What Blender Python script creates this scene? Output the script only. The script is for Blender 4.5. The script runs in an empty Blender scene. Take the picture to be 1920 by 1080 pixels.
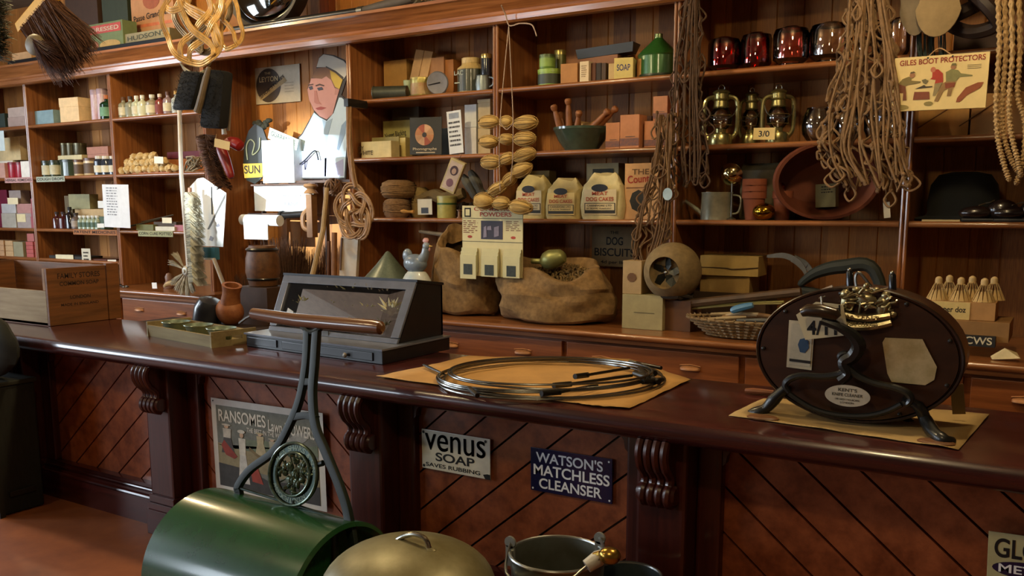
import bpy, bmesh, math, random
from mathutils import Vector, Matrix, Euler, Quaternion
PI = math.pi
R = random.Random(7)
S = bpy.context.scene
COL = S.collection

# ---------------------------------------------------------------- camera
EYE = Vector((0, 0, 1.64))
CX, CY, FL = 960.0, 644.0, 1692.0
AX = Vector((0.84797246, -0.07838401, 0.52421242))
AY = Vector((0.53003622, 0.12927577, -0.83806287))
AZ = Vector((-0.00207724, 0.9885058, 0.15116866))
ROT = Matrix((AX, AY, AZ))
cam = bpy.data.cameras.new('camera')
cam.sensor_width = 36.0
cam.lens = 36.0 * FL / 1920.0
cam.shift_y = 104.0 / 1920.0
cam.clip_start = 0.05
camo = bpy.data.objects.new('camera', cam)
COL.objects.link(camo)
camo.matrix_world = Matrix.Translation(EYE) @ ROT.to_4x4()
S.camera = camo

# ---------------------------------------------------------------- light and exposure
S.view_settings.view_transform = 'Standard'
S.view_settings.look = 'None'
S.view_settings.gamma = 1.0
S.view_settings.use_curve_mapping = False
S.view_settings.exposure = 0.0
w = bpy.data.worlds.new('world'); S.world = w; w.use_nodes = True
w.node_tree.nodes['Background'].inputs[0].default_value = (0.55, 0.6, 0.7, 1)
w.node_tree.nodes['Background'].inputs[1].default_value = 0.05

def area(name, loc, target, sx, sy, power, col):
    l = bpy.data.lights.new(name, 'AREA'); l.shape = 'RECTANGLE'; l.size = sx; l.size_y = sy
    l.energy = power; l.color = col
    o = bpy.data.objects.new(name, l); COL.objects.link(o); o.location = loc
    o.rotation_euler = (Vector(target) - Vector(loc)).to_track_quat('-Z', 'Y').to_euler()
    return o
COOL = (0.78, 0.89, 1.0); WARM = (1.0, 0.77, 0.43)
area('window_daylight', (-10.4, -0.8, 2.35), (-4.0, 1.6, 1.3), 2.1, 2.0, 260, COOL)
area('window_daylight', (-10.4, 2.4, 2.1), (-4.0, 2.6, 1.7), 1.5, 1.5, 130, COOL)
area('shop_window_daylight', (-8.0, -4.3, 1.9), (-3.6, 3.0, 1.0), 2.2, 1.5, 165, COOL)
def bulb(name, loc, power, r=0.09):
    l = bpy.data.lights.new(name, 'POINT'); l.energy = power; l.color = WARM; l.shadow_soft_size = r
    o = bpy.data.objects.new(name, l); COL.objects.link(o); o.location = loc; return o
bulb('bulb_or_fill', (-0.6, 3.3, 3.45), 95)
bulb('bulb_or_fill', (-3.6, 3.2, 3.45), 120)
bulb('bulb_or_fill', (-6.6, 3.9, 3.42), 110)
bulb('bulb_or_fill', (-0.9, 0.4, 3.3), 62)  # unseen front fill, added to warm the counter and shelf fronts
bulb('bulb_or_fill', (-4.4, 0.2, 3.3), 44)  # second added front fill, stands for no actual lamp
l = bpy.data.lights.new('sunbeam', 'SPOT'); l.energy = 15000; l.color = (0.80, 0.91, 1.0)
l.spot_size = math.radians(8.6); l.spot_blend = 0.75; l.shadow_soft_size = 0.03
so = bpy.data.objects.new('sunbeam', l); COL.objects.link(so); so.location = (-5.6, -3.9, 2.75)
so.rotation_euler = (Vector((-5.68, 5.65, 1.80)) - so.location).to_track_quat('-Z', 'Y').to_euler()

# ---------------------------------------------------------------- measuring helpers
def ray(px, py):
    return ROT @ Vector((px - CX, -(py - CY), -FL))
def P(px, py, Y):
    r = ray(px, py); return EYE + r * (Y / r.y)
def Q(px, py, z):
    r = ray(px, py); return EYE + r * ((z - EYE.z) / r.z)
def PL(px, py, p0, n):
    r = ray(px, py); n = Vector(n); t = (Vector(p0) - EYE).dot(n) / r.dot(n); return EYE + r * t

# ---------------------------------------------------------------- materials
def lin(h):
    h = h.lstrip('#'); o = []
    for i in (0, 2, 4):
        c = int(h[i:i+2], 16) / 255
        o.append(c / 12.92 if c <= .04045 else ((c + .055) / 1.055) ** 2.4)
    return o
MC = {}
def M(h, rough=.6, metal=0., var=.18, scale=14., bump=0., coat=0., stretch=(1, 1, 1), h2=None, sheen=0., emit=0):
    key = (h, rough, metal, var, scale, bump, coat, stretch, h2)
    if key in MC: return MC[key]
    m = bpy.data.materials.new('surface_' + h.strip('#')); m.use_nodes = True
    nt = m.node_tree; b = nt.nodes['Principled BSDF']
    b.inputs['Roughness'].default_value = rough; b.inputs['Metallic'].default_value = metal
    b.inputs['Coat Weight'].default_value = coat
    b.inputs['Coat Roughness'].default_value = .12
    c = lin(h); c2 = lin(h2) if h2 else [x * (1 - var) for x in c]
    c1 = c if h2 else [min(1, x * (1 + var)) for x in c]
    tc = nt.nodes.new('ShaderNodeTexCoord'); mp = nt.nodes.new('ShaderNodeMapping')
    mp.inputs['Scale'].default_value = [scale * s for s in stretch]
    no = nt.nodes.new('ShaderNodeTexNoise'); no.inputs['Scale'].default_value = 1.0
    no.inputs['Detail'].default_value = 5; no.inputs['Roughness'].default_value = .62
    rp = nt.nodes.new('ShaderNodeValToRGB')
    rp.color_ramp.elements[0].position = .32; rp.color_ramp.elements[1].position = .68
    rp.color_ramp.elements[0].color = (*c2, 1); rp.color_ramp.elements[1].color = (*c1, 1)
    L = nt.links.new
    L(tc.outputs['Object'], mp.inputs[0]); L(mp.outputs[0], no.inputs['Vector'])
    L(no.outputs['Fac'], rp.inputs[0]); L(rp.outputs[0], b.inputs['Base Color'])
    if bump:
        bp = nt.nodes.new('ShaderNodeBump'); bp.inputs['Strength'].default_value = bump
        bp.inputs['Distance'].default_value = .004
        L(no.outputs['Fac'], bp.inputs['Height']); L(bp.outputs[0], b.inputs['Normal'])
    MC[key] = m; return m
def WOOD(h, h2, axis='x', rough=.42, coat=.15, bump=.15, scale=38):
    st = {'x': (.06, 1, 1), 'y': (1, .06, 1), 'z': (1, 1, .06)}[axis]
    return M(h, rough=rough, h2=h2, scale=scale, bump=bump, coat=coat, stretch=st)
def GLASS(h, rough=.03, tint=1.0):
    key = ('g', h, rough)
    if key in MC: return MC[key]
    m = bpy.data.materials.new('glass_' + h.strip('#')); m.use_nodes = True
    b = m.node_tree.nodes['Principled BSDF']
    b.inputs['Base Color'].default_value = (*lin(h), 1); b.inputs['Roughness'].default_value = rough
    b.inputs['Transmission Weight'].default_value = 1.0; b.inputs['IOR'].default_value = 1.45
    MC[key] = m; return m
SHELFX = WOOD('#a2683a', '#70401c', 'x', rough=.34, coat=.45); SHELFZ = WOOD('#a06638', '#6e3f1e', 'z', rough=.34, coat=.45)
SHELFIN = WOOD('#7d3f1e', '#552510', 'z', rough=.5)
BOARD = WOOD('#a5612c', '#74401c', 'z', rough=.5, scale=30)
MAHOG = WOOD('#4c1d1a', '#2c100f', 'x', rough=.27, coat=.55, bump=.05)
MAHOGZ = WOOD('#4c1e16', '#31100c', 'z', rough=.34, coat=.3, bump=.08)
PANELW = M('#9c5530', h2='#6d3419', rough=.38, scale=16, coat=.2, stretch=(1, 1, 1), bump=.05)
CABW = WOOD('#98582c', '#733f1c', 'x', rough=.4)
BLACK = M('#15130f', .5); INK = M('#1a1512', .8); WHITE = M('#e9e6da', .75, var=.05); CREAM = M('#e2d3a4', .75, var=.08)
TAN = M('#b08a56', .8, var=.12); PAPER = M('#c29a55', .8, var=.1, scale=9); KRAFT = M('#b98d50', .82, var=.14, scale=5, bump=.3)
BRASS = M('#c9a44a', .28, 1., var=.15); STEEL = M('#9a9a92', .32, 1., var=.15); IRON = M('#1c1d1c', .38, .3, var=.2, coat=.3)
DKGREY = M('#3c3d38', .55); GREEN = M('#4c6a2a', .4, coat=.2); RED = M('#8e1d18', .5); ROPE = M('#a8865a', .85, var=.25, scale=60, bump=.6)
TERRA = M('#8d4c30', .75, var=.15, bump=.2); HESS = M('#927247', .95, h2='#6d5330', scale=24, bump=.9); TWIG = M('#4e3424', .85, var=.35, scale=50)
CANE = M('#c39a58', .42, var=.3, scale=40, stretch=(1, 1, .3), bump=.2, coat=.1)

# ---------------------------------------------------------------- mesh helpers
def cr(pts, n=6, closed=False):
    pts = [Vector(p) for p in pts]; out = []; N = len(pts)
    rng = range(N) if closed else range(N - 1)
    for i in rng:
        if closed: a, b, c, d = pts[i-1], pts[i], pts[(i+1) % N], pts[(i+2) % N]
        else: a, b, c, d = pts[max(i-1, 0)], pts[i], pts[i+1], pts[min(i+2, N-1)]
        for k in range(n):
            t = k / n
            out.append(.5 * ((2*b) + (c-a)*t + (2*a-5*b+4*c-d)*t*t + (3*b-a-3*c+d)*t**3))
    if not closed: out.append(pts[-1])
    return out
class MB:
    def __init__(s): s.v = []; s.f = []
    def add(s, vs, fs):
        o = len(s.v); s.v += [Vector(x) for x in vs]; s.f += [[i + o for i in f] for f in fs]; return s
    def box(s, x0, x1, y0, y1, z0, z1, m=None):
        vs = [Vector((x, y, z)) for x in (x0, x1) for y in (y0, y1) for z in (z0, z1)]
        if m is not None: vs = [m @ v for v in vs]
        return s.add(vs, [(0, 1, 3, 2), (4, 6, 7, 5), (0, 4, 5, 1), (2, 3, 7, 6), (0, 2, 6, 4), (1, 5, 7, 3)])
    def hexa(s, b, t):   # four bottom points, four top points, counter-clockwise
        return s.add(list(b) + list(t), [(3, 2, 1, 0), (4, 5, 6, 7), (0, 1, 5, 4), (1, 2, 6, 5), (2, 3, 7, 6), (3, 0, 4, 7)])
    def lathe(s, prof, n=24, c=(0, 0, 0), m=None, sx=1, sy=1):
        vs = []; fs = []; k = len(prof)
        for i in range(n):
            a = 2 * PI * i / n
            for r, z in prof:
                p = Vector((r * math.cos(a) * sx, r * math.sin(a) * sy, z))
                if m is not None: p = m @ p
                vs.append(p + Vector(c))
        for i in range(n):
            j = (i + 1) % n
            for q in range(k - 1):
                fs.append((i*k+q, j*k+q, j*k+q+1, i*k+q+1))
        if prof[0][0] > 1e-6: fs.append([i*k for i in range(n)][::-1])
        if prof[-1][0] > 1e-6: fs.append([i*k+k-1 for i in range(n)])
        return s.add(vs, fs)
    def cyl(s, a, b, r, r2=None, n=14):
        return s.tube([a, b], [r, r if r2 is None else r2], n)
    def tube(s, pts, r, n=7, closed=False):
        pts = [Vector(p) for p in pts]; N = len(pts); rs = r if isinstance(r, (list, tuple)) else [r] * N
        if N < 2: return s
        T = []
        for i in range(N):
            a = pts[i-1] if (i > 0 or closed) else pts[i]; b = pts[(i+1) % N] if (i < N-1 or closed) else pts[i]
            d = b - a; T.append(d.normalized() if d.length > 1e-9 else Vector((0, 0, 1)))
        u = T[0].orthogonal().normalized(); vs = []; fs = []
        for i in range(N):
            u = u - T[i] * u.dot(T[i])
            u = u.normalized() if u.length > 1e-6 else T[i].orthogonal().normalized()
            w_ = T[i].cross(u)
            for k in range(n):
                a = 2*PI*k/n; vs.append(pts[i] + (u*math.cos(a) + w_*math.sin(a)) * rs[i])
        for i in range(N if closed else N-1):
            j = (i+1) % N
            for k in range(n):
                l_ = (k+1) % n; fs.append((i*n+k, i*n+l_, j*n+l_, j*n+k))
        if not closed: fs.append(list(range(n))[::-1]); fs.append([(N-1)*n+k for k in range(n)])
        return s.add(vs, fs)
    def prism(s, poly, y0, y1, m=None):     # outline in x,z; thickness in y
        n = len(poly); vs = [Vector((x, y0, z)) for x, z in poly] + [Vector((x, y1, z)) for x, z in poly]
        if m is not None: vs = [m @ v for v in vs]
        return s.add(vs, [list(range(n)), [n + i for i in range(n)][::-1]] + [(i, n+i, n+(i+1) % n, (i+1) % n) for i in range(n)])
    def blob(s, c, rx, ry, rz, n=10, rings=7, jit=0., m=None):
        vs = []; fs = []
        vs.append(Vector((0, 0, rz)))
        for i in range(1, rings):
            t = PI * i / rings
            for k in range(n):
                a = 2*PI*k/n; j = 1 + R.uniform(-jit, jit)
                vs.append(Vector((rx*math.sin(t)*math.cos(a)*j, ry*math.sin(t)*math.sin(a)*j, rz*math.cos(t)*j)))
        vs.append(Vector((0, 0, -rz))); last = len(vs) - 1
        for k in range(n):
            fs.append((0, 1+k, 1+(k+1) % n)); fs.append((last, last-n+(k+1) % n, last-n+k))
        for i in range(rings-2):
            for k in range(n):
                a = 1+i*n+k; b = 1+i*n+(k+1) % n; fs.append((a, a+n, b+n, b))
        if m is not None: vs = [m @ v for v in vs]
        return s.add([v + Vector(c) for v in vs], fs)
    def build(s, name, mat, parent=None, smooth=True, bevel=0., sub=0):
        me = bpy.data.meshes.new(name); me.from_pydata([tuple(v) for v in s.v], [], s.f); me.update()
        bm = bmesh.new(); bm.from_mesh(me); bmesh.ops.recalc_face_normals(bm, faces=bm.faces[:])
        if bevel:
            bmesh.ops.bevel(bm, geom=bm.edges[:], offset=bevel, segments=2, affect='EDGES', profile=.6, clamp_overlap=True)
        for f in bm.faces: f.smooth = smooth
        for e in bm.edges:
            if len(e.link_faces) == 2 and e.calc_face_angle(0) > .6: e.smooth = False
        bm.to_mesh(me); bm.free(); me.materials.append(mat)
        o = bpy.data.objects.new(name, me); COL.objects.link(o)
        if parent is not None: o.parent = parent
        if sub:
            md = o.modifiers.new('smooth', 'SUBSURF'); md.levels = sub; md.render_levels = sub
        return o
def tag(o, label, cat, group=None, kind=None):
    if label: o['label'] = label
    if cat: o['category'] = cat
    if group: o['group'] = group
    if kind: o['kind'] = kind
    return o
def struct(o): o['kind'] = 'structure'; return o
def thing(name, label, cat, loc=(0, 0, 0), rz=0., group=None, rx=0., ry=0.):
    o = bpy.data.objects.new(name, None); COL.objects.link(o); o.location = loc; o.rotation_euler = (rx, ry, rz)
    o.empty_display_size = .05
    return tag(o, label, cat, group)
def dup(root, loc, rz=0., label=None, sc=None, rot=None):
    r = root.copy(); COL.objects.link(r); r.location = loc; r.rotation_euler = rot if rot else (0, 0, rz)
    if sc: r.scale = sc
    if label: r['label'] = label
    for ch in list(root.children):
        c = ch.copy(); COL.objects.link(c); c.parent = r
        for g in list(ch.children):
            d = g.copy(); COL.objects.link(d); d.parent = c
    return r
def lettering(text, parent, x, z, w_, h_, mat, y=-.0012, rot=0., name='lettering', bold=.016):
    cu = bpy.data.curves.new('t', 'FONT'); cu.body = text; cu.size = 1.0; cu.offset = bold
    to = bpy.data.objects.new('t', cu); COL.objects.link(to)
    bpy.context.view_layer.update()
    me = bpy.data.meshes.new_from_object(to.evaluated_get(bpy.context.evaluated_depsgraph_get()))
    bpy.data.objects.remove(to)
    xs = [v.co.x for v in me.vertices]; ys = [v.co.y for v in me.vertices]
    if not xs: return
    ax, bx, ay, by = min(xs), max(xs), min(ys), max(ys); c, s_ = math.cos(rot), math.sin(rot)
    for v in me.vertices:
        u = (v.co.x-ax)/(bx-ax)*w_; q = (v.co.y-ay)/max(by-ay, 1e-6)*h_
        v.co = (x + u*c - q*s_, y, z + u*s_ + q*c)
    me.name = name; me.materials.clear(); me.materials.append(mat)
    o = bpy.data.objects.new(name, me); COL.objects.link(o); o.parent = parent
    return o
def flat(parent, poly, mat, name, y=-.001, t=.0006):
    return MB().prism(poly, y - t, y).build(name, mat, parent, smooth=False)
def oval(cx, cz, a, b, n=24, a0=0, a1=2*PI):
    return [(cx + a*math.cos(a0+(a1-a0)*i/n), cz + b*math.sin(a0+(a1-a0)*i/n)) for i in range(n)]
def rect(x0, z0, x1, z1): return [(x0, z0), (x1, z0), (x1, z1), (x0, z1)]
def sign(name, label, cat, quad, Y, mat, th=.004, bevel=.0, dy=0.):   # quad = TL, TR, BR, BL in the photograph
    TL, TR, BR, BL = [P(x, y, Y) for x, y in quad]
    bot = (BR - BL + TR - TL) * .5; up = (TL - BL + TR - BR) * .5
    ang = math.atan2(bot.z, bot.x); w_ = bot.length; h_ = up.length
    cen = (TL + TR + BR + BL) * .25
    o = MB().box(0, w_, 0, th, 0, h_).build(name, mat, None, smooth=False, bevel=bevel)
    c = Vector((w_/2*math.cos(ang) - h_/2*math.sin(ang), 0, w_/2*math.sin(ang) + h_/2*math.cos(ang)))
    o.location = cen - c; o.location.y = Y + dy; o.rotation_euler = (0, -ang, 0)
    tag(o, label, cat); return o, w_, h_
def carton(name, label, cat, xl, xr, yt, Y, z0, mat, depth=.12, group=None, rz=0., h=None, lid=None, bevel=.002):
    a = P(xl, yt, Y); b = P(xr, yt, Y); h_ = h if h else (a.z + b.z)/2 - z0; w_ = abs(b.x - a.x)
    o = MB().box(-w_/2, w_/2, 0, depth, 0, h_ if not lid else h_*(1-lid)).build(name, mat, None, smooth=False, bevel=bevel)
    if lid: MB().box(-w_/2-.003, w_/2+.003, -.003, depth+.003, h_*(1-lid), h_).build('lid', mat, o, smooth=False, bevel=bevel)
    o.location = ((a.x+b.x)/2, Y, z0); o.rotation_euler = (0, 0, rz); tag(o, label, cat, group)
    o['w'] = 0; del o['w']; return o, w_, h_
def clip(poly, a, b, c):      # keep a*x+b*z <= c
    out = []; n = len(poly)
    for i in range(n):
        p, q = poly[i], poly[(i+1) % n]; dp = a*p[0]+b*p[1]-c; dq = a*q[0]+b*q[1]-c
        if dp <= 0: out.append(p)
        if (dp < 0 < dq) or (dq < 0 < dp):
            t = dp/(dp-dq); out.append((p[0]+(q[0]-p[0])*t, p[1]+(q[1]-p[1])*t))
    return out
def pile(fn, n): return [fn(i) for i in range(n)]

# ================================================================ the room
YB = 5.80; YS = 5.28
FLOORM = M('#95562e', .55, h2='#743f20', scale=3.2, bump=.05)
struct(MB().box(-10.6, 3.3, -4.5, 6.1, -.1, 0).build('floor', FLOORM, smooth=False))
struct(MB().box(-10.6, 3.3, -4.5, 6.1, 3.75, 3.85).build('ceiling', M('#6a5a48', .9), smooth=False))
def boards(x0, x1, z0, z1, y, w_, th=.02):
    mb = MB(); x = x0
    while x < x1 - .01:
        e = min(x + w_, x1); g = .006
        mb.add([(x, y+.006, z0), (x+g, y, z0), (e-g, y, z0), (e, y+.006, z0), (x, y+.006, z1), (x+g, y, z1), (e-g, y, z1), (e, y+.006, z1)],
               [(0, 1, 5, 4), (1, 2, 6, 5), (2, 3, 7, 6)])
        mb.add([(x, y+.02, z0), (e, y+.02, z0), (e, y+.02, z1), (x, y+.02, z1)], [(0, 1, 2, 3)])
        x = e
    return mb
def board_mat():
    m = bpy.data.materials.new('surface_matchboard'); m.use_nodes = True; nt = m.node_tree; b = nt.nodes['Principled BSDF']; L = nt.links.new
    b.inputs['Roughness'].default_value = .62
    tc = nt.nodes.new('ShaderNodeTexCoord'); sp = nt.nodes.new('ShaderNodeSeparateXYZ'); L(tc.outputs['Object'], sp.inputs[0])
    dv = nt.nodes.new('ShaderNodeMath'); dv.operation = 'DIVIDE'; dv.inputs[1].default_value = .165
    fl = nt.nodes.new('ShaderNodeMath'); fl.operation = 'FLOOR'; L(sp.outputs['X'], dv.inputs[0]); L(dv.outputs[0], fl.inputs[0])
    wn = nt.nodes.new('ShaderNodeTexWhiteNoise'); wn.noise_dimensions = '1D'; L(fl.outputs[0], wn.inputs['W'])
    mp = nt.nodes.new('ShaderNodeMapping'); mp.inputs['Scale'].default_value = (40, 40, 2.2); L(tc.outputs['Object'], mp.inputs[0])
    no = nt.nodes.new('ShaderNodeTexNoise'); no.inputs['Detail'].default_value = 6; L(mp.outputs[0], no.inputs['Vector'])
    ad = nt.nodes.new('ShaderNodeMath'); ad.operation = 'MULTIPLY_ADD'; ad.inputs[1].default_value = .5; L(wn.outputs['Value'], ad.inputs[0])
    hf = nt.nodes.new('ShaderNodeMath'); hf.operation = 'MULTIPLY'; hf.inputs[1].default_value = .6; L(no.outputs['Fac'], hf.inputs[0]); L(hf.outputs[0], ad.inputs[2])
    rp = nt.nodes.new('ShaderNodeValToRGB'); e = rp.color_ramp.elements; e[0].position = .25; e[1].position = .8
    e[0].color = (*lin('#78481c'), 1); e[1].color = (*lin('#c08038'), 1); L(ad.outputs[0], rp.inputs[0]); L(rp.outputs[0], b.inputs['Base Color'])
    return m
BMAT = board_mat()
struct(boards(-10.6, 3.3, 0, 3.75, YB, .165).build('wall_back', BMAT, smooth=False))
WALLM = M('#6d5a46', .9, var=.1, scale=3)
wl = MB(); wl.box(-10.7, -10.6, -4.5, 6.1, 0, 3.75); struct(wl.build('wall_left', WALLM, smooth=False))
struct(MB().box(3.3, 3.4, -4.5, 6.1, 0, 3.75).build('wall_right', WALLM, smooth=False))
struct(MB().box(-10.6, 3.3, -4.6, -4.5, 0, 3.75).build('wall_front', WALLM, smooth=False))

# cornice
ZC = 2.832
prof = [(YS-.03, ZC), (YS-.05, ZC+.012), (YS-.055, ZC+.045), (YS-.04, ZC+.06), (YS-.045, ZC+.075), (YS-.06, ZC+.09), (YS-.085, ZC+.115),
        (YS-.13, ZC+.15), (YS-.15, ZC+.158), (YS-.15, ZC+.178), (YB, ZC+.178), (YB, ZC+.15), (YS+.02, ZC+.15), (YS+.02, ZC)]
n = len(prof)
mb = MB().add([(-10.6, y, z) for y, z in prof] + [(3.3, y, z) for y, z in prof], [(i, (i+1) % n, n+(i+1) % n, n+i) for i in range(n)] + [list(range(n)), [n+i for i in range(n)][::-1]])
struct(mb.build('trim_1', SHELFX, smooth=False))

# ================================================================ wall shelving
ZR = [2.423, 1.996, 1.551]; ZL = [2.445, 1.935, 1.42]
def shelf_mesh(x0, x1, z):
    return MB().box(x0, x1, YS+.012, YB-.004, z-.032, z).tube([(x0, YS+.014, z-.016), (x1, YS+.014, z-.016)], .0162, 12)
def upright_mesh(x, z0):
    return MB().box(x-.022, x+.022, YS+.008, YB-.004, z0, ZC+.15).tube([(x-.012, YS+.008, z0), (x-.012, YS+.008, ZC)], .011, 8).tube([(x+.012, YS+.008, z0), (x+.012, YS+.008, ZC)], .011, 8)
XR = [-4.745, -3.43, -2.135, -.81, .52, 1.85]
sh = thing('shelving_unit', 'reddish wooden wall shelving with open bays right of the daylit alcove', 'shelving', (0, 0, 0))
for x in XR: upright_mesh(x, .902).build('upright', SHELFZ, sh)
for i in range(5):
    for z in ZR: shelf_mesh(XR[i]+.024, XR[i+1]-.024, z).build('shelf', SHELFX, sh)
XL = [-10.35, -9.03, P(205, 220, YS).x + .02, P(390, 380, YS).x]
sl = thing('shelving_unit', 'reddish wooden shelving with open bays left of the daylit alcove', 'shelving', (0, 0, 0))
for x in XL: upright_mesh(x, .902).build('upright', SHELFZ, sl)
for i in range(3):
    for z in ZL: shelf_mesh(XL[i]+.024, XL[i+1]-.024, z).build('shelf', SHELFX, sl)
    if i < 2: shelf_mesh(XL[i]+.024, XL[i+1]-.024, 1.12).build('shelf', SHELFX, sl)

# ================================================================ drawer cabinets below the shelving
def cup_pull(x, z, y, par):
    mb = MB(); n = 12; vs = []; fs = []
    for i in range(n+1):
        a = PI * i / n
        for j in range(5):
            t = j / 4 * PI / 2
            vs.append((x - .06*math.cos(a), y - .03*math.sin(a)*math.cos(t) - .001, z + .024*math.sin(t)*(.4+.6*math.sin(a)) - .004))
    for i in range(n):
        for j in range(4): fs.append((i*5+j, (i+1)*5+j, (i+1)*5+j+1, i*5+j+1))
    mb.add(vs, fs); mb.tube([(x-.062, y-.002, z+.018), (x, y-.003, z+.026), (x+.062, y-.002, z+.018)], .0045, 6)
    return mb.build('handle', M('#a87348', .45, .25), par)
def cabinet(x0, x1, yf, label, drawers, yl):
    c = thing('drawer_cabinet', label, 'cabinet', (0, 0, 0))
    MB().box(x0, x1, yf+.03, YB-.01, .03, .862).build('body', CABW, c, smooth=False)
    MB().box(x0-.02, x1, yl+.02, YB-.006, .862, .9).tube([(x0-.02, yl+.02, .881), (x1, yl+.02, .881)], .019, 12).build('worktop', SHELFX, c)
    MB().box(x0, x1, yl+.035, yf+.03, .835, .862).box(x0, x1, yf+.005, yf+.03, .44, .47).build('moulding', SHELFX, c, smooth=False)
    for a, b in drawers:
        for z0, z1 in ((.585, .815), (.34, .565)):
            d = MB().box(a, b, yf+.006, yf+.03, z0, z1).build('drawer', CABW, c, smooth=False, bevel=.004)
            wd = b - a
            for q in ((.22, .74) if wd > .7 else (.5,)):
                cup_pull(a + wd*q, (z0+z1)/2+.02, yf+.006, d)
    return c
dw = [(-3.72 + i*1.11, -3.72 + i*1.11 + 1.075) for i in range(5)]
cabinet(-4.9, 1.9, 4.80, 'long brown wooden drawer cabinet under the right-hand shelving, with oval cup handles', [(-4.86, -3.76)] + dw, 4.745)
XE = P(383, 553, 5.0).x
cabinet(-10.4, XE, 5.04, 'brown wooden drawer cabinet under the left-hand shelving, ending at the broom alcove', [(XE-.04-1.14*(i+1), XE-.04-1.14*i-.035) for i in range(3)], 4.985)

# ================================================================ the shop counter
YN = 2.665; ZT = .95
ct = thing('shop_counter', 'long dark mahogany shop counter with a rounded edge, diagonal boarded front and scrolled brackets', 'counter', (0, 0, 0))
mb = MB(); prof = [(3.41, ZT), (YN+.03, ZT), (YN+.012, ZT-.005), (YN+.002, ZT-.018), (YN-.002, ZT-.036), (YN+.003, ZT-.055), (YN+.018, ZT-.072), (YN+.036, ZT-.079), (3.41, ZT-.079)]
n = len(prof)
mb.add([(-8.2, y, z) for y, z in prof] + [(2.6, y, z) for y, z in prof], [(i, (i+1) % n, n+(i+1) % n, n+i) for i in range(n)] + [list(range(n)), [n+i for i in range(n)][::-1]])
mb.build('counter_top', MAHOG, ct)
MB().box(-8.1, 2.5, 2.94, 3.36, .02, .871).build('carcass', MAHOG, ct, smooth=False)
MB().box(-8.1, 2.5, 2.80, 2.94, .856, .871).build('frieze', MAHOG, ct, smooth=False)
mb = MB().box(-8.1, 2.5, 2.82, 2.94, 0, .135).box(-8.1, 2.5, 2.84, 2.94, .135, .165).box(-8.1, 2.5, 2.86, 2.94, .165, .2)
mb.tube([(-8.1, 2.835, .14), (2.5, 2.835, .14)], .012, 8); mb.tube([(-8.1, 2.858, .172), (2.5, 2.858, .172)], .009, 8)
mb.build('plinth', MAHOG, ct, smooth=False)
PILX = [-3.79 - 1.27*2, -3.79 - 1.27, -3.79, -2.45, -1.135, .14, 1.41]
def corbel(x, par):
    mb = MB(); w2 = .062; side = [(2.79, .871), (2.69, .871), (2.676, .85), (2.674, .82), (2.69, .785), (2.715, .762), (2.732, .738), (2.727, .712), (2.712, .70), (2.706, .675), (2.72, .655), (2.745, .645), (2.79, .64)]
    n = len(side)
    mb.add([(x-w2+.01, y+.012, z) for y, z in side] + [(x+w2-.01, y+.012, z) for y, z in side], [(i, (i+1) % n, n+(i+1) % n, n+i) for i in range(n)] + [list(range(n)), [n+i for i in range(n)][::-1]])
    for k in range(4):
        xx = x - w2 + .018 + k*(2*w2-.036)/3
        mb.tube(cr([(xx, y, z) for y, z in side[1:-1]], 3), .0155, 8)
    for k in range(5):
        xx = x - w2*.9 + k*w2*1.8/4
        mb.lathe([(0, -.012), (.03, -.012), (.036, 0), (.03, .012), (0, .012)], 16, (xx, 2.737, .683), Matrix.Rotation(PI/2, 3, 'Y'))
    mb.build('corbel', MAHOGZ, par)
for x in PILX:
    MB().box(x-.09, x+.09, 2.76, 2.94, .2, .871).build('pilaster', MAHOGZ, ct, smooth=False, bevel=.012)
    MB().box(x-.105, x+.105, 2.735, 2.95, 0, .13).box(x-.1, x+.1, 2.742, 2.95, .13, .165).box(x-.095, x+.095, 2.75, 2.95, .165, .205).build('pilaster_base', MAHOG, ct, smooth=False, bevel=.004)
    corbel(x, ct)
for i in range(len(PILX)-1):
    a, b = PILX[i]+.09, PILX[i+1]-.09
    for s0, s1 in ((a, a+.085), (b-.085, b)):
        MB().box(s0, s1, 2.865, 2.94, .2, .86).build('stile', MAHOGZ, ct, smooth=False, bevel=.01)
    x0, x1, z0, z1 = a+.085, b-.085, .2, .858; mb = MB(); up = (i % 2 == 1)
    s_ = 1 if up else -1; nx, nz = -s_*math.sin(math.radians(40)), math.cos(math.radians(40)); wb = .125
    ds = [nx*x+nz*z for x in (x0, x1) for z in (z0, z1)]; d = min(ds)
    while d < max(ds):
        pg = [(x0, z0), (x1, z0), (x1, z1), (x0, z1)]
        pg = clip(pg, nx, nz, d+wb-.004)
        if len(pg) > 2: pg = clip(pg, -nx, -nz, -(d+.004))
        if len(pg) > 2: mb.prism(pg, 2.905, 2.93)
        d += wb
    mb.build('panel', PANELW, ct, smooth=False)
    for cx_, sx_ in ((x0, 1), (x1, -1)):      # shaped corner pieces at the top of each bay
        MB().prism([(cx_, .857), (cx_+sx_*.06, .857), (cx_+sx_*.045, .845), (cx_+sx_*.015, .81), (cx_+sx_*.01, .78), (cx_, .77)], 2.87, 2.93).build('corner_bracket', MAHOGZ, ct, smooth=False)

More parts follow.
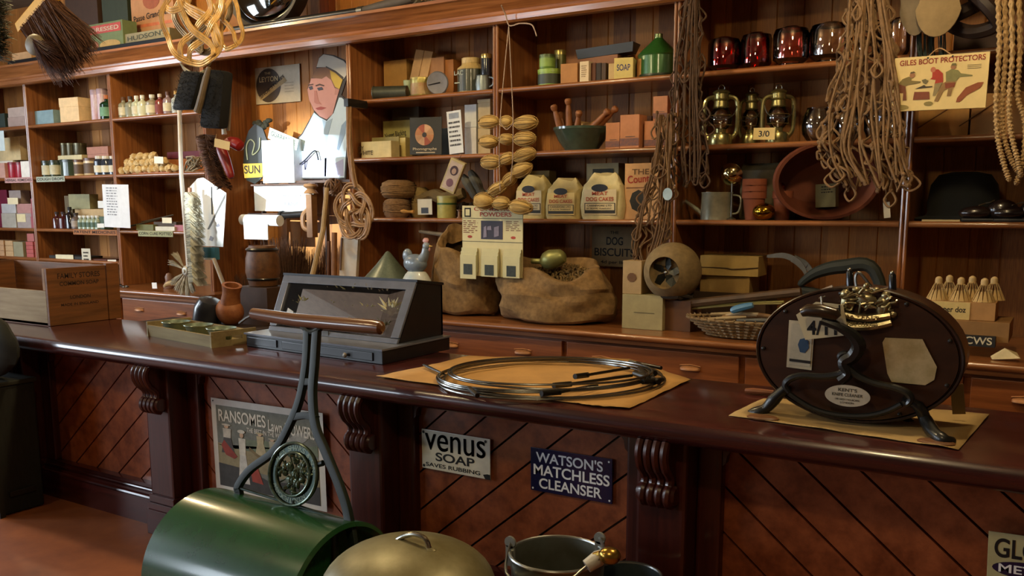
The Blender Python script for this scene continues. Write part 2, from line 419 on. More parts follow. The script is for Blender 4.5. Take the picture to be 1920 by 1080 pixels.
# ================================================================ signs on the counter front
YP = 2.893
INKB = M('#141414', .5, var=.02); SIGNW = M('#e8e6d8', .3, var=.1, scale=12, coat=.4); NAVY = M('#17183e', .25, var=.1, coat=.5); LETW = M('#f0f2f2', .4, var=.03)
o, w_, h_ = sign('enamel_sign', 'white enamel sign reading VENUS SOAP on the counter front', 'sign', [(791, 803), (920, 825), (918, 899), (791, 877)], YP, SIGNW, bevel=.0015)
lettering('venus', o, w_*.05, h_*.5, w_*.88, h_*.42, INKB, bold=0.); lettering('venus', o, w_*.056, h_*.505, w_*.88, h_*.42, INKB, bold=0.)
lettering('SOAP', o, w_*.21, h_*.24, w_*.57, h_*.22, INKB, bold=.02); lettering('SAVES RUBBING', o, w_*.06, h_*.07, w_*.8, h_*.1, INKB)
for u, v in ((.03, .93), (.94, .93), (.03, .07), (.95, .06)): flat(o, oval(w_*u, h_*v, .006, .006, 10), INKB, 'screw_hole')
flat(o, [(w_*.93, 0), (w_, 0), (w_, h_*.12), (w_*.96, h_*.13), (w_*.9, h_*.1)], INKB, 'chipped_corner', -.0005)
o, w_, h_ = sign('enamel_sign', "dark blue enamel sign reading WATSON'S MATCHLESS CLEANSER on the counter front", 'sign', [(995, 838), (1148, 861), (1148, 946), (995, 918)], YP, NAVY, bevel=.0015)
lettering("WATSON'S", o, w_*.07, h_*.68, w_*.82, h_*.24, LETW, bold=.018); lettering('MATCHLESS', o, w_*.04, h_*.38, w_*.93, h_*.25, LETW, bold=.018); lettering('CLEANSER', o, w_*.11, h_*.08, w_*.77, h_*.24, LETW, bold=.018)
for u, v in ((.96, .93), (.97, .07), (.03, .06)): flat(o, oval(w_*u, h_*v, .004, .004, 8), LETW, 'screw')
o, w_, h_ = sign('enamel_sign', 'cream enamel METAL POLISH sign low on the counter front, cut by the picture edge', 'sign', [(1851, 995), (2010, 1018), (2010, 1142), (1851, 1115)], YP-.035, M('#b9b486', .35, var=.1, coat=.4), bevel=.0015)
lettering('GLOBE', o, w_*.08, h_*.62, w_*.85, h_*.3, INKB, bold=.02)
flat(o, oval(w_*.5, h_*.46, w_*.44, h_*.13), NAVY, 'oval_band'); lettering('METAL', o, w_*.14, h_*.4, w_*.7, h_*.13, LETW, y=-.003); lettering('POLISH', o, w_*.08, h_*.06, w_*.85, h_*.24, INKB)
# mower poster
o, w_, h_ = sign('poster', 'old picture poster reading RANSOMES LAWN MOWERS pinned to the counter front behind the roller', 'poster', [(398, 743), (607, 778), (611, 957), (403, 917)], YP-.012, M('#d2cfc4', .7, var=.06), th=.0015)
def fl(poly, h, nm, y): return flat(o, [(w_*a, h_*b) for a, b in poly], M(h, .8, var=.2, scale=25), nm, y)
fl(rect(.045, .05, .95, .93), '#71746a', 'picture_ground', -.0004)
fl([(.045, .3), (.95, .22), (.95, .52), (.6, .56), (.3, .5), (.045, .52)], '#8f8462', 'lawn', -.0010)
fl([(.045, .05), (.95, .05), (.95, .24), (.5, .2), (.3, .28), (.045, .3)], '#3e3d3a', 'dark_lawn', -.0016)
fl([(.045, .5), (.2, .48), (.3, .6), (.5, .62), (.7, .58), (.95, .66), (.95, .55), (.6, .5), (.3, .48)], '#6f7a63', 'hedge', -.0016)
fl([(.68, .66), (.78, .62), (.86, .7), (.9, .78), (.78, .76)], '#9a9a92', 'cloud', -.0018)
def fig(cx_, z0, hh, c1, c2, nm, lean=0, wid=1.):
    fl([(cx_-.05*wid, z0), (cx_+.055*wid, z0), (cx_+.03*wid+lean, z0+hh*.55), (cx_-.025*wid+lean, z0+hh*.55)], c2, nm + '_skirt', -.0022)
    fl([(cx_-.028*wid+lean, z0+hh*.53), (cx_+.03*wid+lean, z0+hh*.53), (cx_+.035*wid+lean, z0+hh*.84), (cx_-.03*wid+lean, z0+hh*.84)], c1, nm + '_blouse', -.0028)
    fl(oval(cx_+lean, z0+hh*.9, .018*wid, hh*.055, 12), '#c9a88a', nm + '_face', -.0034)
    fl(oval(cx_+lean, z0+hh*.965, .036*wid, hh*.035, 12), c1, nm + '_hat', -.004)
fig(.28, .12, .58, '#c9c5b4', '#c2c1b6', 'lady')
fig(.14, .42, .32, '#bfb9a9', '#4a4642', 'seated_lady', wid=1.2)
fl([(.08, .5), (.11, .56), (.2, .44), (.23, .4), (.2, .37), (.12, .4)], '#8e3a2c', 'red_seat', -.0024); fig(.45, .46, .24, '#b9ab86', '#b5a884', 'distant_lady'); fig(.56, .46, .2, '#aaa590', '#a39a7c', 'far_lady')
fl([(.34, .5), (.46, .4), (.47, .42), (.35, .53)], '#7a6a48', 'mower_handle', -.003); fl([(.36, .16), (.46, .15), (.4, .38), (.34, .34)], '#9c4232', 'mower_box', -.003)
LETP = M('#d6d2c4', .8, var=.02)
lettering('RANSOMES', o, w_*.07, h_*.76, w_*.44, h_*.13, LETP, -.003); lettering('Lawn MOWERS', o, w_*.53, h_*.735, w_*.4, h_*.12, LETP, -.003, rot=-.03); lettering('THE BEST IN THE WORLD', o, w_*.33, h_*.685, w_*.38, h_*.05, LETP, -.003, rot=-.02)
for u, v in ((.02, .97), (.97, .96)): flat(o, oval(w_*u, h_*v, .004, .004, 8), INKB, 'drawing_pin')

# ================================================================ small goods builders
def spot(xl, xr, yt, Y, z0):
    a = P(xl, yt, Y); b = P(xr, yt, Y); return (a.x+b.x)/2, abs(b.x-a.x), (a.z+b.z)/2 - z0
def bottle(label, xl, xr, yt, Y, z0, mat, cap, group=None, cat='bottle', name='bottle', band=None, neck=.36, sh=.62):
    x, w_, h = spot(xl, xr, yt, Y, z0); r = w_/2
    o = MB().lathe([(0, 0), (r*.92, 0), (r, h*.02), (r, h*sh), (r*.85, h*(sh+.06)), (r*neck, h*(sh+.14)), (r*neck, h*.9), (0, h*.9)], 14).build(name, mat)
    o.location = (x, Y + r, z0); tag(o, label, cat, group)
    MB().lathe([(0, h*.84), (r*neck*1.25, h*.84), (r*neck*1.25, h*.99), (r*neck*1.0, h), (0, h)], 10).build('stopper', cap, o)
    if band: MB().lathe([(r*1.02, h*.14), (r*1.02, h*.5)], 14).build('paper_label', band, o)
    return o
def tin(label, xl, xr, yt, Y, z0, mat, lid=None, band=None, group=None, cat='tin', name='tin', lh=.16, over=1.03):
    x, w_, h = spot(xl, xr, yt, Y, z0); r = w_/2
    o = MB().lathe([(0, 0), (r*.98, 0), (r, h*.02), (r, h*(1-lh)), (0, h*(1-lh))], 22).build(name, mat)
    o.location = (x, Y + r, z0); tag(o, label, cat, group)
    MB().lathe([(0, h*(1-lh)), (r*over, h*(1-lh)), (r*over, h*.985), (r*(over-.05), h), (0, h)], 22).build('lid', lid or mat, o)
    if band: MB().lathe([(r*1.012, h*.12), (r*1.012, h*.7)], 22).build('paper_label', band, o)
    return o
def boxlet(label, xl, xr, yt, Y, z0, col, depth=.12, group=None, rz=0, lid=None, name='carton', cat='box', h=None, txt=None, tcol=INK):
    o, w_, h_ = carton(name, label, cat, xl, xr, yt, Y, z0, M(col, .7, var=.12) if isinstance(col, str) else col, depth, group, rz, h, lid)
    if txt:
        for k, (t, u, v, du, dv) in enumerate(txt): lettering(t, o, -w_/2+w_*u, h_*v, w_*du, h_*dv, tcol, -.0045)
    return o, w_, h_
def card(name, label, cat, quad, Y, col, th=.002, lean=0.):
    o, w_, h_ = sign(name, label, cat, quad, Y, M(col, .75, var=.05) if isinstance(col, str) else col, th)
    if lean: o.rotation_euler.x = lean
    return o, w_, h_
def strip(label, x0, x1, y, zf, col, txt):
    a = P(x0, y, YS-.012); b = P(x1, y, YS-.012)
    o = MB().box(0, b.x-a.x, 0, .003, 0, .052).build('shelf_label', M(col, .8, var=.1)); o.location = (a.x, YS-.0065, zf-.05); tag(o, label, 'label')
    lettering(txt, o, .03*(b.x-a.x), .014, .94*(b.x-a.x), .026, INK, -.001)
def scribble(o, w_, h_, rows, x0=.1, x1=.9, z0=.1, z1=.9, mat=INK, y=-.0012, seed=1):
    rr = random.Random(seed); mb = MB()
    for i in range(rows):
        z = h_*(z1 - (z1-z0)*i/rows); x = w_*x0; e = w_*(x1 - rr.uniform(0, .25)*(x1-x0))
        while x < e:
            l_ = w_*rr.uniform(.03, .12); hh = h_*(z1-z0)/rows*.42
            mb.prism(rect(x, z-hh, min(x+l_, e), z), y-.0004, y); x += l_ + w_*.03
    return mb.build('lettering', mat, o, smooth=False)

# ================================================================ left shelving goods
zA, zB, zC_ = ZL
# --- bay at the picture's left edge
boxlet('grey-pink cardboard box on the top left shelf, lower of two', 14, 50, 219, 5.38, zA, '#a58f86', .2)
z1 = P(30, 219, 5.38).z
boxlet('grey-pink cardboard box on the top left shelf, stacked on another', 14, 50, 201, 5.385, z1, '#b4a096', .2, name='carton')
boxlet('dark green tin box at the left edge on the top left shelf', -10, 8, 213, 5.37, zA, '#27352e', .15)
o, w_, h_ = boxlet('open cream cardboard box with a folded flap beside a white card', -30, 36, 259, 5.47, zB+.19, '#d9c393', .2)
boxlet('large white box supporting the open cream box', -30, 24, 303, 5.46, zB, '#e6dfce', .22, h=.188)
card('price_card', 'pale blue card hanging at the left edge above the white box', 'card', [(-16, 243), (5, 243), (11, 282), (-16, 284)], 5.3, '#cfe0e2')
for i, (a, b) in enumerate([(9, 22), (22, 36)]): tin(['crimson tin against the pink box', 'crimson tin against the white box'][i] + ' on the second left shelf', a, b, 304, 5.33, zB, M('#a01a30', .35, coat=.3), M('#7b1526', .4))
boxlet('small white box beside the crimson tins', 38, 60, 302, 5.31, zB, '#ece6da', .12)
boxlet('small pink box at the left edge beside the crimson tins', -14, 8, 306, 5.31, zB, '#c79a8c', .12)
strip('pink printed shelf label under the crimson tins', 8, 60, 338, zB-.005, '#c99c98', 'HERBAL REMEDIES')
for i, (a, b, yt, yb, c, nm) in enumerate([(2, 29, 400, 424, '#a9a497', 'sage grey carton, lower left of the block of four'), (31, 59, 400, 424, '#a39590', 'grey carton with a cream tag, lower right of the block of four'),
        (2, 29, 382, 400, '#b3b3b4', 'pale grey carton, upper left of the block of four'), (31, 59, 382, 400, '#b4837c', 'dusty pink carton, upper right of the block of four')]):
    z = zC_ if yb > 410 else P(30, 400, 5.35).z + .001
    o, w_, h_ = boxlet(nm, a, b, yt, 5.35, z, c, .16)
    if i == 1: flat(o, rect(-w_*.48, h_*.4, w_*.1, h_*.95), CREAM, 'price_tag', -.003)
z2 = P(30, 382, 5.35).z + .002
o, w_, h_ = boxlet('small grey carton on top of the block of four', 16, 38, 357, 5.38, z2, '#9e8f88', .1)
card('price_card', 'cream price card leaning on the small grey carton', 'card', [(14, 371), (34, 371), (33, 383), (14, 383)], 5.34, '#e9dcb4')
boxlet('crimson carton behind the small grey carton', 38, 50, 358, 5.45, z2, '#6e1420', .1)
boxlet('magenta carton at the left edge of the third left shelf', -12, 12, 356, 5.52, zC_, '#7d1838', .1)
zz = zC_
for k in range(3):
    y0 = [406, 389, 372][k]; h = P(62, y0, 5.34).z - zz - .002
    boxlet(['pink carton at the bottom of three', 'pink carton in the middle of three', 'pink carton at the top of three'][k] + ' beside the grey block of four', 57, 70, y0, 5.34, zz, '#a4565c', .14, h=h); zz += h + .001
ZD = 1.12
for cix, (a, b, ytop, n, c) in enumerate([(-14, 6, 450, 3, '#c19a72'), (9, 23, 451, 3, '#c6a376'), (24, 42, 453, 1, '#958f72'), (48, 61, 453, 4, '#b65a55'), (64, 77, 453, 4, '#b3544f')]):
    zt = P((a+b)/2, ytop, 5.33).z; hh = (zt - ZD)/n
    for k in range(n):
        lb = {0: 'tan packet in the stack at the left edge', 1: 'tan packet stacked beside the sage green box', 2: 'sage green box among packets', 3: 'pink packet of the left pink stack', 4: 'pink packet of the right pink stack'}[cix]
        pos = '' if n == 1 else ', ' + (['lowest', 'second from bottom', 'second from top', 'topmost'] if n == 4 else ['lowest', 'middle one', 'topmost'])[k]
        boxlet(lb + ' on the bottom left shelf' + pos, a, b, ytop, 5.33 + R.uniform(0, .012), ZD + k*hh, c, .13, h=hh-.002)
boxlet('pink packet standing above the left pink stack', 50, 63, 438, 5.36, P(55, 453, 5.33).z+.001, '#c07068', .1)

# --- middle left bay
o, w_, h_ = boxlet('blue-grey cardboard box on the top shelf, left of the lidded cream box', 63, 99, 207, 5.36, zA, '#7f9aa0', .14)
boxlet('cream cardboard box with a lid on the top left shelf', 113, 143, 183, 5.37, zA, '#e7c795', .2, rz=.12, lid=.36)
for i in range(2): tin(['pink and white striped tall tin behind the green bottle, left one', 'pink and white striped tall tin behind the green bottle, right one'][i], 164+12*i, 176+12*i, 168-2*i, 5.42, zA, M('#b98a94', .4, h2='#d8cfd2', scale=30, stretch=(1, 1, .3)), M('#a8909a', .4))
bottle('green bottle with an orange stopper on the top left shelf', 179, 196, 177, 5.34, zA, GLASS('#4f9a70', .1), M('#b5652d', .5), band=M('#6d9a78', .7))
bottle('tall brown bottle beside the shelf post, behind the green bottle', 190, 202, 170, 5.45, zA, M('#8d6238', .3, coat=.3), M('#6a4426', .5))
o, w_, h_ = boxlet('low cream carton behind the front row of jars', 108, 153, 291, 5.50, zB, '#d7c99b', .12)
zt = zB + h_
for i, (a, b) in enumerate([(109, 119), (120, 130), (132, 146)]):
    tin('dark olive tin on the low cream carton, ' + ['left', 'middle', 'right-hand wider'][i] + ' of three', a, b, 268, 5.51, zt+.001, M('#55503a', .35, .4), M('#6b6448', .35, .5))
o, w_, h_ = boxlet('pink lidded box with a pleated side behind the blue bottles', 163, 202, 275, 5.50, zB, '#b07a66', .12, lid=.25)
for i, (a, b) in enumerate([(72, 85), (87, 100), (102, 129)]):
    tin(['dark green glass jar, first in the front row on the second shelf', 'dark green glass jar, second in the front row on the second shelf', 'wide dark green tin in the front row on the second shelf'][i], a, b, 301-i, 5.33, zB, M('#33402c', .25, coat=.5), M('#2a3225', .3), M('#c9c3a2', .7) if i < 2 else None)
for i, (a, b) in enumerate([(132, 146), (148, 169)]):
    tin(['narrow cream and brown jar left of the wide one', 'wide cream and brown jar right of the narrow one'][i] + ' in the front row', a, b, 299-3*i, 5.33, zB, M('#cdb485', .35, coat=.3), M('#5b3a20', .4), M('#5a4226', .6))
for i, (a, b) in enumerate([(170, 183), (184, 196), (198, 210)]):
    bottle('dark blue bottle with a white label on the second left shelf, ' + ['left', 'middle', 'right'][i] + ' of three', a, b, 292, 5.33, zB, M('#2c3442', .15, coat=.6), M('#d8d4c8', .5), band=M('#dcd6bf', .7), neck=.6, sh=.72)
strip('sage green printed shelf label under the dark green jars', 67, 120, 335, zB-.004, '#a9b09c', 'COUGH DROPS')
o, w_, h_ = boxlet('plain tan carton supporting the open printed cartons', 140, 194, 392, 5.46, zC_, '#bfa070', .14)
boxlet('olive printed carton tilted on top of the tan carton', 133, 162, 364, 5.45, zC_+h_+.001, '#92906a', .12, rz=.25)
boxlet('brown printed carton behind the tilted olive carton', 120, 134, 367, 5.5, zC_, '#6d5c3d', .1)
card('price_card', 'white price tag standing on the tan carton', 'card', [(184, 377), (196, 377), (194, 390), (183, 390)], 5.455, '#efeee6')
for i, (a, b, yt) in enumerate([(93, 103, 397), (104, 115, 397)]): bottle('dark red medicine bottle on the third left shelf, ' + ['left' ,'right'][i] + ' of the pair', a, b, yt, 5.33, zC_, M('#4b2020', .15, coat=.6), M('#2c1512', .5), sh=.6)
bottle('tall nearly black bottle between red and grey bottles', 117, 127, 388, 5.33, zC_, M('#221d20', .12, coat=.7), BLACK)
bottle('short grey labelled bottle beside the tall black one', 128, 139, 399, 5.33, zC_, M('#6d5f58', .4), M('#33241c', .5), band=M('#a89a8c', .7))
for i in range(5):
    bottle('little clear bottle with pale green labels on the third left shelf', 142+8*i, 149+8*i, 404, 5.33, zC_, M('#a9b8a4', .25, coat=.5), M('#e6e8e2', .5), 'little clear bottles on the third left shelf', band=M('#5c7466', .7), neck=.6)
boxlet('dark green carton behind the hanging price list', 178, 194, 406, 5.36, zC_, '#4c5f4e', .1)
card('price_card', 'small white ticket in front of the dark green carton', 'card', [(182, 419), (195, 419), (195, 427), (182, 427)], 5.31, '#efece2')
strip('orange-brown printed shelf label beneath the little clear bottles', 136, 218, 433, zC_-.002, '#a2673a', 'PATENT MEDICINES')
o, w_, h_ = card('price_list', 'large white handwritten price list hanging on a string from the shelf post', 'card', [(194, 345), (241, 347), (244, 427), (193, 426)], 5.245, '#e9ecee')
scribble(o, w_, h_, 11, .15, .6, .25, .93, M('#8d9298', .8)); MB().tube([(w_*.3, 0, h_), (w_*.45, .02, h_+.05), (w_*.6, 0, h_)], .0015, 5).build('string', ROPE, o)
z = ZD
o, w_, h_ = boxlet('black flat box with a price card on the bottom left shelf', 92, 158, 480, 5.34, ZD, '#26251f', .2)
card('price_card', 'cream price card propped on the black flat box', 'card', [(106, 478), (139, 479), (136, 490), (103, 489)], 5.33, '#e2d8b0')
o2, w2, h2 = card('price_card', 'printed card leaning behind the black flat box', 'card', [(159, 470), (175, 470), (165, 494), (148, 493)], 5.32, '#cfc8b0'); scribble(o2, w2, h2, 3, .2, .8, .2, .8)
boxlet('reddish brown flat box right of the black one on the bottom shelf', 164, 200, 486, 5.34, ZD, '#5c2f20', .16)
card('price_card', 'small white card at the right end of the bottom left shelf', 'card', [(202, 487), (218, 487), (218, 499), (202, 499)], 5.31, '#e6dfc8')

# --- right-hand left bay
for i, (x, c, c2, cap) in enumerate([(222, '#8f8d76', 'grey-green', '#5a3a22'), (235, '#8d8f7c', 'dull green', '#3f2e20'), (247, '#b9bfa6', 'pale', '#cfd0c6'), (258, '#c9ccb2', 'cream', '#d6d6cc'), (274, '#9a917a', 'wide olive', '#caccc0'), (291, '#7c3a34', 'dark red', '#c7bcae'), (306, '#8c7a80', 'mauve', '#4e2a1c'), (322, '#a9b0ae', 'clear', '#c9a050')]):
    wd = 6.2 if i != 4 else 8
    bottle(c2 + ' medicine bottle on the shelf behind the black brush, ' + ['first', 'second', 'third', 'fourth', 'fifth', 'sixth', 'seventh', 'eighth'][i] + ' from left', x-wd, x+wd, 181-i*1.2-(3 if i > 5 else 0), 5.33, zA, M(c, .25, coat=.5), M(cap, .5), band=M(c, .7, var=.02) if i % 2 else M('#cfc9ae', .7))
SPONGE = M('#e0cc9c', .95, var=.2, scale=40, bump=.8, h2='#b8955c')
pp = MB().box(-.26, .26, 0, .2, 0, .006).build('paper_sheet', M('#c67f68', .8)); pp.location = (P(280, 324, 5.3).x, 5.31, zB); tag(pp, 'pink paper sheet under the heap of natural sponges', 'paper')
ns = 0
for row, (n_, y0, z0) in enumerate([(10, 5.335, zB+.036), (8, 5.43, zB+.045), (8, 5.37, zB+.096), (6, 5.45, zB+.115), (4, 5.4, zB+.15)]):
    for i in range(n_):
        px_ = 222 + (112 - row*16) * (i+.5)/n_ + row*6
        r = R.uniform(.034, .044); ns += 1
        o = MB().blob((0, 0, 0), r*1.15, r, r*.9, 12, 8, .16).build('sponge', SPONGE)
        o.location = (P(px_, 310, y0).x, y0, z0+R.uniform(-.004, .006)); o.rotation_euler = (R.uniform(0, 3), R.uniform(0, 3), 0)
        tag(o, 'pale yellow natural sponge in the heap on the pink paper', 'sponge', 'natural sponges in a heap on the shelf')
card('price_card', 'white price card stuck in the sponge heap', 'card', [(289, 293), (306, 294), (306, 307), (289, 306)], 5.29, '#f0ede0')
o = MB()
for k in range(26):
    a = R.uniform(0, PI); x0, z0 = R.uniform(-.09, .09), R.uniform(.02, .1)
    o.tube(cr([(x0+.06*math.cos(a+t)*R.uniform(.6, 1.1), R.uniform(-.05, .05), max(.008, z0+.045*math.sin(a*2+t))) for t in (0, 1.2, 2.4, 3.6, 4.8)], 4), .0055, 5)
o = o.build('cord_hank', M('#a59a84', .9, var=.2)); o.location = (P(364, 305, 5.38).x, 5.38, zB); tag(o, 'tangled hank of grey cord beside the sponges, behind the white pole', 'rope')
boxlet('dark crimson flat box lying behind the sponges', 312, 392, 268, 5.55, zB+.14, '#5e1220', .12, h=.06)
boxlet('tan carton under the dark crimson box', 312, 388, 288, 5.56, zB, '#a8652f', .14, h=.139)
# tool clutter on third shelf
def rod(name, label, cat, pts, r, mat, group=None, n=8):
    c = Vector(pts[0]); o = MB().tube([Vector(p)-c for p in pts], r, n).build(name, mat); o.location = c; return tag(o, label, cat, group)
rod('metal_file', 'long thin steel file lying across the third shelf near the alcove', 'tool', [P(265, 416, 5.36), P(325, 403, 5.5)], [.004, .007], STEEL)
rod('wooden_ruler', 'dark rod lying on the third shelf beside the price list', 'tool', [P(244, 424, 5.34) , P(300, 411, 5.6)], .008, DKGREY)
o, w_, h_ = boxlet('dark shallow tray of instruments with a cream card', 288, 330, 416, 5.36, zC_, '#4a3a2a', .16)
card('price_card', 'cream card standing in the shallow instrument tray', 'card', [(304, 408), (322, 408), (322, 419), (304, 418)], 5.35, '#efe6c8')
boxlet('low white box on the third shelf edge near the white pole', 291, 327, 425, 5.3, zC_, '#e2dcc6', .05)
boxlet('low green box on the third shelf beside the low white box', 255, 287, 421, 5.32, zC_, '#6a6a3a', .08)
boxlet('small pink box on the third shelf behind the white pole', 327, 343, 422, 5.32, zC_, '#b4707a', .08)
bottle('small brown bottle standing among tools on the third shelf', 250, 259, 388, 5.5, zC_, M('#6d4a30', .3), M('#c8b088', .6))
strip('sage green shelf label in capitals beneath the shelf of tools', 258, 323, 437, zC_-.003, '#a6a67c', 'CORN CURE POTTED')
# ledge clutter left
for i, (x, y, l_, c) in enumerate([(240, 531, 14, '#5a564e'), (256, 530, 10, '#3d3a36'), (272, 532, 14, '#4d4a45'), (292, 533, 10, '#66625a')]):
    p = Q(x, y, .905); mb = MB()
    mb.tube(cr([(.05*math.cos(t)*1.2, .03*math.sin(t), 0) for t in [k*PI/4 for k in range(8)]], 3, True), .005, 6, True); mb.tube([(.05, 0, 0), (.15, .02, 0)], .006, 6)
    o = mb.build('snaffle_bit', M(c, .35, .8)); o.location = (p.x, 5.1+.05*(i % 2), .908); o.rotation_euler = (0, 0, i*.9)
    tag(o, ['dark ring-ended iron tool by the crate', 'blackened ring-ended iron tool second from the crate', 'grey ring-ended iron tool third from the crate', 'pale ring-ended iron tool nearest the white brush'][i] + ' on the cabinet top', 'tool')
card('price_card', 'small white ticket among the iron tools on the left cabinet', 'card', [(285, 530), (294, 530), (294, 541), (285, 541)], 5.06, '#f2f0ea')
o = MB().tube(cr([(0, 0, .02), (.06, 0, .05), (.14, .02, .055), (.24, .02, .03)], 5), [.008+.016*math.sin(i/15*PI) for i in range(16)], 8).build('wooden_scoop', M('#b79c68', .6)); o.location = (P(300, 528, 5.16).x, 5.2, .905); tag(o, 'pale wooden scoop lying on the left cabinet', 'scoop')
o = MB().lathe([(0, 0), (.05, 0), (.055, .02), (.03, .06), (.035, .1), (.02, .13), (0, .14)], 14).build('china_ornament', M('#8a6a5a', .4)); o.location = (P(312, 505, 5.3).x, 5.32, .902); tag(o, 'small brown stoppered jar standing left of the white brush', 'jar')

# ================================================================ middle shelving, top shelf
rA, rB, rC = ZR; LED = .901
o = MB().cyl((-.13, 0, .048), (.13, 0, .048), .047, n=22); o.tube([(-.13+.0*k, .046*math.cos(k*PI/9), .048+.046*math.sin(k*PI/9)) for k in range(18)], .006, 6, True)
o = o.build('metal_canister', M('#4a4d42', .45, .4)); p = P(722, 165, 5.36); o.location = (p.x+.02, 5.4, rA+.003); o.rotation_euler = (0, 0, .35); tag(o, 'dark grey metal cylinder lying on its side at the left of the top shelf', 'canister')
tin('pale green round tin behind the brass-coloured printed tin', 753, 766, 150, 5.5, rA, M('#9fae8a', .4), group=None)
tin('brass-coloured printed tin with a red mark on the top shelf', 760, 796, 144, 5.34, rA, M('#a89a58', .3, .6), M('#b9a866', .28, .8), M('#a89466', .4, .2, h2='#8f5a30', scale=18), lh=.1)
o, w_, h_ = boxlet('folded tan paper parcel lying behind the grey cylinder', 719, 762, 113, 5.62, rA, '#a47a3c', .12)
o, w_, h_ = boxlet('upright brown paper parcel leaning on the folded tan one', 758, 790, 92, 5.56, rA, '#b08a5a', .05); o.rotation_euler = (-.12, .2, 0); MB().box(-.003, .003, -.003, .052, 0, h_).build('paper_fold', M('#8e6a40', .8), o)
boxlet('pale brown carton standing behind the grey disc', 794, 832, 108, 5.6, rA, '#96683e', .1)
boxlet('orange-brown carton between the disc and the stone jar', 830, 850, 112, 5.62, rA, '#9b6128', .1)
o = MB().lathe([(0, 0), (.078, 0), (.082, .004), (.075, .012), (.02, .006), (0, .008)], 28, m=Matrix.Rotation(PI/2, 3, 'X')).build('saucepan_lid', M('#76757a', .5, .4)); p = P(824, 151, 5.38); o.location = (p.x, 5.36, rA+.082); o.rotation_euler = (.1, 0, .3); o.scale = (1.0, 1, 1)
MB().tube([(-.07, -.012, -.012), (.02, -.012, .004)], [.003, .004], 6).build('needle', BLACK, o); tag(o, 'grey round metal dial with a dark pointer standing on edge', 'dial')
x, w_, h = spot(846, 891, 106, 5.36, rA)
o = MB().lathe([(0, 0), (.96, 0), (1, .02), (1, .66), (0, .66)], 26).build('stone_jar', M('#34382a', .3, coat=.5)); o.scale = (w_/2, w_/2, h); o.location = (x, 5.36+w_/2, rA); tag(o, 'large dark jar with a cream shoulder and lid on the top shelf', 'jar')
MB().lathe([(.98, .66), (1.01, .68), (.98, .71), (.72, .8), (.66, .84), (.68, .86), (.68, .99), (.64, 1), (0, 1)], 26).build('lid', M('#b39a64', .5), o)
MB().lathe([(1.005, .02), (1.02, .03), (1.005, .05)], 26).build('band', M('#b9ac80', .5), o)
lettering('LAC', o, -.75, .5, .75, .12, M('#9aa392', .6), y=-1.02); MB().box(-.8, -.1, -.93, -.8, .28, .31).build('stripe', M('#9aa392', .6), o)
tin('dark blue glass lamp with a bright metal top beside the shelf post', 897, 915, 100, 5.38, rA, M('#1d2430', .1, coat=.8), M('#b8a870', .2, .9), lh=.12)
o = MB().lathe([(0, 0), (.05, 0), (.053, .05), (.045, .1), (.048, .105), (0, .105)], 18).tube(cr([(.05, 0, .09), (.085, 0, .08), (.08, 0, .04), (.05, 0, .025)], 4), .006, 6).build('metal_mug', M('#7c8688', .4, .6)); p = P(906, 160, 5.36); o.location = (p.x, 5.36, rA); tag(o, 'grey metal mug in front of the blue glass lamp', 'mug')
# second bay top shelf
o = tin('wide light green printed tin, lower of the stacked pair', 1000, 1041, 128, 5.34, rA, M('#7fa03a', .35, coat=.4), M('#86a544', .35), M('#2b3424', .5), lh=.22)
z = P(1020, 127, 5.35).z
tin('small round green tin standing on the wide green one', 1006, 1032, 101, 5.36, z, M('#5f7d34', .35, coat=.4), M('#4c5a38', .4, .4), M('#7d9a46', .5), lh=.2)
tin('tall dark olive tin with a metal cap behind the green tins', 1036, 1055, 93, 5.5, rA, M('#5b5a2c', .35, .3), M('#9a8c50', .3, .7), lh=.12)
boxlet('tan block standing right of the green tins', 1052, 1082, 119, 5.35, rA, '#a8743c', .1, rz=.1)
o, w_, h_ = boxlet('small cream printed carton between the tan block and dark books', 1087, 1104, 115, 5.33, rA, '#d3bf9a', .06); scribble(o, w_, h_, 6, -.3, .3, .2, .8, M('#8a7050', .8))
for i, (a, b, c) in enumerate([(1108, 1117, '#5b3420'), (1118, 1127, '#2c2018'), (1128, 1136, '#46321e')]): boxlet(['reddish brown', 'nearly black', 'dark tan'][i] + ' book standing on the second bay top shelf', a, b, 118, 5.36, rA, c, .11, name='book', cat='book')
boxlet('pinkish long carton lying under the black tray', 1066, 1158, 106, 5.56, rA, '#86593a', .1)
o = MB().hexa([(-.2, 0, 0), (.2, 0, 0), (.17, .12, 0), (-.17, .12, 0)], [(-.21, -.01, .06), (.21, -.01, .06), (.2, .13, .06), (-.2, .13, .06)]).build('black_tray', M('#1f201c', .4), smooth=False); p = P(1128, 104, 5.55); o.location = (p.x+.02, 5.555, p.z); o.rotation_euler = (0, -.04, 0); tag(o, 'black japanned tray resting on the long pinkish carton', 'tray')
o, w_, h_ = boxlet('cream and yellow soap box with blue letters lying on the top shelf', 1153, 1186, 108, 5.34, rA, '#d0bd72', .14, rz=.25); lettering('SOAP', o, -w_*.35, h_*.4, w_*.7, h_*.3, M('#3a3f6a', .7))
boxlet('small tan block left of the yellow soap box', 1141, 1152, 119, 5.35, rA, '#b89a64', .08)
boxlet('thin tan block right of the yellow soap box', 1195, 1206, 110, 5.4, rA, '#a8763a', .08)
x, w_, h = spot(1183, 1257, 57, 5.36, rA)
o = MB().lathe([(0, 0), (1, 0), (1, .05), (.97, .06), (.97, .5), (1, .53), (.95, .57), (.2, .9), (.2, .92), (0, .92)], 30).build('oil_can', M('#2c5a24', .3, .2, coat=.6)); o.scale = (w_/2, w_/2*.9, h); o.location = (x, 5.36+w_/2, rA); tag(o, 'green metal oil can with a conical top near the shelf post', 'can')
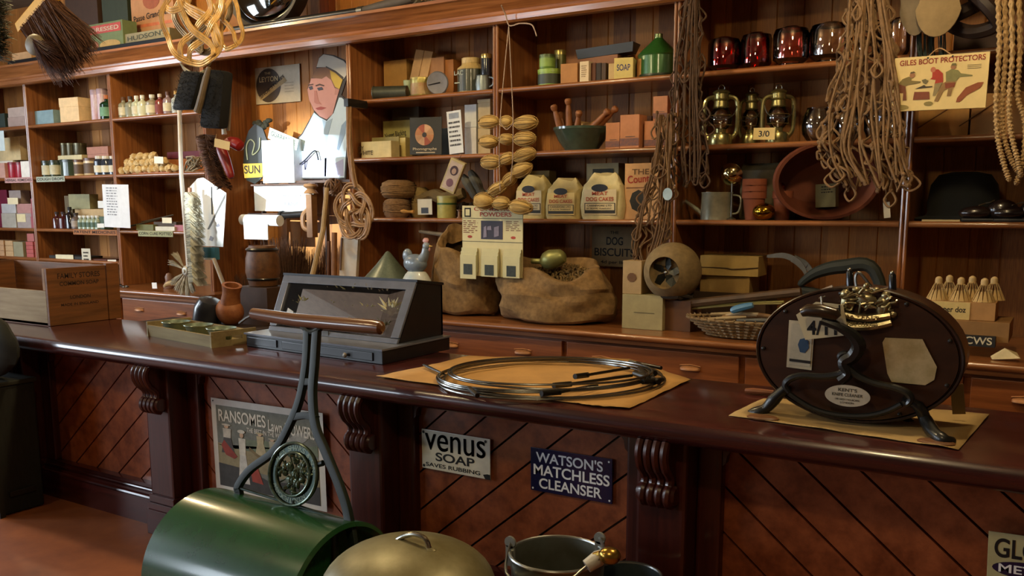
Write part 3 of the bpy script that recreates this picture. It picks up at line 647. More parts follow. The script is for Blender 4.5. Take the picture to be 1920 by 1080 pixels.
MB().lathe([(0, .9), (.2, .9), (.2, .99), (.16, 1), (0, 1)], 16).build('cap', M('#5e6a4a', .3, .8), o); MB().lathe([(1.01, .04), (1.03, .06), (1.01, .1)], 30).build('band', M('#1d2a1a', .4), o)
# ================================================================ middle shelving, second shelf
o, w_, h_ = boxlet('cream soap carton lettered in brown at the left of the second shelf', 677, 733, 265, 5.34, rB, '#c4b27c', .1, txt=[('MONKEY', -.45, .5, .55, .25), ('WHITE', -.1, .2, .5, .26)], tcol=M('#4a3a1c', .8))
boxlet('olive carton behind the lettered cream soap carton', 697, 748, 257, 5.47, rB, '#8f8450', .1)
boxlet('yellow carton standing right of the cream soap carton', 744, 760, 258, 5.48, rB, '#c2b06c', .08)
o, w_, h_ = boxlet('olive show carton with dark slanting script on the second shelf', 718, 768, 226, 5.6, rB, '#9c9150', .06); lettering('Nugget Blacking', o, -w_*.42, h_*.5, w_*.8, h_*.18, INK, rot=.12)
boxlet('dark carton at the back of the second shelf', 735, 785, 197, 5.66, rB, '#4b3f28', .06)
o, w_, h_ = card('show_card', 'black show card with a pink and tan disc leaning on the second shelf', 'show card', [(772, 221), (832, 219), (824, 289), (765, 290)], 5.36, '#35332a', .004)
for k in range(8):
    a = k*PI/4; flat(o, [(w_*.47, h_*.53)] + [(w_*.47+.085*math.cos(a+j*PI/16), h_*.53+.075*math.sin(a+j*PI/16)) for j in range(5)], M(['#b98a5c', '#c59a72', '#a05236', '#b47848'][k % 4], .7), 'disc_segment', -.0015)
flat(o, oval(w_*.47, h_*.53, .02, .018, 14), M('#3a352c', .7), 'disc_hub', -.003)
lettering('Phonographs', o, w_*.1, h_*.1, w_*.75, h_*.09, M('#b9a988', .8)); MB().prism(rect(w_*.2, h_*.04, w_*.8, h_*.07), -.0015, -.001).build('lettering', M('#b9a988', .8), o)
boxlet('black and green box behind the slanting white card', 826, 845, 240, 5.5, rB, '#2e3026', .1)
o, w_, h_ = card('show_card', 'narrow white printed card slanting in front of white cartons', 'show card', [(851, 211), (876, 207), (857, 284), (829, 288)], 5.33, '#d3d6d6', .003); scribble(o, w_, h_, 6, .1, .9, .12, .75, M('#3c3c40', .8)); flat(o, rect(w_*.15, h_*.82, w_*.85, h_*.95), M('#8c94a0', .8), 'heading_block')
o, w_, h_ = boxlet('white carton behind the slanting card, lower of two', 871, 893, 239, 5.46, rB, '#d5d4d2', .12)
boxlet('white carton behind the slanting card, upper of two', 871, 893, 196, 5.465, rB+h_+.002, '#d9dde0', .11, name='carton')
o, w_, h_ = boxlet('tan and white carton beside the shelf post, lower of two', 896, 919, 240, 5.42, rB, '#c0a878', .12)
boxlet('blue-white topped carton beside the shelf post, upper of two', 896, 919, 186, 5.425, rB+h_+.002, '#b5a27c', .11, lid=.12)
# mixing bowl with dolly pegs
def bowl(name, label, xl, xr, yt, Y, z0, mat, rim=None, flare=.55):
    x, w_, h = spot(xl, xr, yt, Y, z0); r = w_/2
    o = MB().lathe([(0, 0), (r*flare, 0), (r*flare*1.02, h*.03), (r*.82, h*.45), (r*.97, h*.86), (r, h*.9), (r, h), (r*.94, h), (r*.9, h*.85), (r*.75, h*.42), (r*flare*.9, h*.08), (0, h*.06)], 32).build(name, mat)
    o.location = (x, Y + r*.9, z0); tag(o, label, 'bowl'); return o, r, h
o, r, h = bowl('mixing_bowl', 'dull green glazed bowl full of wooden mallets on the second shelf', 1020, 1117, 236, 5.31, rB, M('#3c4c40', .2, coat=.6))
bc = Vector(o.location)
for i, (x, y, x2) in enumerate([(1037, 196, 1052), (1065, 184, 1068), (1048, 210, 1060), (1086, 207, 1082), (1142, 206, 1104), (1157, 201, 1112)]):
    a = P(x, y, 5.36 + .03*(i % 3)); b = P(x2, 246, 5.40 + .02*(i % 3)); d = (b-a); l_ = d.length
    o = MB().lathe([(0, 0), (.017, .003), (.024, .015), (.022, .03), (.014, .045), (.02, .08), (.024, l_*.8), (.02, l_), (0, l_)], 12).build('wooden_pestle', M('#9a6238', .55, h2='#7a4824')); o.location = a; o.rotation_euler = d.to_track_quat('Z', 'Y').to_euler()
    tag(o, ['turned wooden mallet handle leaning furthest left in the bowl', 'upright turned wooden handle, tallest in the bowl', 'short wooden handle in front at the left of the bowl', 'wooden handle rising from the middle of the bowl', 'slim wooden handle leaning right out of the bowl', 'slimmest wooden handle leaning furthest right'][i], 'mallet')
mb = MB()
for k in range(9): mb.blob((R.uniform(-.07, .09), R.uniform(-.03, .05), R.uniform(0, .02)), .045, .035, .02, 8, 6, .1)
o = mb.build('wooden_spoons', M('#8a6a40', .6)); o.location = (bc.x+.02, bc.y, bc.z + h*1.03); tag(o, 'heap of wooden spoon bowls filling the green glazed bowl', 'spoons')
PKB = ['#b9764a', '#c07c50']
def pink(label, a, b, yt, Y, z0, dep=.12):
    o, w_, h_ = boxlet(label, a, b, yt, Y, z0, '#b87a50', dep); flat(o, rect(-w_/2, h_*.08, w_/2, h_*.3), M('#8a5a4a', .8, h2='#5a4a50', scale=60), 'landscape_print', -.0025); flat(o, rect(-w_*.2, h_*.34, w_*.3, h_*.36), M('#5a4a48', .8), 'print_line', -.0025); return h_
pink('short orange-pink printed carton, left of the tall one', 1136, 1162, 230, 5.34, rB); pink('tall orange-pink printed carton in the middle of the group', 1163, 1199, 215, 5.34, rB)
h_ = pink('wide pink printed carton right of the tall one, behind the hanging net', 1208, 1254, 226, 5.38, rB); pink('narrow pink printed carton stacked on the wide pink one', 1225, 1252, 180, 5.4, rB+h_+.002)
boxlet('dark brown box behind the orange-pink cartons', 1190, 1222, 218, 5.52, rB, '#4b2c18', .1)
# ================================================================ middle shelving, third shelf
def coil(name, label, xl, xr, yt, Y, z0, mat, turns=9):
    x, w_, h = spot(xl, xr, yt, Y, z0); r = w_/2; mb = MB().lathe([(0, 0), (r*.8, 0), (r*.95, h*.15), (r, h*.5), (r*.93, h*.85), (r*.6, h), (0, h*.96)], 20)
    for k in range(turns*2):
        a = R.uniform(0, 2*PI); t = R.uniform(-.5, .5); c = [((r*1.0)*math.cos(q), (r*1.0)*math.sin(q), h*.5 + h*.38*math.sin(q+a)*(t*1.4)) for q in [i*PI/10 for i in range(20)]]
        mb.tube(c, .0035, 4, True)
    o = mb.build(name, mat); o.location = (x, Y+r, z0); return tag(o, label, 'twine')
coil('twine_ball', 'brown ball of twine, lower of two at the left of the third shelf', 708, 748, 371, 5.33, rC, M('#7d5f42', .9, var=.25, scale=50, bump=.5))
coil('twine_ball', 'larger brown ball of twine stacked on the lower one', 700, 752, 337, 5.33, P(725, 371, 5.35).z, M('#7b5c38', .9, var=.25, scale=50, bump=.5))
coil('twine_ball', 'pale bundle of sacking on the third shelf right of the twine balls', 757, 791, 351, 5.5, rC, M('#8a7446', .95, var=.2, bump=.5), 3)
o = MB().tube(cr([P(785, 378, 5.5), P(810, 365, 5.52), P(835, 372, 5.48), P(870, 362, 5.5)], 5), [.05, .045, .04, .04, .035, .04, .045, .05, .05, .045, .045, .05, .05, .05, .045, .04], 10).build('rolled_sacking', M('#6a5734', .95, bump=.5, var=.25)); tag(o, 'long roll of sacking lying along the back of the third shelf', 'sacking')
mb = MB()
for k in range(60):
    x0, y0, z0 = R.uniform(-.09, .09), R.uniform(-.03, .06), R.uniform(0, .09); mb.blob((x0, y0, z0), .02, .02, .016, 6, 5, .2)
o = mb.build('dark_rope_heap', M('#3a2b1c', .95, var=.3)); p = P(870, 372, 5.44); o.location = (p.x, 5.44, rC+.015); tag(o, 'dark heap of knotted cord behind the hanging diamond card', 'rope')
for i, (x, y, x2, y2) in enumerate([(868, 330, 892, 372), (882, 322, 905, 368)]):
    o = MB().tube(cr([P(x, y, 5.5), P((x+x2)/2, (y+y2)/2-3, 5.47), P(x2, y2, 5.45)], 5), [.02, .025, .03, .035, .035, .035, .035, .03, .03, .028, .02], 10).build('grey_felt_roll', M('#5d594c', .9)); tag(o, ['grey felt roll leaning left behind the raffia hanks', 'grey felt roll leaning right behind the raffia hanks'][i], 'roll')
o = MB().lathe([(0, 0), (.05, 0), (.085, .05), (.09, .1), (.06, .16), (.04, .18), (.045, .2), (0, .2)], 22).build('grey_jug', M('#7f8076', .4, coat=.3)); p = P(918, 360, 5.48); o.location = (p.x, 5.5, rC); tag(o, 'grey stoneware jar behind the raffia hanks', 'jar')
rod('wooden_toggle', 'small turned wooden toggle lying at the edge of the third shelf', 'toggle', [P(752, 396, 5.31), P(757, 396, 5.31), P(765, 397, 5.31), P(776, 397, 5.31)], [.008, .016, .01, .013], M('#b0803c', .5))
o, w_, h_ = card('seed_packet', 'small white card with a dark square on the third shelf', 'card', [(786, 374), (812, 373), (808, 402), (780, 402)], 5.33, '#cdc9b8'); flat(o, rect(w_*.25, h_*.08, w_*.75, h_*.45), INKB, 'dark_picture'); 
tin('pale yellow green-banded tin on the third shelf', 812, 842, 367, 5.32, rC, M('#b3ac60', .4, coat=.2), M('#a9a468', .4), None, lh=.1)
tx, tw, th_ = spot(812, 842, 367, 5.32, rC); bb = MB().lathe([(tw/2*1.015, th_*.6), (tw/2*1.015, th_*.68)], 22).build('band', M('#2f5a2a', .5), bpy.data.objects[[o_.name for o_ in bpy.data.objects if o_.get('label') == 'pale yellow green-banded tin on the third shelf'][0]])
o = MB().lathe([(0, 0), (.02, 0), (.02, .006), (.012, .01), (.012, .05), (.02, .054), (.02, .06), (0, .06)], 14).build('cotton_reel', M('#7c5a3c', .5)); p = P(860, 395, 5.33); o.location = (p.x, 5.34, rC); tag(o, 'small wooden cotton reel standing beside the powders card', 'reel')
# three dog cake bags and one behind
def bag(label, xl, xr, yt, Y, z0, c, top, kind, seed):
    rr = random.Random(seed); x, w_, h = spot(xl, xr, yt, Y, z0); d = .16; N = 28; prof = [(0, .96), (.08, 1.03), (.3, 1.04), (.6, .99), (.72, .93), (.8, .8), (.88, .72), (.96, .6), (1.0, .52)]
    vs = []; fs = []
    for q, (t, s_) in enumerate(prof):
        for k in range(N):
            a = 2*PI*k/N; cx_, sy_ = math.cos(a), math.sin(a); e = .45
            ex = abs(cx_)**e*(1 if cx_ > 0 else -1); ey = abs(sy_)**e*(1 if sy_ > 0 else -1)
            pin = 1 if t < .7 else 1 - (t-.7)*1.7
            vs.append((ex*w_/2*s_*(1+.03*math.sin(t*17+seed)) + rr.uniform(-.004, .004), ey*d/2*s_*max(pin, .3) + rr.uniform(-.003, .003), t*h + (t > .7)*.012*math.sin(a*3+seed)))
    for q in range(len(prof)-1):
        for k in range(N): fs.append((q*N+k, q*N+(k+1) % N, (q+1)*N+(k+1) % N, (q+1)*N+k))
    fs.append([(len(prof)-1)*N+k for k in range(N)]); fs.append(list(range(N))[::-1])
    o = MB().add(vs, fs).build('dog_cake_bag', M(c, .85, var=.1, scale=20, bump=.3)); o.location = (x, Y+d/2, z0); tag(o, label, 'bag')
    f = -d/2*1.04-.003
    flat(o, rect(-w_*.38, h*.1, w_*.4, h*.66), M(top, .8, var=.06), 'paper_label', f)
    flat(o, oval(0, h*.69, w_*.2, h*.085, 16), M('#23262e', .8), 'black_dog_picture', f-.002)
    lettering('MEAT', o, -w_*.18, h*.53, w_*.38, h*.08, M('#a8482c', .8), f-.004); lettering(kind, o, -w_*.32, h*.4, w_*.66, h*.09, M('#a8482c', .8), f-.004)
    flat(o, rect(-w_*.36, h*.13, w_*.38, h*.36), M('#2c2c2c', .8), 'maker_panel', f-.002); flat(o, rect(-w_*.34, h*.2, w_*.36, h*.345), M(top, .8, var=.06), 'maker_panel_inset', f-.003)
    lettering('CARNIVORE LTD', o, -w_*.3, h*.28, w_*.6, h*.045, INKB, f-.0045); lettering('BY ROYAL WARRANT', o, -w_*.3, h*.22, w_*.6, h*.035, INKB, f-.0045)
    return o
bag('cream paper bag of dog food behind the raffia hanks, leftmost of three', 962, 1022, 330, 5.33, rC, '#b7a56c', '#c3b28a', 'DOG CAKES', 1)
bag('cream paper bag marked MEAT DOG CAKES, middle of three', 1020, 1085, 336, 5.31, rC, '#b5a26c', '#c4ab6e', 'DOG CAKES', 2)
bag('tallest cream paper bag marked MEAT DOG CAKES, rightmost of three', 1087, 1165, 326, 5.30, rC, '#cbbd8c', '#cdbc94', 'DOG CAKES', 3)
o, w_, h_ = boxlet('cream sack top with a dark band standing behind the tallest dog cake bag', 1100, 1160, 306, 5.56, rC, '#a3946a', .1); flat(o, rect(-w_*.3, h_*.8, w_*.35, h_*.9), M('#3a3a30', .8), 'dark_band', -.003)
boxlet('tan sack top standing behind the leftmost dog cake bag', 985, 1030, 320, 5.56, rC, '#8e7d4c', .1)
o, w_, h_ = boxlet('orange and cream printed box right of the dog cake bags', 1172, 1236, 306, 5.35, rC, '#c29460', .14); lettering('THE', o, -w_*.28, h_*.8, w_*.5, h_*.1, M('#6a4a2a', .8), -.003); lettering('Country', o, -w_*.4, h_*.6, w_*.85, h_*.18, M('#9c2f1c', .8), -.003, rot=.06)
flat(o, oval(-w_*.08, h_*.33, w_*.26, h_*.2, 8), M('#2a2822', .8), 'dark_octagon', -.003); flat(o, rect(-w_*.45, h_*.56, w_*.45, h_*.575), M('#7a4a2a', .8), 'printed_rule', -.003)
# ================================================================ right shelving, top shelf jars
def thin_glass(key, tint, refl=.3, rough=.02):
    if key in MC: return MC[key]
    m = bpy.data.materials.new('glass_' + key); m.use_nodes = True; nt = m.node_tree; nt.nodes.remove(nt.nodes['Principled BSDF']); L = nt.links.new
    tr = nt.nodes.new('ShaderNodeBsdfTransparent'); tr.inputs[0].default_value = (*tint, 1); gl = nt.nodes.new('ShaderNodeBsdfGlossy'); gl.inputs['Roughness'].default_value = rough
    fr = nt.nodes.new('ShaderNodeFresnel'); fr.inputs[0].default_value = 1.5; ma = nt.nodes.new('ShaderNodeMath'); ma.operation = 'MULTIPLY_ADD'; ma.inputs[1].default_value = 1.0; ma.inputs[2].default_value = refl*.1
    mx = nt.nodes.new('ShaderNodeMixShader'); L(fr.outputs[0], ma.inputs[0]); L(ma.outputs[0], mx.inputs[0]); L(tr.outputs[0], mx.inputs[1]); L(gl.outputs[0], mx.inputs[2]); L(mx.outputs[0], nt.nodes['Material Output'].inputs[0])
    MC[key] = m; return m
JG = {'red': thin_glass('red', (.84, .17, .11), .9), 'pink': thin_glass('pink', (.92, .6, .55), .9), 'clear': thin_glass('clear', (.95, .92, .9), .9), 'blue': thin_glass('blue', (.86, .9, .93), .8)}
def jar(label, xl, xr, yt, Y, z0, c, flip=True):
    x, w_, h = spot(xl, xr, yt, Y, z0); r = w_/2
    pr = [(r*.62, 0), (r*.7, h*.02), (r*.66, h*.08), (r*.98, h*.2), (r, h*.3), (r, h*.8), (r*.9, h*.93), (r*.45, h*.98), (r*.4, h), (0, h*.985)]
    inn = [(0, h*.955), (r*.4, h*.96), (r*.85, h*.91), (r*.95, h*.79), (r*.95, h*.3), (r*.92, h*.2), (r*.6, h*.08), (r*.62, 0)]
    o = MB().lathe(pr + inn, 28).build('glass_jar', JG[c]); o.location = (x, Y+r, z0+.001); return tag(o, label, 'jar')
jar('deep red glass jar, leftmost on the top right shelf', 1319, 1379, 66, 5.36, rA, 'red'); jar('deep red glass jar, second on the top right shelf', 1382, 1440, 57, 5.40, rA, 'red')
jar('large pinkish red glass jar, third on the top right shelf', 1442, 1510, 45, 5.33, rA, 'pink'); jar('large clear glass jar, fourth on the top right shelf', 1510, 1592, 36, 5.33, rA, 'clear')
jar('clear glass jar behind the hanging net on the top right shelf', 1598, 1652, 32, 5.37, rA, 'clear'); jar('clear glass jar beside the right shelf post on the top shelf', 1662, 1706, 30, 5.42, rA, 'clear')
# hurricane lanterns
def lantern(label, xl, xr, yt, Y, turn):
    x, w_, h = spot(xl, xr, yt, Y, rB); r = w_/2*.86; t = thing('hurricane_lantern', label, 'lantern', (x, Y+r, rB), turn)
    BM = M('#a39a68', .27, .9, var=.25, scale=30)
    MB().lathe([(0, 0), (r*.85, 0), (r*.88, h*.02), (r*.88, h*.15), (r*.8, h*.19), (r*.4, h*.22), (r*.42, h*.28), (0, h*.28)], 24).build('fuel_tank', BM, t)
    MB().lathe([(r*.5, h*.28), (r*.8, h*.36), (r*.86, h*.46), (r*.74, h*.56), (r*.52, h*.62), (r*.5, h*.62), (r*.71, h*.56), (r*.83, h*.46), (r*.77, h*.36), (r*.48, h*.28)], 24).build('glass_globe', JG['clear'], t)
    MB().lathe([(r*.55, h*.62), (r*.66, h*.63), (r*.55, h*.65), (r*.52, h*.74), (r*.64, h*.76), (r*.55, h*.78), (r*.55, h*.86), (r*.68, h*.88), (r*.5, h*.915), (r*.24, h*.94), (0, h*.94)], 24).build('chimney', BM, t)
    for s_ in (-1, 1): MB().tube(cr([(s_*r*.8, 0, h*.12), (s_*r*1.15, 0, h*.24), (s_*r*1.2, 0, h*.5), (s_*r*1.08, 0, h*.76), (s_*r*.4, 0, h*.82)], 5), r*.17, 8).build('side_tube', BM, t)
    for z_ in (.34, .5): MB().tube([(r*.86*math.cos(a), r*.86*math.sin(a), h*z_) for a in [k*PI/10 for k in range(20)]], .0025, 5, True).build('guard_wire', BM, t)
    MB().tube([(r*.22*math.cos(a), 0, h*.955+r*.25*math.sin(a)) for a in [k*PI/8 for k in range(16)]], .0025, 5, True).build('top_ring', STEEL, t)
    MB().tube(cr([(-r*1.12, 0, h*.7), (-r*.9, -r*.6, h*.5), (0, -r*1.0, h*.42), (r*.9, -r*.6, h*.5), (r*1.12, 0, h*.7)], 5), .0028, 5).build('carrying_wire', STEEL, t)
    MB().lathe([(0, 0), (.004, 0), (.004, h*.12), (0, h*.13)], 6, (0, 0, h*.28)).build('wick', WHITE, t); return t
lantern('brass hurricane lantern nearest the hanging brown net', 1316, 1374, 158, 5.35, .3); lantern('brass hurricane lantern in the middle, darker than its neighbours', 1381, 1428, 163, 5.48, -.2); lantern('brass hurricane lantern standing behind the 3/0 price card', 1426, 1483, 157, 5.36, .5)
o, w_, h_ = card('price_card', 'cream price card reading 3/0 in front of the brass lanterns', 'card', [(1414, 240), (1455, 239), (1451, 262), (1411, 262)], 5.3, '#d9bf7c', .003); lettering("3/0", o, w_*.25, h_*.25, w_*.5, h_*.5, INKB)
def globe(label, xl, xr, yt, Y, c='#cdd6de'):
    x, w_, h = spot(xl, xr, yt, Y, rB); r = w_/2; pr = [(r*.5, 0), (r*.6, h*.02), (r*.95, h*.25), (r, h*.5), (r*.88, h*.8), (r*.7, h*.96), (r*.72, h)]
    o = MB().lathe([(0, 0)] + pr + [(a*.94, b if b else .004) for a, b in pr[::-1]] + [(0, .006)], 28).build('glass_bowl', JG['blue']); o.location = (x, Y+r, rB+.001); return tag(o, label, 'bowl')
globe('round glass fish bowl right of the brass lanterns', 1497, 1560, 200, 5.36); globe('clear glass bowl behind the hanging net, left one', 1560, 1612, 200, 5.4); globe('clear glass bowl behind the hanging net, middle one', 1618, 1660, 186, 5.4); globe('clear glass bowl beside the right-hand shelf post', 1662, 1696, 200, 5.46)
# ================================================================ right shelving, third shelf
x, w_, h = spot(1306, 1364, 360, 5.34, rC); t = thing('watering_can', 'dull metal watering can with its spout to the left on the third shelf', 'watering can', (x, 5.34+w_/2, rC)); ZN = M('#b0b3a0', .32, .6, var=.2)
MB().lathe([(0, 0), (w_/2, 0), (w_/2*1.01, .006), (w_/2*.97, h*.95), (w_/2*1.0, h*.98), (w_/2*1.0, h), (w_/2*.94, h), (w_/2*.93, h*.1), (0, h*.08)], 28).build('body', ZN, t)
MB().tube([(-w_/2*.9, 0, h*.2), (-w_/2-.13, 0, h*.78)], [.016, .009], 10).build('spout', ZN, t); MB().tube(cr([(w_/2*.9, 0, h*.9), (w_/2+.05, 0, h*.8), (w_/2+.04, 0, h*.3), (w_/2*.95, 0, h*.2)], 5), .006, 7).build('handle', ZN, t)
x, w_, h = spot(1347, 1384, 313, 5.33, rC); t = thing('chrome_ladle', 'bright metal ladle standing upright behind the watering can', 'ladle', (P(1371, 400, 5.4).x, 5.40, rC))
MB().lathe([(0, 0), (.028, 0), (.03, .006), (.012, .014), (.005, .02), (.005, h-.09), (0, h-.09)], 16).build('stand', STEEL, t)
MB().lathe([(0, -.03), (.03, -.024), (.055, -.008), (.068, .012), (.07, .012), (.066, .008), (.052, -.014), (.028, -.032), (0, -.038)], 26, (-.01, -.005, h-.045), Matrix.Rotation(-PI/2+.3, 3, 'X')).build('bowl', M('#d9c98f', .12, 1., var=.05), t)
o, w_, h_ = boxlet('pale green box under crumpled film at the back of the third shelf', 1408, 1474, 318, 5.58, rC, '#7e7a4c', .1); flat(o, rect(-w_/2, h_*.2, w_/2, h_*.75), M('#a3a468', .7), 'pale_band', -.003)
mb = MB(); N = 9
for i in range(N):
    for k in range(N): mb.v.append(Vector(((i/(N-1)-.5)*.34, R.uniform(-.012, .012) + (.05 if k == N-1 else 0), (k/(N-1))*.34)))
mb.f = [(i*N+k, (i+1)*N+k, (i+1)*N+k+1, i*N+k+1) for i in range(N-1) for k in range(N-1)]
o = mb.build('crumpled_sheet', M('#6d6448', .5, var=.25)); o.location = (P(1438, 400, 5.56).x, 5.555, rC+.002); tag(o, 'crumpled olive wrapping sheet standing round the pale green box', 'wrapping')
def pot(name, label, xl, xr, yt, Y, z0, n_=1):
    x, w_, h = spot(xl, xr, yt, Y, z0); r = w_/2
    for k in range(n_):
        hh = h*(.7 if n_ > 1 else 1); zz = z0 + (h - hh)*k/max(1, n_-1)
        o = MB().lathe([(0, 0), (r*.68, 0), (r*.9, hh*.74), (r*1.0, hh*.75), (r*1.0, hh), (r*.9, hh), (r*.85, hh*.7), (r*.6, hh*.08), (0, hh*.08)], 26).build(name, TERRA)
        o.location = (x, Y+r, zz); tag(o, label if n_ == 1 else label + [', lowest of the nest', ', second of the nest', ', topmost of the nest'][k], 'flowerpot')
pot('flowerpot', 'terracotta flowerpot beside the brass bulb', 1386, 1431, 335, 5.36, rC, 3); pot('flowerpot', 'small terracotta flowerpot right of the brass bulb', 1444, 1482, 358, 5.40, rC)
o = MB().blob((0, 0, .05), .066, .055, .05, 20, 14).build('brass_bulb', M('#b58f2c', .14, 1., var=.08)); o.location = (P(1430, 392, 5.32).x, 5.345, rC); tag(o, 'shiny round brass bulb in front of the terracotta pots', 'ornament'); MB().lathe([(.02, -.005), (.024, .0), (.02, .005)], 14, (.05, -.01, .05), Matrix.Rotation(PI/2, 3, 'Y')).build('collar', BRASS, o)
o = MB().blob((0, 0, .02), .03, .03, .028, 14, 9).build('copper_knob', M('#a8481c', .2, .8)); o.location = (P(1461, 350, 5.42).x, 5.44, P(1461, 357, 5.42).z); tag(o, 'coppery round knob resting on the small terracotta pot', 'knob')
cp = P(1558, 347, 5.36); t = MB()
rr_ = .30; t.lathe([(0, .26), (rr_*.62, .26), (rr_*.7, .24), (rr_*.93, .05), (rr_, .04), (rr_, -.005), (rr_*.93, -.005), (rr_*.88, .04), (rr_*.66, .22), (0, .235)], 40, sx=1, sy=.73)
o = t.build('terracotta_pan', M('#6e3a26', .55, var=.12, coat=.15)); o.rotation_euler = (-PI/2+.12, 0, .55); o.location = (cp.x-.02, 5.36, rC+.222); tag(o, 'large reddish brown bowl lying on its side facing left, on the third shelf', 'bowl'); PAN = o
boxl, w_, h_ = card('seed_box', 'grey-green box tipped inside the large reddish bowl', 'box', [(1543, 347), (1570, 345), (1563, 386), (1515, 388)], 5.44, '#7a7654', .08); scribble(boxl, w_, h_, 3, .3, .9, .55, .9)
o, w_, h_ = card('price_tag', 'white luggage-shaped paper tag hanging below the net beside the shelf post', 'tag', [(1657, 380), (1668, 378), (1670, 408), (1656, 409)], 5.26, '#d8c8a4'); MB().tube([(w_*.5, 0, h_), (w_*.6, .01, h_+.09)], .002, 5).build('string', ROPE, o)
# far right bay
o = boxlet('white paper parcel tied with string, left one below the boot sign', 1722, 1818, 205, 5.4, rB, '#b0803e', .22)[0]; 
MB().tube([(-.17, -.003, .02), (.06, -.003, .17)], .003, 5).build('string', M('#6a4420', .8), o)
o = boxlet('brown paper parcel tied with string at the right edge behind the ropes', 1824, 1990, 172, 5.36, rB, '#a4763c', .24)[0]; MB().tube([(-.25, -.003, .05), (.05, -.003, .26)], .003, 5).build('string', M('#6a4420', .8), o)
ZF = 1.551
mb = MB(); prof = [(0, .0), (.27, 0), (.28, .012), (.2, .03), (.19, .05), (.195, .1), (.18, .2), (.14, .255), (.07, .27), (0, .272)]
o = mb.lathe([(a*.93, b*.98) for a, b in prof], 32, sy=.8).build('felt_hat', M('#0a0b08', .95, var=.15, bump=.3)); o.location = (P(1803, 400, 5.55).x, 5.575, rC); tag(o, 'black round felt hat on the third shelf at the right', 'hat')
def shoe(label, px, dx, rz):
    t = thing('leather_boot', label, 'shoe', (P(px, 400, 5.34).x+dx, 5.335, rC), rz)
    MB().box(-.13, .13, -.045, .045, 0, .018).build('sole', BLACK, t, bevel=.008)
    MB().blob((-.06, 0, .045), .085, .045, .038, 14, 9).blob((.06, 0, .06), .075, .042, .055, 14, 9).build('upper', M('#1e1512', .22, coat=.5), t); MB().tube(cr([(-.05, -.02, .085), (-.02, .02, .095), (.0, -.02, .1), (.02, .02, .11)], 3), .003, 5).build('laces', M('#4a3a20', .8), t)
shoe('black leather shoe on the third shelf right of the hat', 1855, 0, .1); shoe('black leather shoe at the right edge beneath the rope ends', 1905, .03, .05)
o, w_, h_ = boxlet('thin pale stick-like paper lying at the shelf edge before the black hat', 1728, 1800, 414, 5.3, rC, '#b09a68', .03, h=.01); o.name = 'paper_strip'
# dark teal laces on the top shelf, far right
boxlet('dark brown box at the right edge of the top shelf', 1790, 1905, 50, 5.6, rA, '#3a2416', .12)

# ================================================================ drawing outlines measured at a given distance
def pxz(pts, Y): return [(P(x, y, Y).x, P(x, y, Y).z) for x, y in pts]
def plate(name, pts, Y, mat, parent=None, th=.004, label=None, cat=None, org=None):
    q = pxz(pts, Y); ox, oz = (sum(a for a, b in q)/len(q), min(b for a, b in q)) if org is None else org
    o = MB().prism([(a-ox, b-oz) for a, b in q], 0, th).build(name, mat, parent, smooth=False)
    if parent is None: o.location = (ox, Y, oz)
    else: o.location = (0, Y - parent.location.y, 0)
    if label: tag(o, label, cat)
    return o, (ox, oz)
def twist(mb, pts, r, turns):      # three-strand rope along a path
    pts = cr(pts, 8); n = len(pts)
    for s_ in range(3):
        out = []
        for i, p in enumerate(pts):
            t = (pts[min(i+1, n-1)] - pts[max(i-1, 0)]).normalized(); u = t.cross(Vector((0, 1, 0))); u = u.normalized() if u.length > .05 else Vector((1, 0, 0)); v = t.cross(u)
            a = 2*PI*turns*i/n + s_*2*PI/3; out.append(p + (u*math.cos(a) + v*math.sin(a))*r*.5)
        mb.tube(out, r*.58, 6)
    return mb
def interp(tab, t):
    for i in range(len(tab)-1):
        if tab[i][0] <= t <= tab[i+1][0]:
            k = (t-tab[i][0])/(tab[i+1][0]-tab[i][0]); return [tab[i][j]+(tab[i+1][j]-tab[i][j])*k for j in range(1, len(tab[i]))]
    return list(tab[-1][1:])
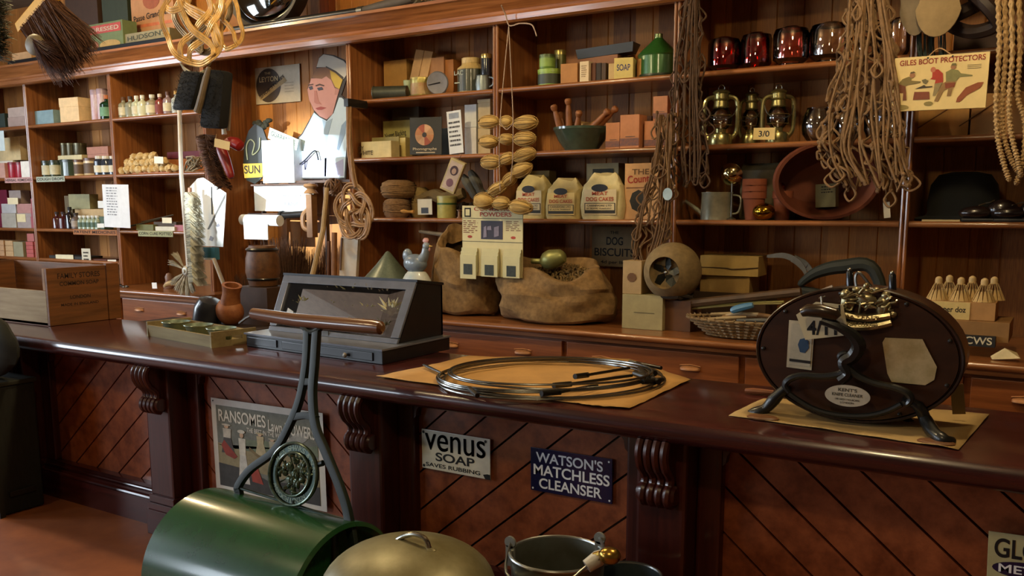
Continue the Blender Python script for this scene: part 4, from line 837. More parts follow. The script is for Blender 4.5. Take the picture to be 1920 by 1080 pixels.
def net(label, tab, Y, cols, rows, r, mat, seed, dep=.05, wob=5.):   # tab: (y, xleft, xright) in the photograph
    rr = random.Random(seed); mb = MB(); node = {}
    y0, y1 = tab[0][0], tab[-1][0]
    def nd(k, i):
        if (k, i) not in node:
            y = y0 + (y1-y0)*k/rows + rr.uniform(-wob, wob)*1.4; xl, xr = interp(tab, max(y0, min(y1, y)))
            u = .5 + .5*math.sin((i/(cols)-.5)*2.7)/math.sin(1.35)
            node[(k, i)] = P(xl + (xr-xl)*u + rr.uniform(-wob, wob), y, Y + rr.uniform(-dep, dep)*.6 + dep*.4*math.sin(i*1.7))
        return node[(k, i)]
    for c in range(cols*2):
        pts = [nd(k, (c + (1 if (k+c) % 2 else 0))//2) for k in range(rows+1)]
        pts2 = []
        for i, p in enumerate(pts):
            pts2.append(p)
            if i < len(pts)-1 and rr.random() < .55: pts2.append((p+pts[i+1])*.5 + Vector((rr.uniform(-.012, .012), rr.uniform(-.015, .015), rr.uniform(-.02, .008))))
        mb.tube(cr(pts2, 4), r, 5)
    for (k, i), p in node.items():
        if rr.random() < .5: mb.blob(p, r*2, r*2, r*2.2, 6, 4, .1)
    for q in range(int(cols*2.5)):
        k = rr.randint(1, rows); a = nd(k, rr.randint(0, cols)); w_ = rr.uniform(.02, .05)
        mb.tube(cr([a, a+Vector((w_, -.01, -.05)), a+Vector((0, -.02, -.085)), a+Vector((-w_, -.01, -.045)), a], 5), r, 5)
    for q in range(cols+2):
        u0 = rr.random(); pts = []
        for k in range(7):
            y = y0+(y1-y0)*(.0 if k == 0 else k/6*rr.uniform(.93, 1.0)); xl, xr = interp(tab, max(y0, min(y1, y))); pts.append(P(xl+(xr-xl)*min(.98, max(.02, u0+rr.uniform(-.05, .05))), y, Y-dep*.7+rr.uniform(-.01, .01)))
        mb.tube(cr(pts, 4), r*1.1, 5)
    if y0 < 0:
        for q in range(6):
            xl, xr = tab[0][1:]; a = P(xl+(xr-xl)*q/5, y0+6, Y+rr.uniform(-.02, .02)); mb.tube([a, Vector((a.x*.5+P((xl+xr)/2, y0, Y).x*.5, Y, 3.4)), Vector((P((xl+xr)/2, y0, Y).x, Y, 3.748))], r, 5)
    o = mb.build('rope_net', mat); return tag(o, label, 'net')
NETM = M('#6b4f32', .9, var=.25, scale=40, bump=.5); NETD = M('#4c3623', .9, var=.25, scale=40, bump=.5)
net('dark brown rope net hanging in front of the post left of the lanterns', [(-14, 1288, 1312), (100, 1268, 1318), (200, 1258, 1322), (280, 1250, 1330), (345, 1266, 1322)], 5.13, 7, 15, .0052, NETD, 3, .045, 5)
net('brown rope net bunched over the post beside the dog cake box, reaching the woven globe', [(215, 1236, 1262), (300, 1228, 1262), (380, 1204, 1262), (450, 1190, 1256), (492, 1186, 1232)], 5.08, 6, 12, .0055, NETM, 4, .035, 5)
net('light brown rope net hanging over the glass bowls, spreading towards its bottom', [(-14, 1592, 1660), (60, 1584, 1672), (120, 1572, 1684), (200, 1552, 1692), (270, 1528, 1698), (310, 1552, 1702), (352, 1582, 1712)], 5.02, 12, 17, .0064, M('#7d6040', .9, var=.25, scale=40, bump=.5), 5, .06, 7)
o = MB().lathe([(0, 0), (.03, 0), (.03, .003), (0, .003)], 20, m=Matrix.Rotation(PI/2, 3, 'X'), sy=1.2).build('paper_tag', M('#9fb6c2', .7)); o.location = P(1252, 364, 5.03); tag(o, 'round pale blue tag tied on the hanging brown net', 'tag')
o = MB(); twist(o, [P(1250, 285, 5.0), P(1251, 320, 5.0), P(1252, 350, 5.0)], .0025, 5); o = o.build('tag_string', ROPE); tag(o, 'short string holding the round pale blue tag', 'string')

# ropes at the right edge
for i, (pts, lb) in enumerate([([(1872, -30), (1874, 80), (1868, 180), (1870, 250), (1880, 300), (1892, 338)], 'tan twisted rope, first from left of the hanging hanks'),
        ([(1884, -30), (1886, 90), (1880, 180), (1880, 240), (1892, 290), (1908, 322)], 'tan twisted rope, second from left of the hanging hanks'),
        ([(1897, -30), (1898, 100), (1892, 190), (1896, 250), (1908, 300), (1914, 330)], 'tan twisted rope, third from left of the hanging hanks'),
        ([(1912, -30), (1912, 100), (1908, 180), (1922, 230), (1918, 300), (1905, 345)], 'tan twisted rope nearest the right edge')]):
    mb = MB(); pp_ = [P(x, y, 4.92+.02*(i % 2)) for x, y in pts]; twist(mb, [Vector((pp_[0].x, pp_[0].y, 3.748)), pp_[0].lerp(Vector((pp_[0].x, pp_[0].y, 3.748)), .4)]+pp_, .0145, 30); o = mb.build('rope', M('#a98a5c', .85, var=.2, scale=60, bump=.4)); tag(o, lb, 'rope')

# soles and laces above the boot sign
SOLE = M('#8b744c', .8, var=.15)
def sole(label, cx, cy, rx, ry, Y, tilt, mat):
    o = MB().prism([( (.17*rx)*math.cos(a)*(1 if math.sin(a) < 0 else .85), .2*ry*math.sin(a)) for a in [k*PI/14 for k in range(28)]], 0, .014).build('cork_sole', mat, bevel=.003); o.location = P(cx, cy, Y); o.rotation_euler = (0, tilt, .4*tilt); tag(o, label, 'insole'); MB().tube([(0, .007, .2*ry-.01), (0, .007, 3.74-o.location.z)], .002, 5).build('string', ROPE, o)
sole('grey felt sole hanging left of the pair above the boot sign', 1713, 5, .42, .8, 5.02, -.12, M('#6f6048', .85)); sole('broad tan cork sole hanging rightmost above the boot sign', 1761, 3, .62, .82, 4.98, .06, SOLE)
sole('dark edged sole hanging edge-on between its neighbours', 1732, 2, .14, .8, 5.0, -.1, M('#53422c', .85))
mb = MB()
for k in range(34):
    x = R.uniform(1720, 1772); mb.tube(cr([P(x, 40, 5.1+R.uniform(-.03, .03)), P(x+R.uniform(-3, 3), 80, 5.1+R.uniform(-.03, .03)), P(x+R.uniform(-2, 4), 112, 5.1+R.uniform(-.03, .03))], 3), .0035, 4)
tag(mb.build('boot_laces', M('#1f2d28', .8)), 'bundle of dark teal boot laces hanging behind the boot sign', 'laces')
o = MB().tube(cr([P(1800, -30, 5.1), P(1850, 10, 5.05), P(1870, 45, 5.1), P(1820, 60, 5.15), P(1780, 40, 5.2), P(1830, 10, 5.15)], 6), .035, 8).build('leather_harness', M('#2a1c14', .6, var=.3)); tag(o, 'dark leather strap bundle hanging at the top right corner', 'harness')

# boot protector sign
SG = M('#d8bf80', .55, var=.08, scale=8, coat=.15)
o, w_, h_ = sign('show_card', 'cream hanging sign reading GILES BOOT PROTECTORS with cobblers at work', 'sign', [(1674, 110), (1856, 96), (1849, 202), (1675, 209)], 4.98, SG, th=.012, bevel=.002)
lettering('GILES BOOT PROTECTORS', o, w_*.06, h_*.845, w_*.9, h_*.1, M('#8c2b1c', .7), -.002, rot=.012)
def bp(poly, h, nm, y=-.002): return flat(o, [(w_*a, h_*b) for a, b in poly], M(h, .75, var=.12, scale=30), nm, y)
# left cobbler bending forward
bp([(.06, .52), (.1, .6), (.17, .64), (.2, .62), (.2, .56), (.3, .54), (.29, .51), (.17, .49), (.1, .44)], '#7a6a3a', 'green_shirt'); bp(oval(.205, .66, .03, .05, 12), '#9a6a48', 'face', -.003); bp([(.18, .69), (.24, .7), (.22, .73), (.185, .72)], '#5a4c30', 'cap', -.0035)
bp([(.05, .52), (.14, .46), (.15, .36), (.16, .2), (.12, .2), (.12, .34), (.08, .34), (.06, .18), (.02, .18), (.03, .36)], '#6b3a1e', 'brown_trousers', -.0026)
# middle cobbler in red
bp([(.42, .6), (.42, .74), (.48, .74), (.53, .66), (.54, .5), (.45, .46), (.46, .55), (.4, .57)], '#a33522', 'red_shirt'); bp(oval(.425, .74, .028, .05, 12), '#b06a4c', 'face', -.003); bp([(.45, .48), (.54, .5), (.5, .36), (.47, .26), (.44, .26), (.45, .4)], '#8b7a52', 'grey_trousers', -.0026)
# right cobbler standing
bp([(.57, .5), (.56, .68), (.62, .73), (.69, .7), (.72, .64), (.84, .6), (.84, .58), (.71, .58), (.67, .5)], '#7d7848', 'olive_shirt'); bp(oval(.635, .77, .028, .05, 12), '#9a6a48', 'face', -.003); bp([(.61, .79), (.67, .79), (.66, .83), (.62, .83)], '#6a6238', 'cap', -.0035)
bp([(.52, .46), (.57, .51), (.67, .5), (.65, .4), (.63, .24), (.59, .24), (.6, .38), (.55, .34), (.5, .14), (.46, .16), (.5, .34)], '#8a6a3e', 'tan_trousers', -.0026); bp([(.56, .48), (.67, .48), (.66, .4), (.57, .38)], '#7c3c22', 'leather_apron', -.003)
bp([(.24, .4), (.43, .42), (.43, .44), (.36, .44), (.34, .47), (.3, .44)], '#3f3424', 'anvil'); bp([(.23, .2), (.41, .2), (.4, .34), (.24, .35)], '#7a4028', 'anvil_block'); bp([(.33, .5), (.36, .48), (.38, .54), (.35, .58), (.31, .56)], '#6b6240', 'held_boot')
bp([(.69, .12), (.73, .12), (.8, .24), (.93, .36), (.96, .46), (.9, .46), (.78, .38), (.7, .2)], '#8b4a28', 'boot_sole'); bp(oval(.1, .07, .09, .05, 16), '#8a7a44', 'grass_patch'); bp(oval(.4, .12, .05, .04, 12), '#8a7a44', 'ground_patch')
for z_ in (.78, .75, .72): bp(rect(.78, z_, .92, z_+.008), '#8a7448', 'small_print')
MB().tube(cr([(w_*.36, .004, h_*.99), (w_*.47, .01, h_*1.13), (w_*.6, .004, h_*1.0)], 5), .003, 5).build('hanging_string', ROPE, o)
for u in (.36, .62): flat(o, oval(w_*u, h_*.96, .005, .005, 8), INKB, 'eyelet', -.003)

# raffia hanks
RAF = M('#cdae6a', .85, h2='#9a7638', scale=26, bump=.5, stretch=(.25, 1, 1))
def hank(px_, py_, wp, hp, tilt):
    a = P(px_-wp/2, py_, 4.84); b = P(px_+wp/2, py_, 4.84); w_ = (b-a).length/2; h_ = abs((P(px_, py_-hp/2, 4.84)-P(px_, py_+hp/2, 4.84)).z)/2
    mb = MB().blob((0, 0, 0), w_*.93, h_*.93, h_*.9, 16, 10, .04)
    for k in range(16):
        t = R.uniform(0, 2*PI); ph = R.uniform(-.25, .25)
        mb.tube([(w_*1.02*math.cos(q), h_*1.0*math.sin(q)*math.cos(t+ph*math.sin(q)), h_*1.0*math.sin(q)*math.sin(t+ph*math.sin(q))) for q in [i*PI/10 for i in range(11)]], .0022, 4)
    o = mb.build('raffia_hank', RAF); o.location = P(px_, py_, 4.84); o.rotation_euler = (0, tilt, 0)
    return o
HK = [(917, 229, 38, 27, 0, 'top row, left'), (949, 228, 25, 23, 0, 'top row, middle'), (986, 230, 44, 30, 0, 'top row, right'), (916, 266, 36, 27, 0, 'second row, left'), (949, 261, 27, 24, 0, 'second row, middle'), (984, 260, 41, 29, 0, 'second row, right'),
      (922, 304, 40, 29, 0, 'third row, left'), (951, 298, 27, 25, -.3, 'third row, middle'), (984, 291, 42, 29, -.25, 'third row, right'), (934, 353, 40, 24, -.4, 'fourth row, left'), (956, 336, 30, 24, -.6, 'fourth row, middle'), (978, 318, 40, 30, -.3, 'fourth row, right'),
      (908, 377, 38, 34, 0, 'bottom row, left'), (940, 381, 33, 26, 0, 'bottom row, middle'), (976, 388, 44, 29, .1, 'bottom row, right')]
for x, y, a, b, t, lb in HK: tag(hank(x, y, a, b, t), 'straw-yellow raffia hank on the hanging strings, ' + lb, 'raffia')
o = MB()
o.tube(cr([P(954, 48, 5.17), P(946, 130, 5.0), P(938, 225, 4.80), P(936, 300, 4.80), P(938, 358, 4.80)], 5), .0032, 5)
o.tube(cr([P(954, 48, 5.17), P(958, 130, 5.0), P(962, 225, 4.80), P(961, 300, 4.80), P(957, 340, 4.80)], 5), .0032, 5)
o.tube(cr([P(939, 232, 4.80), P(950, 243, 4.80), P(961, 232, 4.80)], 5), .0032, 5)
o.tube(cr([P(940, 10, 5.1), P(948, 28, 5.16), P(955, 48, 5.17), P(975, 44, 5.17), P(996, 46, 5.17), P(1003, 58, 5.17), P(1006, 68, 5.17)], 5), .0045, 6)
tag(o.build('hanging_string', M('#a08a78', .85)), 'pale knotted string looped over the cornice, carrying the raffia hanks', 'string')

# condition powders card
o, w_, h_ = sign('show_card', 'cream card of CONDITION POWDERS packets hanging in front of the sacks', 'show card', [(869, 384), (981, 388), (979, 520), (865, 517)], 4.90, M('#cfc596', .7, var=.05), th=.006)
RD = M('#a8412f', .75); lettering('CONDITION', o, w_*.2, h_*.93, w_*.72, h_*.05, RD); lettering('POWDERS', o, w_*.3, h_*.85, w_*.52, h_*.06, RD)
flat(o, rect(w_*.04, h_*.84, w_*.15, h_*.97), INK, 'printed_crest'); flat(o, rect(w_*.06, h_*.86, w_*.13, h_*.95), M('#cfc596', .7), 'crest_inset', -.002)
for z_ in (.82, .49): flat(o, rect(0, h_*z_, w_, h_*(z_+.006)), INK, 'printed_rule')
flat(o, rect(w_*.32, h_*.53, w_*.68, h_*.79), M('#2a2433', .6), 'dark_picture'); 
for q in ([(.36, .55), (.42, .56), (.41, .72), (.37, .7)], [(.42, .66), (.5, .66), (.49, .72), (.43, .71)], [(.54, .56), (.62, .58), (.62, .72), (.54, .7)]): flat(o, [(w_*a, h_*b) for a, b in q], M('#7d7688', .7), 'picture_figure', -.003)
scr = scribble(o, w_, h_, 7, .02, .27, .6, .79, M('#7c4a34', .8), seed=4); scr = scribble(o, w_, h_, 6, .73, .97, .64, .79, M('#7c5a44', .8), seed=5)
for cx_ in (.13, .85): flat(o, oval(w_*cx_, h_*.56, w_*.04, h_*.02, 10), RD, 'red_device')
for c in range(3):
    for k, (z_, y_) in enumerate([(.0, -.028), (.05, -.02), (.1, -.012)]):
        x_ = w_*(.0 + .36*c); pk = MB().box(x_, x_+w_*.27, y_, y_+.006, h_*z_-.02*(c == 0), h_*(z_+.30)).build('powder_packet', M('#c9c294', .7, var=.05), o, smooth=False, bevel=.001)
        flat(pk, rect(x_+w_*.06, h_*(z_+.02), x_+w_*.21, h_*(z_+(.17 if k == 2 or True else .05))), M('#2f3630', .7, var=.3, scale=60), 'dark_picture', y_-.001)
MB().tube([(w_*.3, .002, h_), (w_*.62, -.09, h_+.09), (w_*.8, .002, h_)], .002, 5).build('hanging_string', ROPE, o)
# diamond card
cpos = P(848, 330, 5.2); o = MB().box(-.055, .055, 0, .05, -.115, .115).build('seed_packet', M('#b9a97c', .7, var=.08), smooth=False, bevel=.003); o.location = cpos; o.rotation_euler = (.1, .42, .35)
tag(o, 'cream printed packet hanging askew from the shelf edge by a thread', 'packet'); flat(o, rect(-.045, -.1, .045, .1), M('#c2b0a6', .7), 'printed_front'); flat(o, oval(.0, .04, .03, .035, 14), M('#4b3a44', .7), 'dark_portrait', -.002); flat(o, oval(.0, .035, .016, .022, 12), M('#b79a8a', .7), 'portrait_face', -.003); flat(o, oval(0, -.05, .026, .03, 12), M('#7c5a6a', .7), 'second_picture', -.002)
MB().tube([(0, .02, .11), (-.01, .06, .15)], .002, 4).build('thread', INK, o)

# ---------------------------------------------------------------- carpet beaters
def knot(mb, c, rx, rz, p, q, lo, strands, r, dep=.012, rot=0., gap=None):
    gap = gap or r*2.1
    for s_ in range(strands):
        off = (s_-(strands-1)/2)*gap; n = 46*q; pts = []
        for i in range(n):
            t = 2*PI*q*i/n; m_ = (1+lo)/2 + (1-lo)/2*math.cos(p*t/q)
            x, z = m_*math.cos(t), m_*math.sin(t)
            k = 1 + off/max(.02, m_*min(rx, rz))
            x2, z2 = x*k*rx, z*k*rz
            pts.append(c + Vector((x2*math.cos(rot)-z2*math.sin(rot), -dep*math.sin(p*t/q*2+.6), x2*math.sin(rot)+z2*math.cos(rot))))
        mb.tube(pts, r, 6, True)
t = thing('carpet_beater', 'round woven cane carpet beater hanging by its handle at the alcove edge', 'carpet beater', P(664, 398, 5.1))
mb = MB(); knot(mb, Vector((0, 0, 0)), .178, .205, 5, 3, .42, 2, .0085, .012, .3); knot(mb, Vector((0, .008, 0)), .165, .19, 4, 3, .1, 2, .007, .012, .2)
mb.build('woven_head', M('#9a7650', .5, var=.25, scale=40, bump=.2), t)
mb = MB(); hp = [P(668, 352, 5.1)-t.location, P(661, 322, 5.1)-t.location, P(655, 270, 5.1)-t.location, P(654, 200, 5.1)-t.location]
for k in range(4): mb.tube(cr([p + Vector((.012*math.cos(k*PI/2+i*.6), .012*math.sin(k*PI/2+i*.6), 0)) for i, p in enumerate(hp)], 5), .0115, 7)
mb.build('handle', M('#8f6a42', .5, var=.2, scale=40, bump=.2), t)
MB().box(-.02, .02, -.03, .185, 0, .055).build('wall_hook', IRON, t).location = hp[-1]
def strap(mb, pts, Y, n=3, r=.0085, gap=.015, ph=0.):
    p = cr([P(x, y, Y) for x, y in pts], 7); m_ = len(p)
    for k in range(n):
        out = []
        for i in range(m_):
            tg = (p[min(i+1, m_-1)]-p[max(i-1, 0)]).normalized(); s_ = Vector((-tg.z, 0, tg.x)); out.append(p[i] + s_*gap*(k-(n-1)/2) + Vector((0, .014*math.sin(i*.45+ph), 0)))
        mb.tube(out, r, 6)
def cluster(label, Y, mat, paths, hpath, n=3, r=.0085, gap=.0155):
    t = thing('carpet_beater', label, 'carpet beater', P(hpath[-1][0], hpath[-1][1], Y)); mb = MB()
    for i, q_ in enumerate(paths): strap(mb, q_, Y - .006*(i % 2), n, r, gap, i*1.7)
    mb.v = [v - t.location for v in mb.v]; mb.build('woven_head', mat, t)
    mb = MB(); strap(mb, hpath, Y+.01, 4, .010, .014); mb.v = [v - t.location for v in mb.v]; tp = P(hpath[-1][0], hpath[-1][1], Y+.01); mb.tube([tp-t.location, Vector((0, .01, 3.748-t.location.z))], .004, 5); mb.build('handle', mat, t)
cluster('yellow cane carpet beater hanging frontmost in the cluster at the top', 4.22, CANE,
    [[(330, -30), (309, 10), (306, 50), (320, 85), (345, 112), (380, 119), (402, 104), (412, 70), (400, 40), (372, 22), (345, 4), (338, -25)],
     [(352, -30), (340, 0), (344, 30), (366, 58), (394, 84), (404, 104)], [(386, -30), (393, 5), (386, 32), (366, 56), (344, 78), (340, 108)],
     [(420, -30), (410, 20), (398, 50), (378, 74), (360, 94), (350, 112)], [(336, 0), (356, 20), (384, 40), (402, 60), (408, 86)], [(310, 14), (330, 20), (352, -2), (360, -30)]],
    [(368, -60), (366, -110), (362, -170)])
cluster('cane carpet beater hanging behind and right of the front one in the cluster', 4.36, CANE,
    [[(424, -30), (446, 20), (454, 55), (444, 84), (424, 92), (408, 70), (402, 30), (412, -20)], [(440, -20), (424, 20), (412, 50), (420, 84)], [(402, 10), (420, 40), (440, 66), (446, 84)]],
    [(424, -60), (426, -110), (424, -170)], 2, .009)
cluster('greyish cane carpet beater, rearmost of the cluster, partly behind the front one', 4.5, M('#8b7a58', .5, var=.25, scale=40),
    [[(350, -30), (330, 15), (335, 50), (360, 80), (384, 98), (402, 80), (424, 40), (430, 0), (420, -30)], [(330, 10), (352, 44), (372, 80), (382, 100)], [(420, 0), (396, 30), (372, 60), (352, 84)]],
    [(390, -60), (390, -110), (390, -170)], 3, .009)
o = MB()
for k in range(3): o.tube(cr([P(338, 118, 4.25), P(350, 130+3*k, 4.24), P(368, 138+3*k, 4.22), P(388, 128, 4.25), P(398, 112, 4.27)], 5), .006, 6)
tag(o.build('cane_loop', M('#8f8468', .6)), 'loose grey cane loop hanging below the beater cluster', 'cane')
# small wicker ball in the alcove
o = MB()
for k in range(10):
    m_ = Euler((R.uniform(0, 3), R.uniform(0, 3), R.uniform(0, 3))).to_matrix(); o.tube([m_ @ Vector((.068*math.cos(a), .068*math.sin(a), 0)) for a in [i*PI/10 for i in range(20)]], .008, 6, True)
o = o.build('wicker_ball', M('#6e5038', .6)); o.location = P(625, 351, 5.5); tag(o, 'small dark wicker ball beside the round carpet beater', 'ball')

# ---------------------------------------------------------------- brushes
def bristles(mb, A, B, D, L, n, r, spread=.25, seed=1, thick=.03, curl=.0):
    rr = random.Random(seed)
    for k in range(n):
        u = rr.random(); p = A.lerp(B, u) + Vector((0, rr.uniform(-thick, thick), 0))
        d = (D + Vector((rr.uniform(-spread, spread), rr.uniform(-spread, spread)*.6, rr.uniform(-spread, spread)))).normalized()
        l_ = L*rr.uniform(.75, 1.05); m_ = p + d*l_*.5 + Vector((0, 0, -curl*l_))
        mb.tube([p, m_, p+d*l_+Vector((0, 0, -curl*l_*2))], [r, r*.9, r*.4], 3)
    return mb
Yb = 3.75
t = thing('yard_broom', 'yellow-backed broom head with long brown bristles hanging at the top left', 'broom', P(65, 25, Yb)); c0 = t.location
A, B = P(47, 50, Yb)-c0, P(96, -8, Yb)-c0; ax = (B-A).normalized(); nn = Vector((-ax.z, 0, ax.x)); nn = -nn if nn.x < 0 else nn
mb = MB(); A2, B2 = A-ax*.03, B+ax*.05; h2_ = nn*.034
for_ = [A2-h2_+Vector((0, -.05, 0)), B2-h2_+Vector((0, -.05, 0)), B2-h2_+Vector((0, .05, 0)), A2-h2_+Vector((0, .05, 0))]
mb.hexa(for_, [v+h2_*2 for v in for_]); mb.build('wooden_back', M('#e6ac3c', .5, var=.1), t, smooth=False, bevel=.006)
bristles(MB(), A+nn*.02, B+nn*.02, (nn*1.0+Vector((.55, 0, .12))).normalized(), .50, 2200, .003, .2, 3, .05, .04).build('bristles', M('#6e4a34', .8, h2='#472c1e', scale=60), t)
MB().tube([B, B+(B-A)*.6, Vector((B.x, 0, 3.748-c0.z))], [.014, .014, .004], 8).build('handle', M('#8a6a40', .6), t)
t = thing('hand_brush', 'brush with a rounded grey wooden block below the yellow-backed broom', 'brush', P(66, 84, Yb-.12)); c0 = t.location
MB().blob((0, 0, 0), .085, .05, .07, 18, 12).build('wooden_block', M('#77694e', .6), t)
bristles(MB(), Vector((.02, 0, .04)), Vector((.07, 0, -.04)), Vector((.85, 0, -.5)), .22, 700, .0024, .38, 5, .04, .05).build('bristles', M('#4a2a1e', .85), t)
t = thing('sweeping_brush', 'dark broom of black and olive bristles filling the top left corner', 'broom', P(-8, 40, Yb-.05))
MB().box(-.16, -.1, -.05, .05, -.25, .35).build('wooden_back', BLACK, t, bevel=.01)
bristles(MB(), Vector((-.12, 0, -.22)), Vector((-.08, 0, .35)), Vector((.96, 0, .1)), .20, 900, .003, .3, 7, .06, .1).build('bristles', M('#1e211a', .9, h2='#3a3a1c', scale=20), t)
MB().tube([(-.13, 0, .3), (-.13, 0, 3.748-t.location.z)], .012, 8).build('handle', M('#5a4630', .6), t)
# black brushes under the beaters
def soft_brush(name, label, quad, Y, th, mat, hair=True):
    t = thing(name, label, 'brush', P(*[sum(q[i] for q in quad)/4 for i in (0, 1)], Y)); c0 = t.location; q = [P(x, y, Y)-c0 for x, y in quad]
    mb = MB().hexa([q[3]+Vector((0, -th, 0)), q[2]+Vector((0, -th, 0)), q[2]+Vector((0, th, 0)), q[3]+Vector((0, th, 0))], [q[0]+Vector((0, -th, 0)), q[1]+Vector((0, -th, 0)), q[1]+Vector((0, th, 0)), q[0]+Vector((0, th, 0))])
    o = mb.build('hair_block', mat, t, bevel=.03)
    mb = MB(); rr = random.Random(5)
    for k in range(500):
        u, v = rr.random(), rr.random(); p = q[0].lerp(q[1], u).lerp(q[3].lerp(q[2], u), v); e = Vector((rr.uniform(-1, 1), -1*rr.random(), rr.uniform(-1, 1)))
        p2 = p + Vector((0, -th*.95, 0)); mb.tube([p2, p2 + e*.016], [.0016, .0006], 3)
    mb.build('bristles', mat, t); return t, q
BH = M('#070606', .95, var=.3)
t, q = soft_brush('banister_brush', 'black banister brush hanging left, its wooden handle at its side', [(346, 132), (384, 136), (364, 206), (328, 207)], 4.2, .035, BH)
MB().tube(cr([P(392, 126, 4.17)-t.location, P(384, 155, 4.17)-t.location, P(377, 185, 4.17)-t.location, P(370, 210, 4.17)-t.location], 4), [.014, .016, .019, .021, .022, .022, .022, .023, .024, .024, .024, .025, .027][:13], 10).build('handle', M('#5e4e38', .55), t)
t, q = soft_brush('clothes_brush', 'long black-bristled brush hanging right of the banister brush', [(392, 130), (430, 134), (420, 242), (382, 240)], 4.28, .045, BH)
MB().tube(cr([P(430, 140, 4.4)-t.location, P(431, 190, 4.4)-t.location, P(428, 245, 4.4)-t.location], 4), .012, 8).build('handle', M('#8a7c62', .6), t)
t = thing('bottle_brush', 'long brown bristle brush curving down below the black brushes', 'brush', P(400, 300, 4.3)); c0 = t.location
path = cr([P(386, 252, 4.3)-c0, P(392, 284, 4.3)-c0, P(403, 318, 4.3)-c0, P(421, 348, 4.3)-c0], 8); mb = MB(); rr = random.Random(9)
for k in range(1900):
    i = rr.random()*(len(path)-1.01); p = path[int(i)].lerp(path[int(i)+1], i-int(i)); a = rr.uniform(0, 2*PI); s_ = .072*(1-.25*i/len(path))
    mb.tube([p, p + Vector((math.cos(a)*s_, math.sin(a)*s_, math.sin(a*3)*.015-.02))], [.0022, .001], 3)
mb.build('bristles', M('#5c3a26', .85, h2='#3a2418', scale=30), t); MB().tube(path, .008, 6).build('twisted_stem', M('#3f2c20', .6), t)
o, w_, h_ = card('price_tag', 'buff price tag tied to the brown bristle brush', 'tag', [(404, 260), (432, 266), (429, 282), (400, 274)], 4.22, '#c9ab6c'); MB().tube([(.01, 0, h_*.8), (-.01, .02, h_*1.5)], .0015, 4).build('string', ROPE, o)
t = thing('red_brush', 'brush with a bright red back hanging behind the brown bristle brush', 'brush', P(432, 290, 4.42)); c0 = t.location
MB().tube(cr([P(424, 266, 4.42)-c0, P(440, 268, 4.42)-c0, P(452, 276, 4.42)-c0], 5), [.02, .028, .034, .038, .04, .042, .043, .042, .04, .036, .02], 12).build('rounded_end', M('#8c1512', .45, coat=.2), t)
MB().tube(cr([P(413, 276, 4.3)-c0, P(424, 304, 4.3)-c0, P(434, 334, 4.3)-c0], 5), [.03, .034, .036, .036, .036, .034, .032, .03, .028, .024, .015], 12).build('red_back', M('#7d1210', .45, coat=.2), t)
o = MB().tube([P(417, 226, 4.38), P(421, 252, 4.38)], [.008, .018], 8).build('white_tassel', WHITE); tag(o, 'small white tassel showing between the black brush and red brush', 'tassel')
# white pole with cream chimney brush and flue brush
Yp = 4.92
t = thing('flue_brush', 'white pole ending in a round brush with a fan of cream bristle tufts', 'brush', P(360, 508, Yp)); c0 = t.location
MB().tube([P(336, 195, Yp)-c0, P(340, 330, Yp)-c0, P(354, 500, Yp)-c0], [.017, .017, .02], 10).build('pole', M('#d6cdbc', .5, var=.06), t)
MB().lathe([(0, -.02), (.04, -.018), (.045, 0), (.03, .018), (.015, .02), (.012, .03), (0, .03)], 24, tuple(P(349, 508, Yp)-c0), Matrix.Rotation(PI/2, 3, 'X')).build('hub', M('#b9b4a4', .4, .2), t)
hb = P(349, 508, Yp)-c0
for k, a in enumerate([2.2, 2.7, 3.7, 4.1, 4.5, 4.9, 5.3]):
    d = Vector((math.cos(a), -.12, math.sin(a))); mb = MB(); rr = random.Random(k)
    for j in range(90):
        e = (d + Vector((rr.uniform(-.13, .13), rr.uniform(-.13, .13), rr.uniform(-.13, .13)))).normalized(); L_ = rr.uniform(.13, .17); p = hb + d*.03
        mb.tube([p, p+e*L_*.6, p+e*L_+Vector((0, 0, -.012))], [.002, .003, .0012], 3)
    mb.build('bristle_tuft', M('#b8ae98', .8, h2='#80765f', scale=20), t)
t = thing('ceiling_brush', 'tall cream bristle brush with a toothed dark edge beside the white pole', 'brush', P(370, 450, Yp-.03)); c0 = t.location
mb = MB(); rr = random.Random(2); a_, b_ = P(352, 362, Yp-.03)-c0, P(361, 530, Yp-.03)-c0
for k in range(2400):
    u = rr.random(); p = a_.lerp(b_, u); wv = .012*math.sin(u*70); L_ = .115*(1 - .12*math.cos(u*9)) * (1 if u > .02 else .6)
    y_ = rr.uniform(-.04, .04); mb.tube([p+Vector((0, y_, 0)), p+Vector((L_*.5, y_*1.2, .008+wv*.5)), p+Vector((L_*rr.uniform(.85, 1.08), y_*1.3, -.03+wv))], [.0026, .0026, .001], 3)
mb.build('bristles', M('#d9d3bd', .85, h2='#aaa285', scale=14), t)
mb = MB(); mb.tube([a_+Vector((-.012, 0, 0)), b_+Vector((-.012, 0, 0))], .01, 8)
for k in range(46): p = a_.lerp(b_, k/45); mb.box(p.x-.014, p.x+.008, -.03, -.012, p.z-.0022, p.z+.0022)
mb.build('stitched_back', M('#2a241c', .6), t); MB().cyl(P(356, 352, Yp)-c0, P(356, 368, Yp)-c0, .016).build('end_cap', M('#9c6a4a', .5), t)
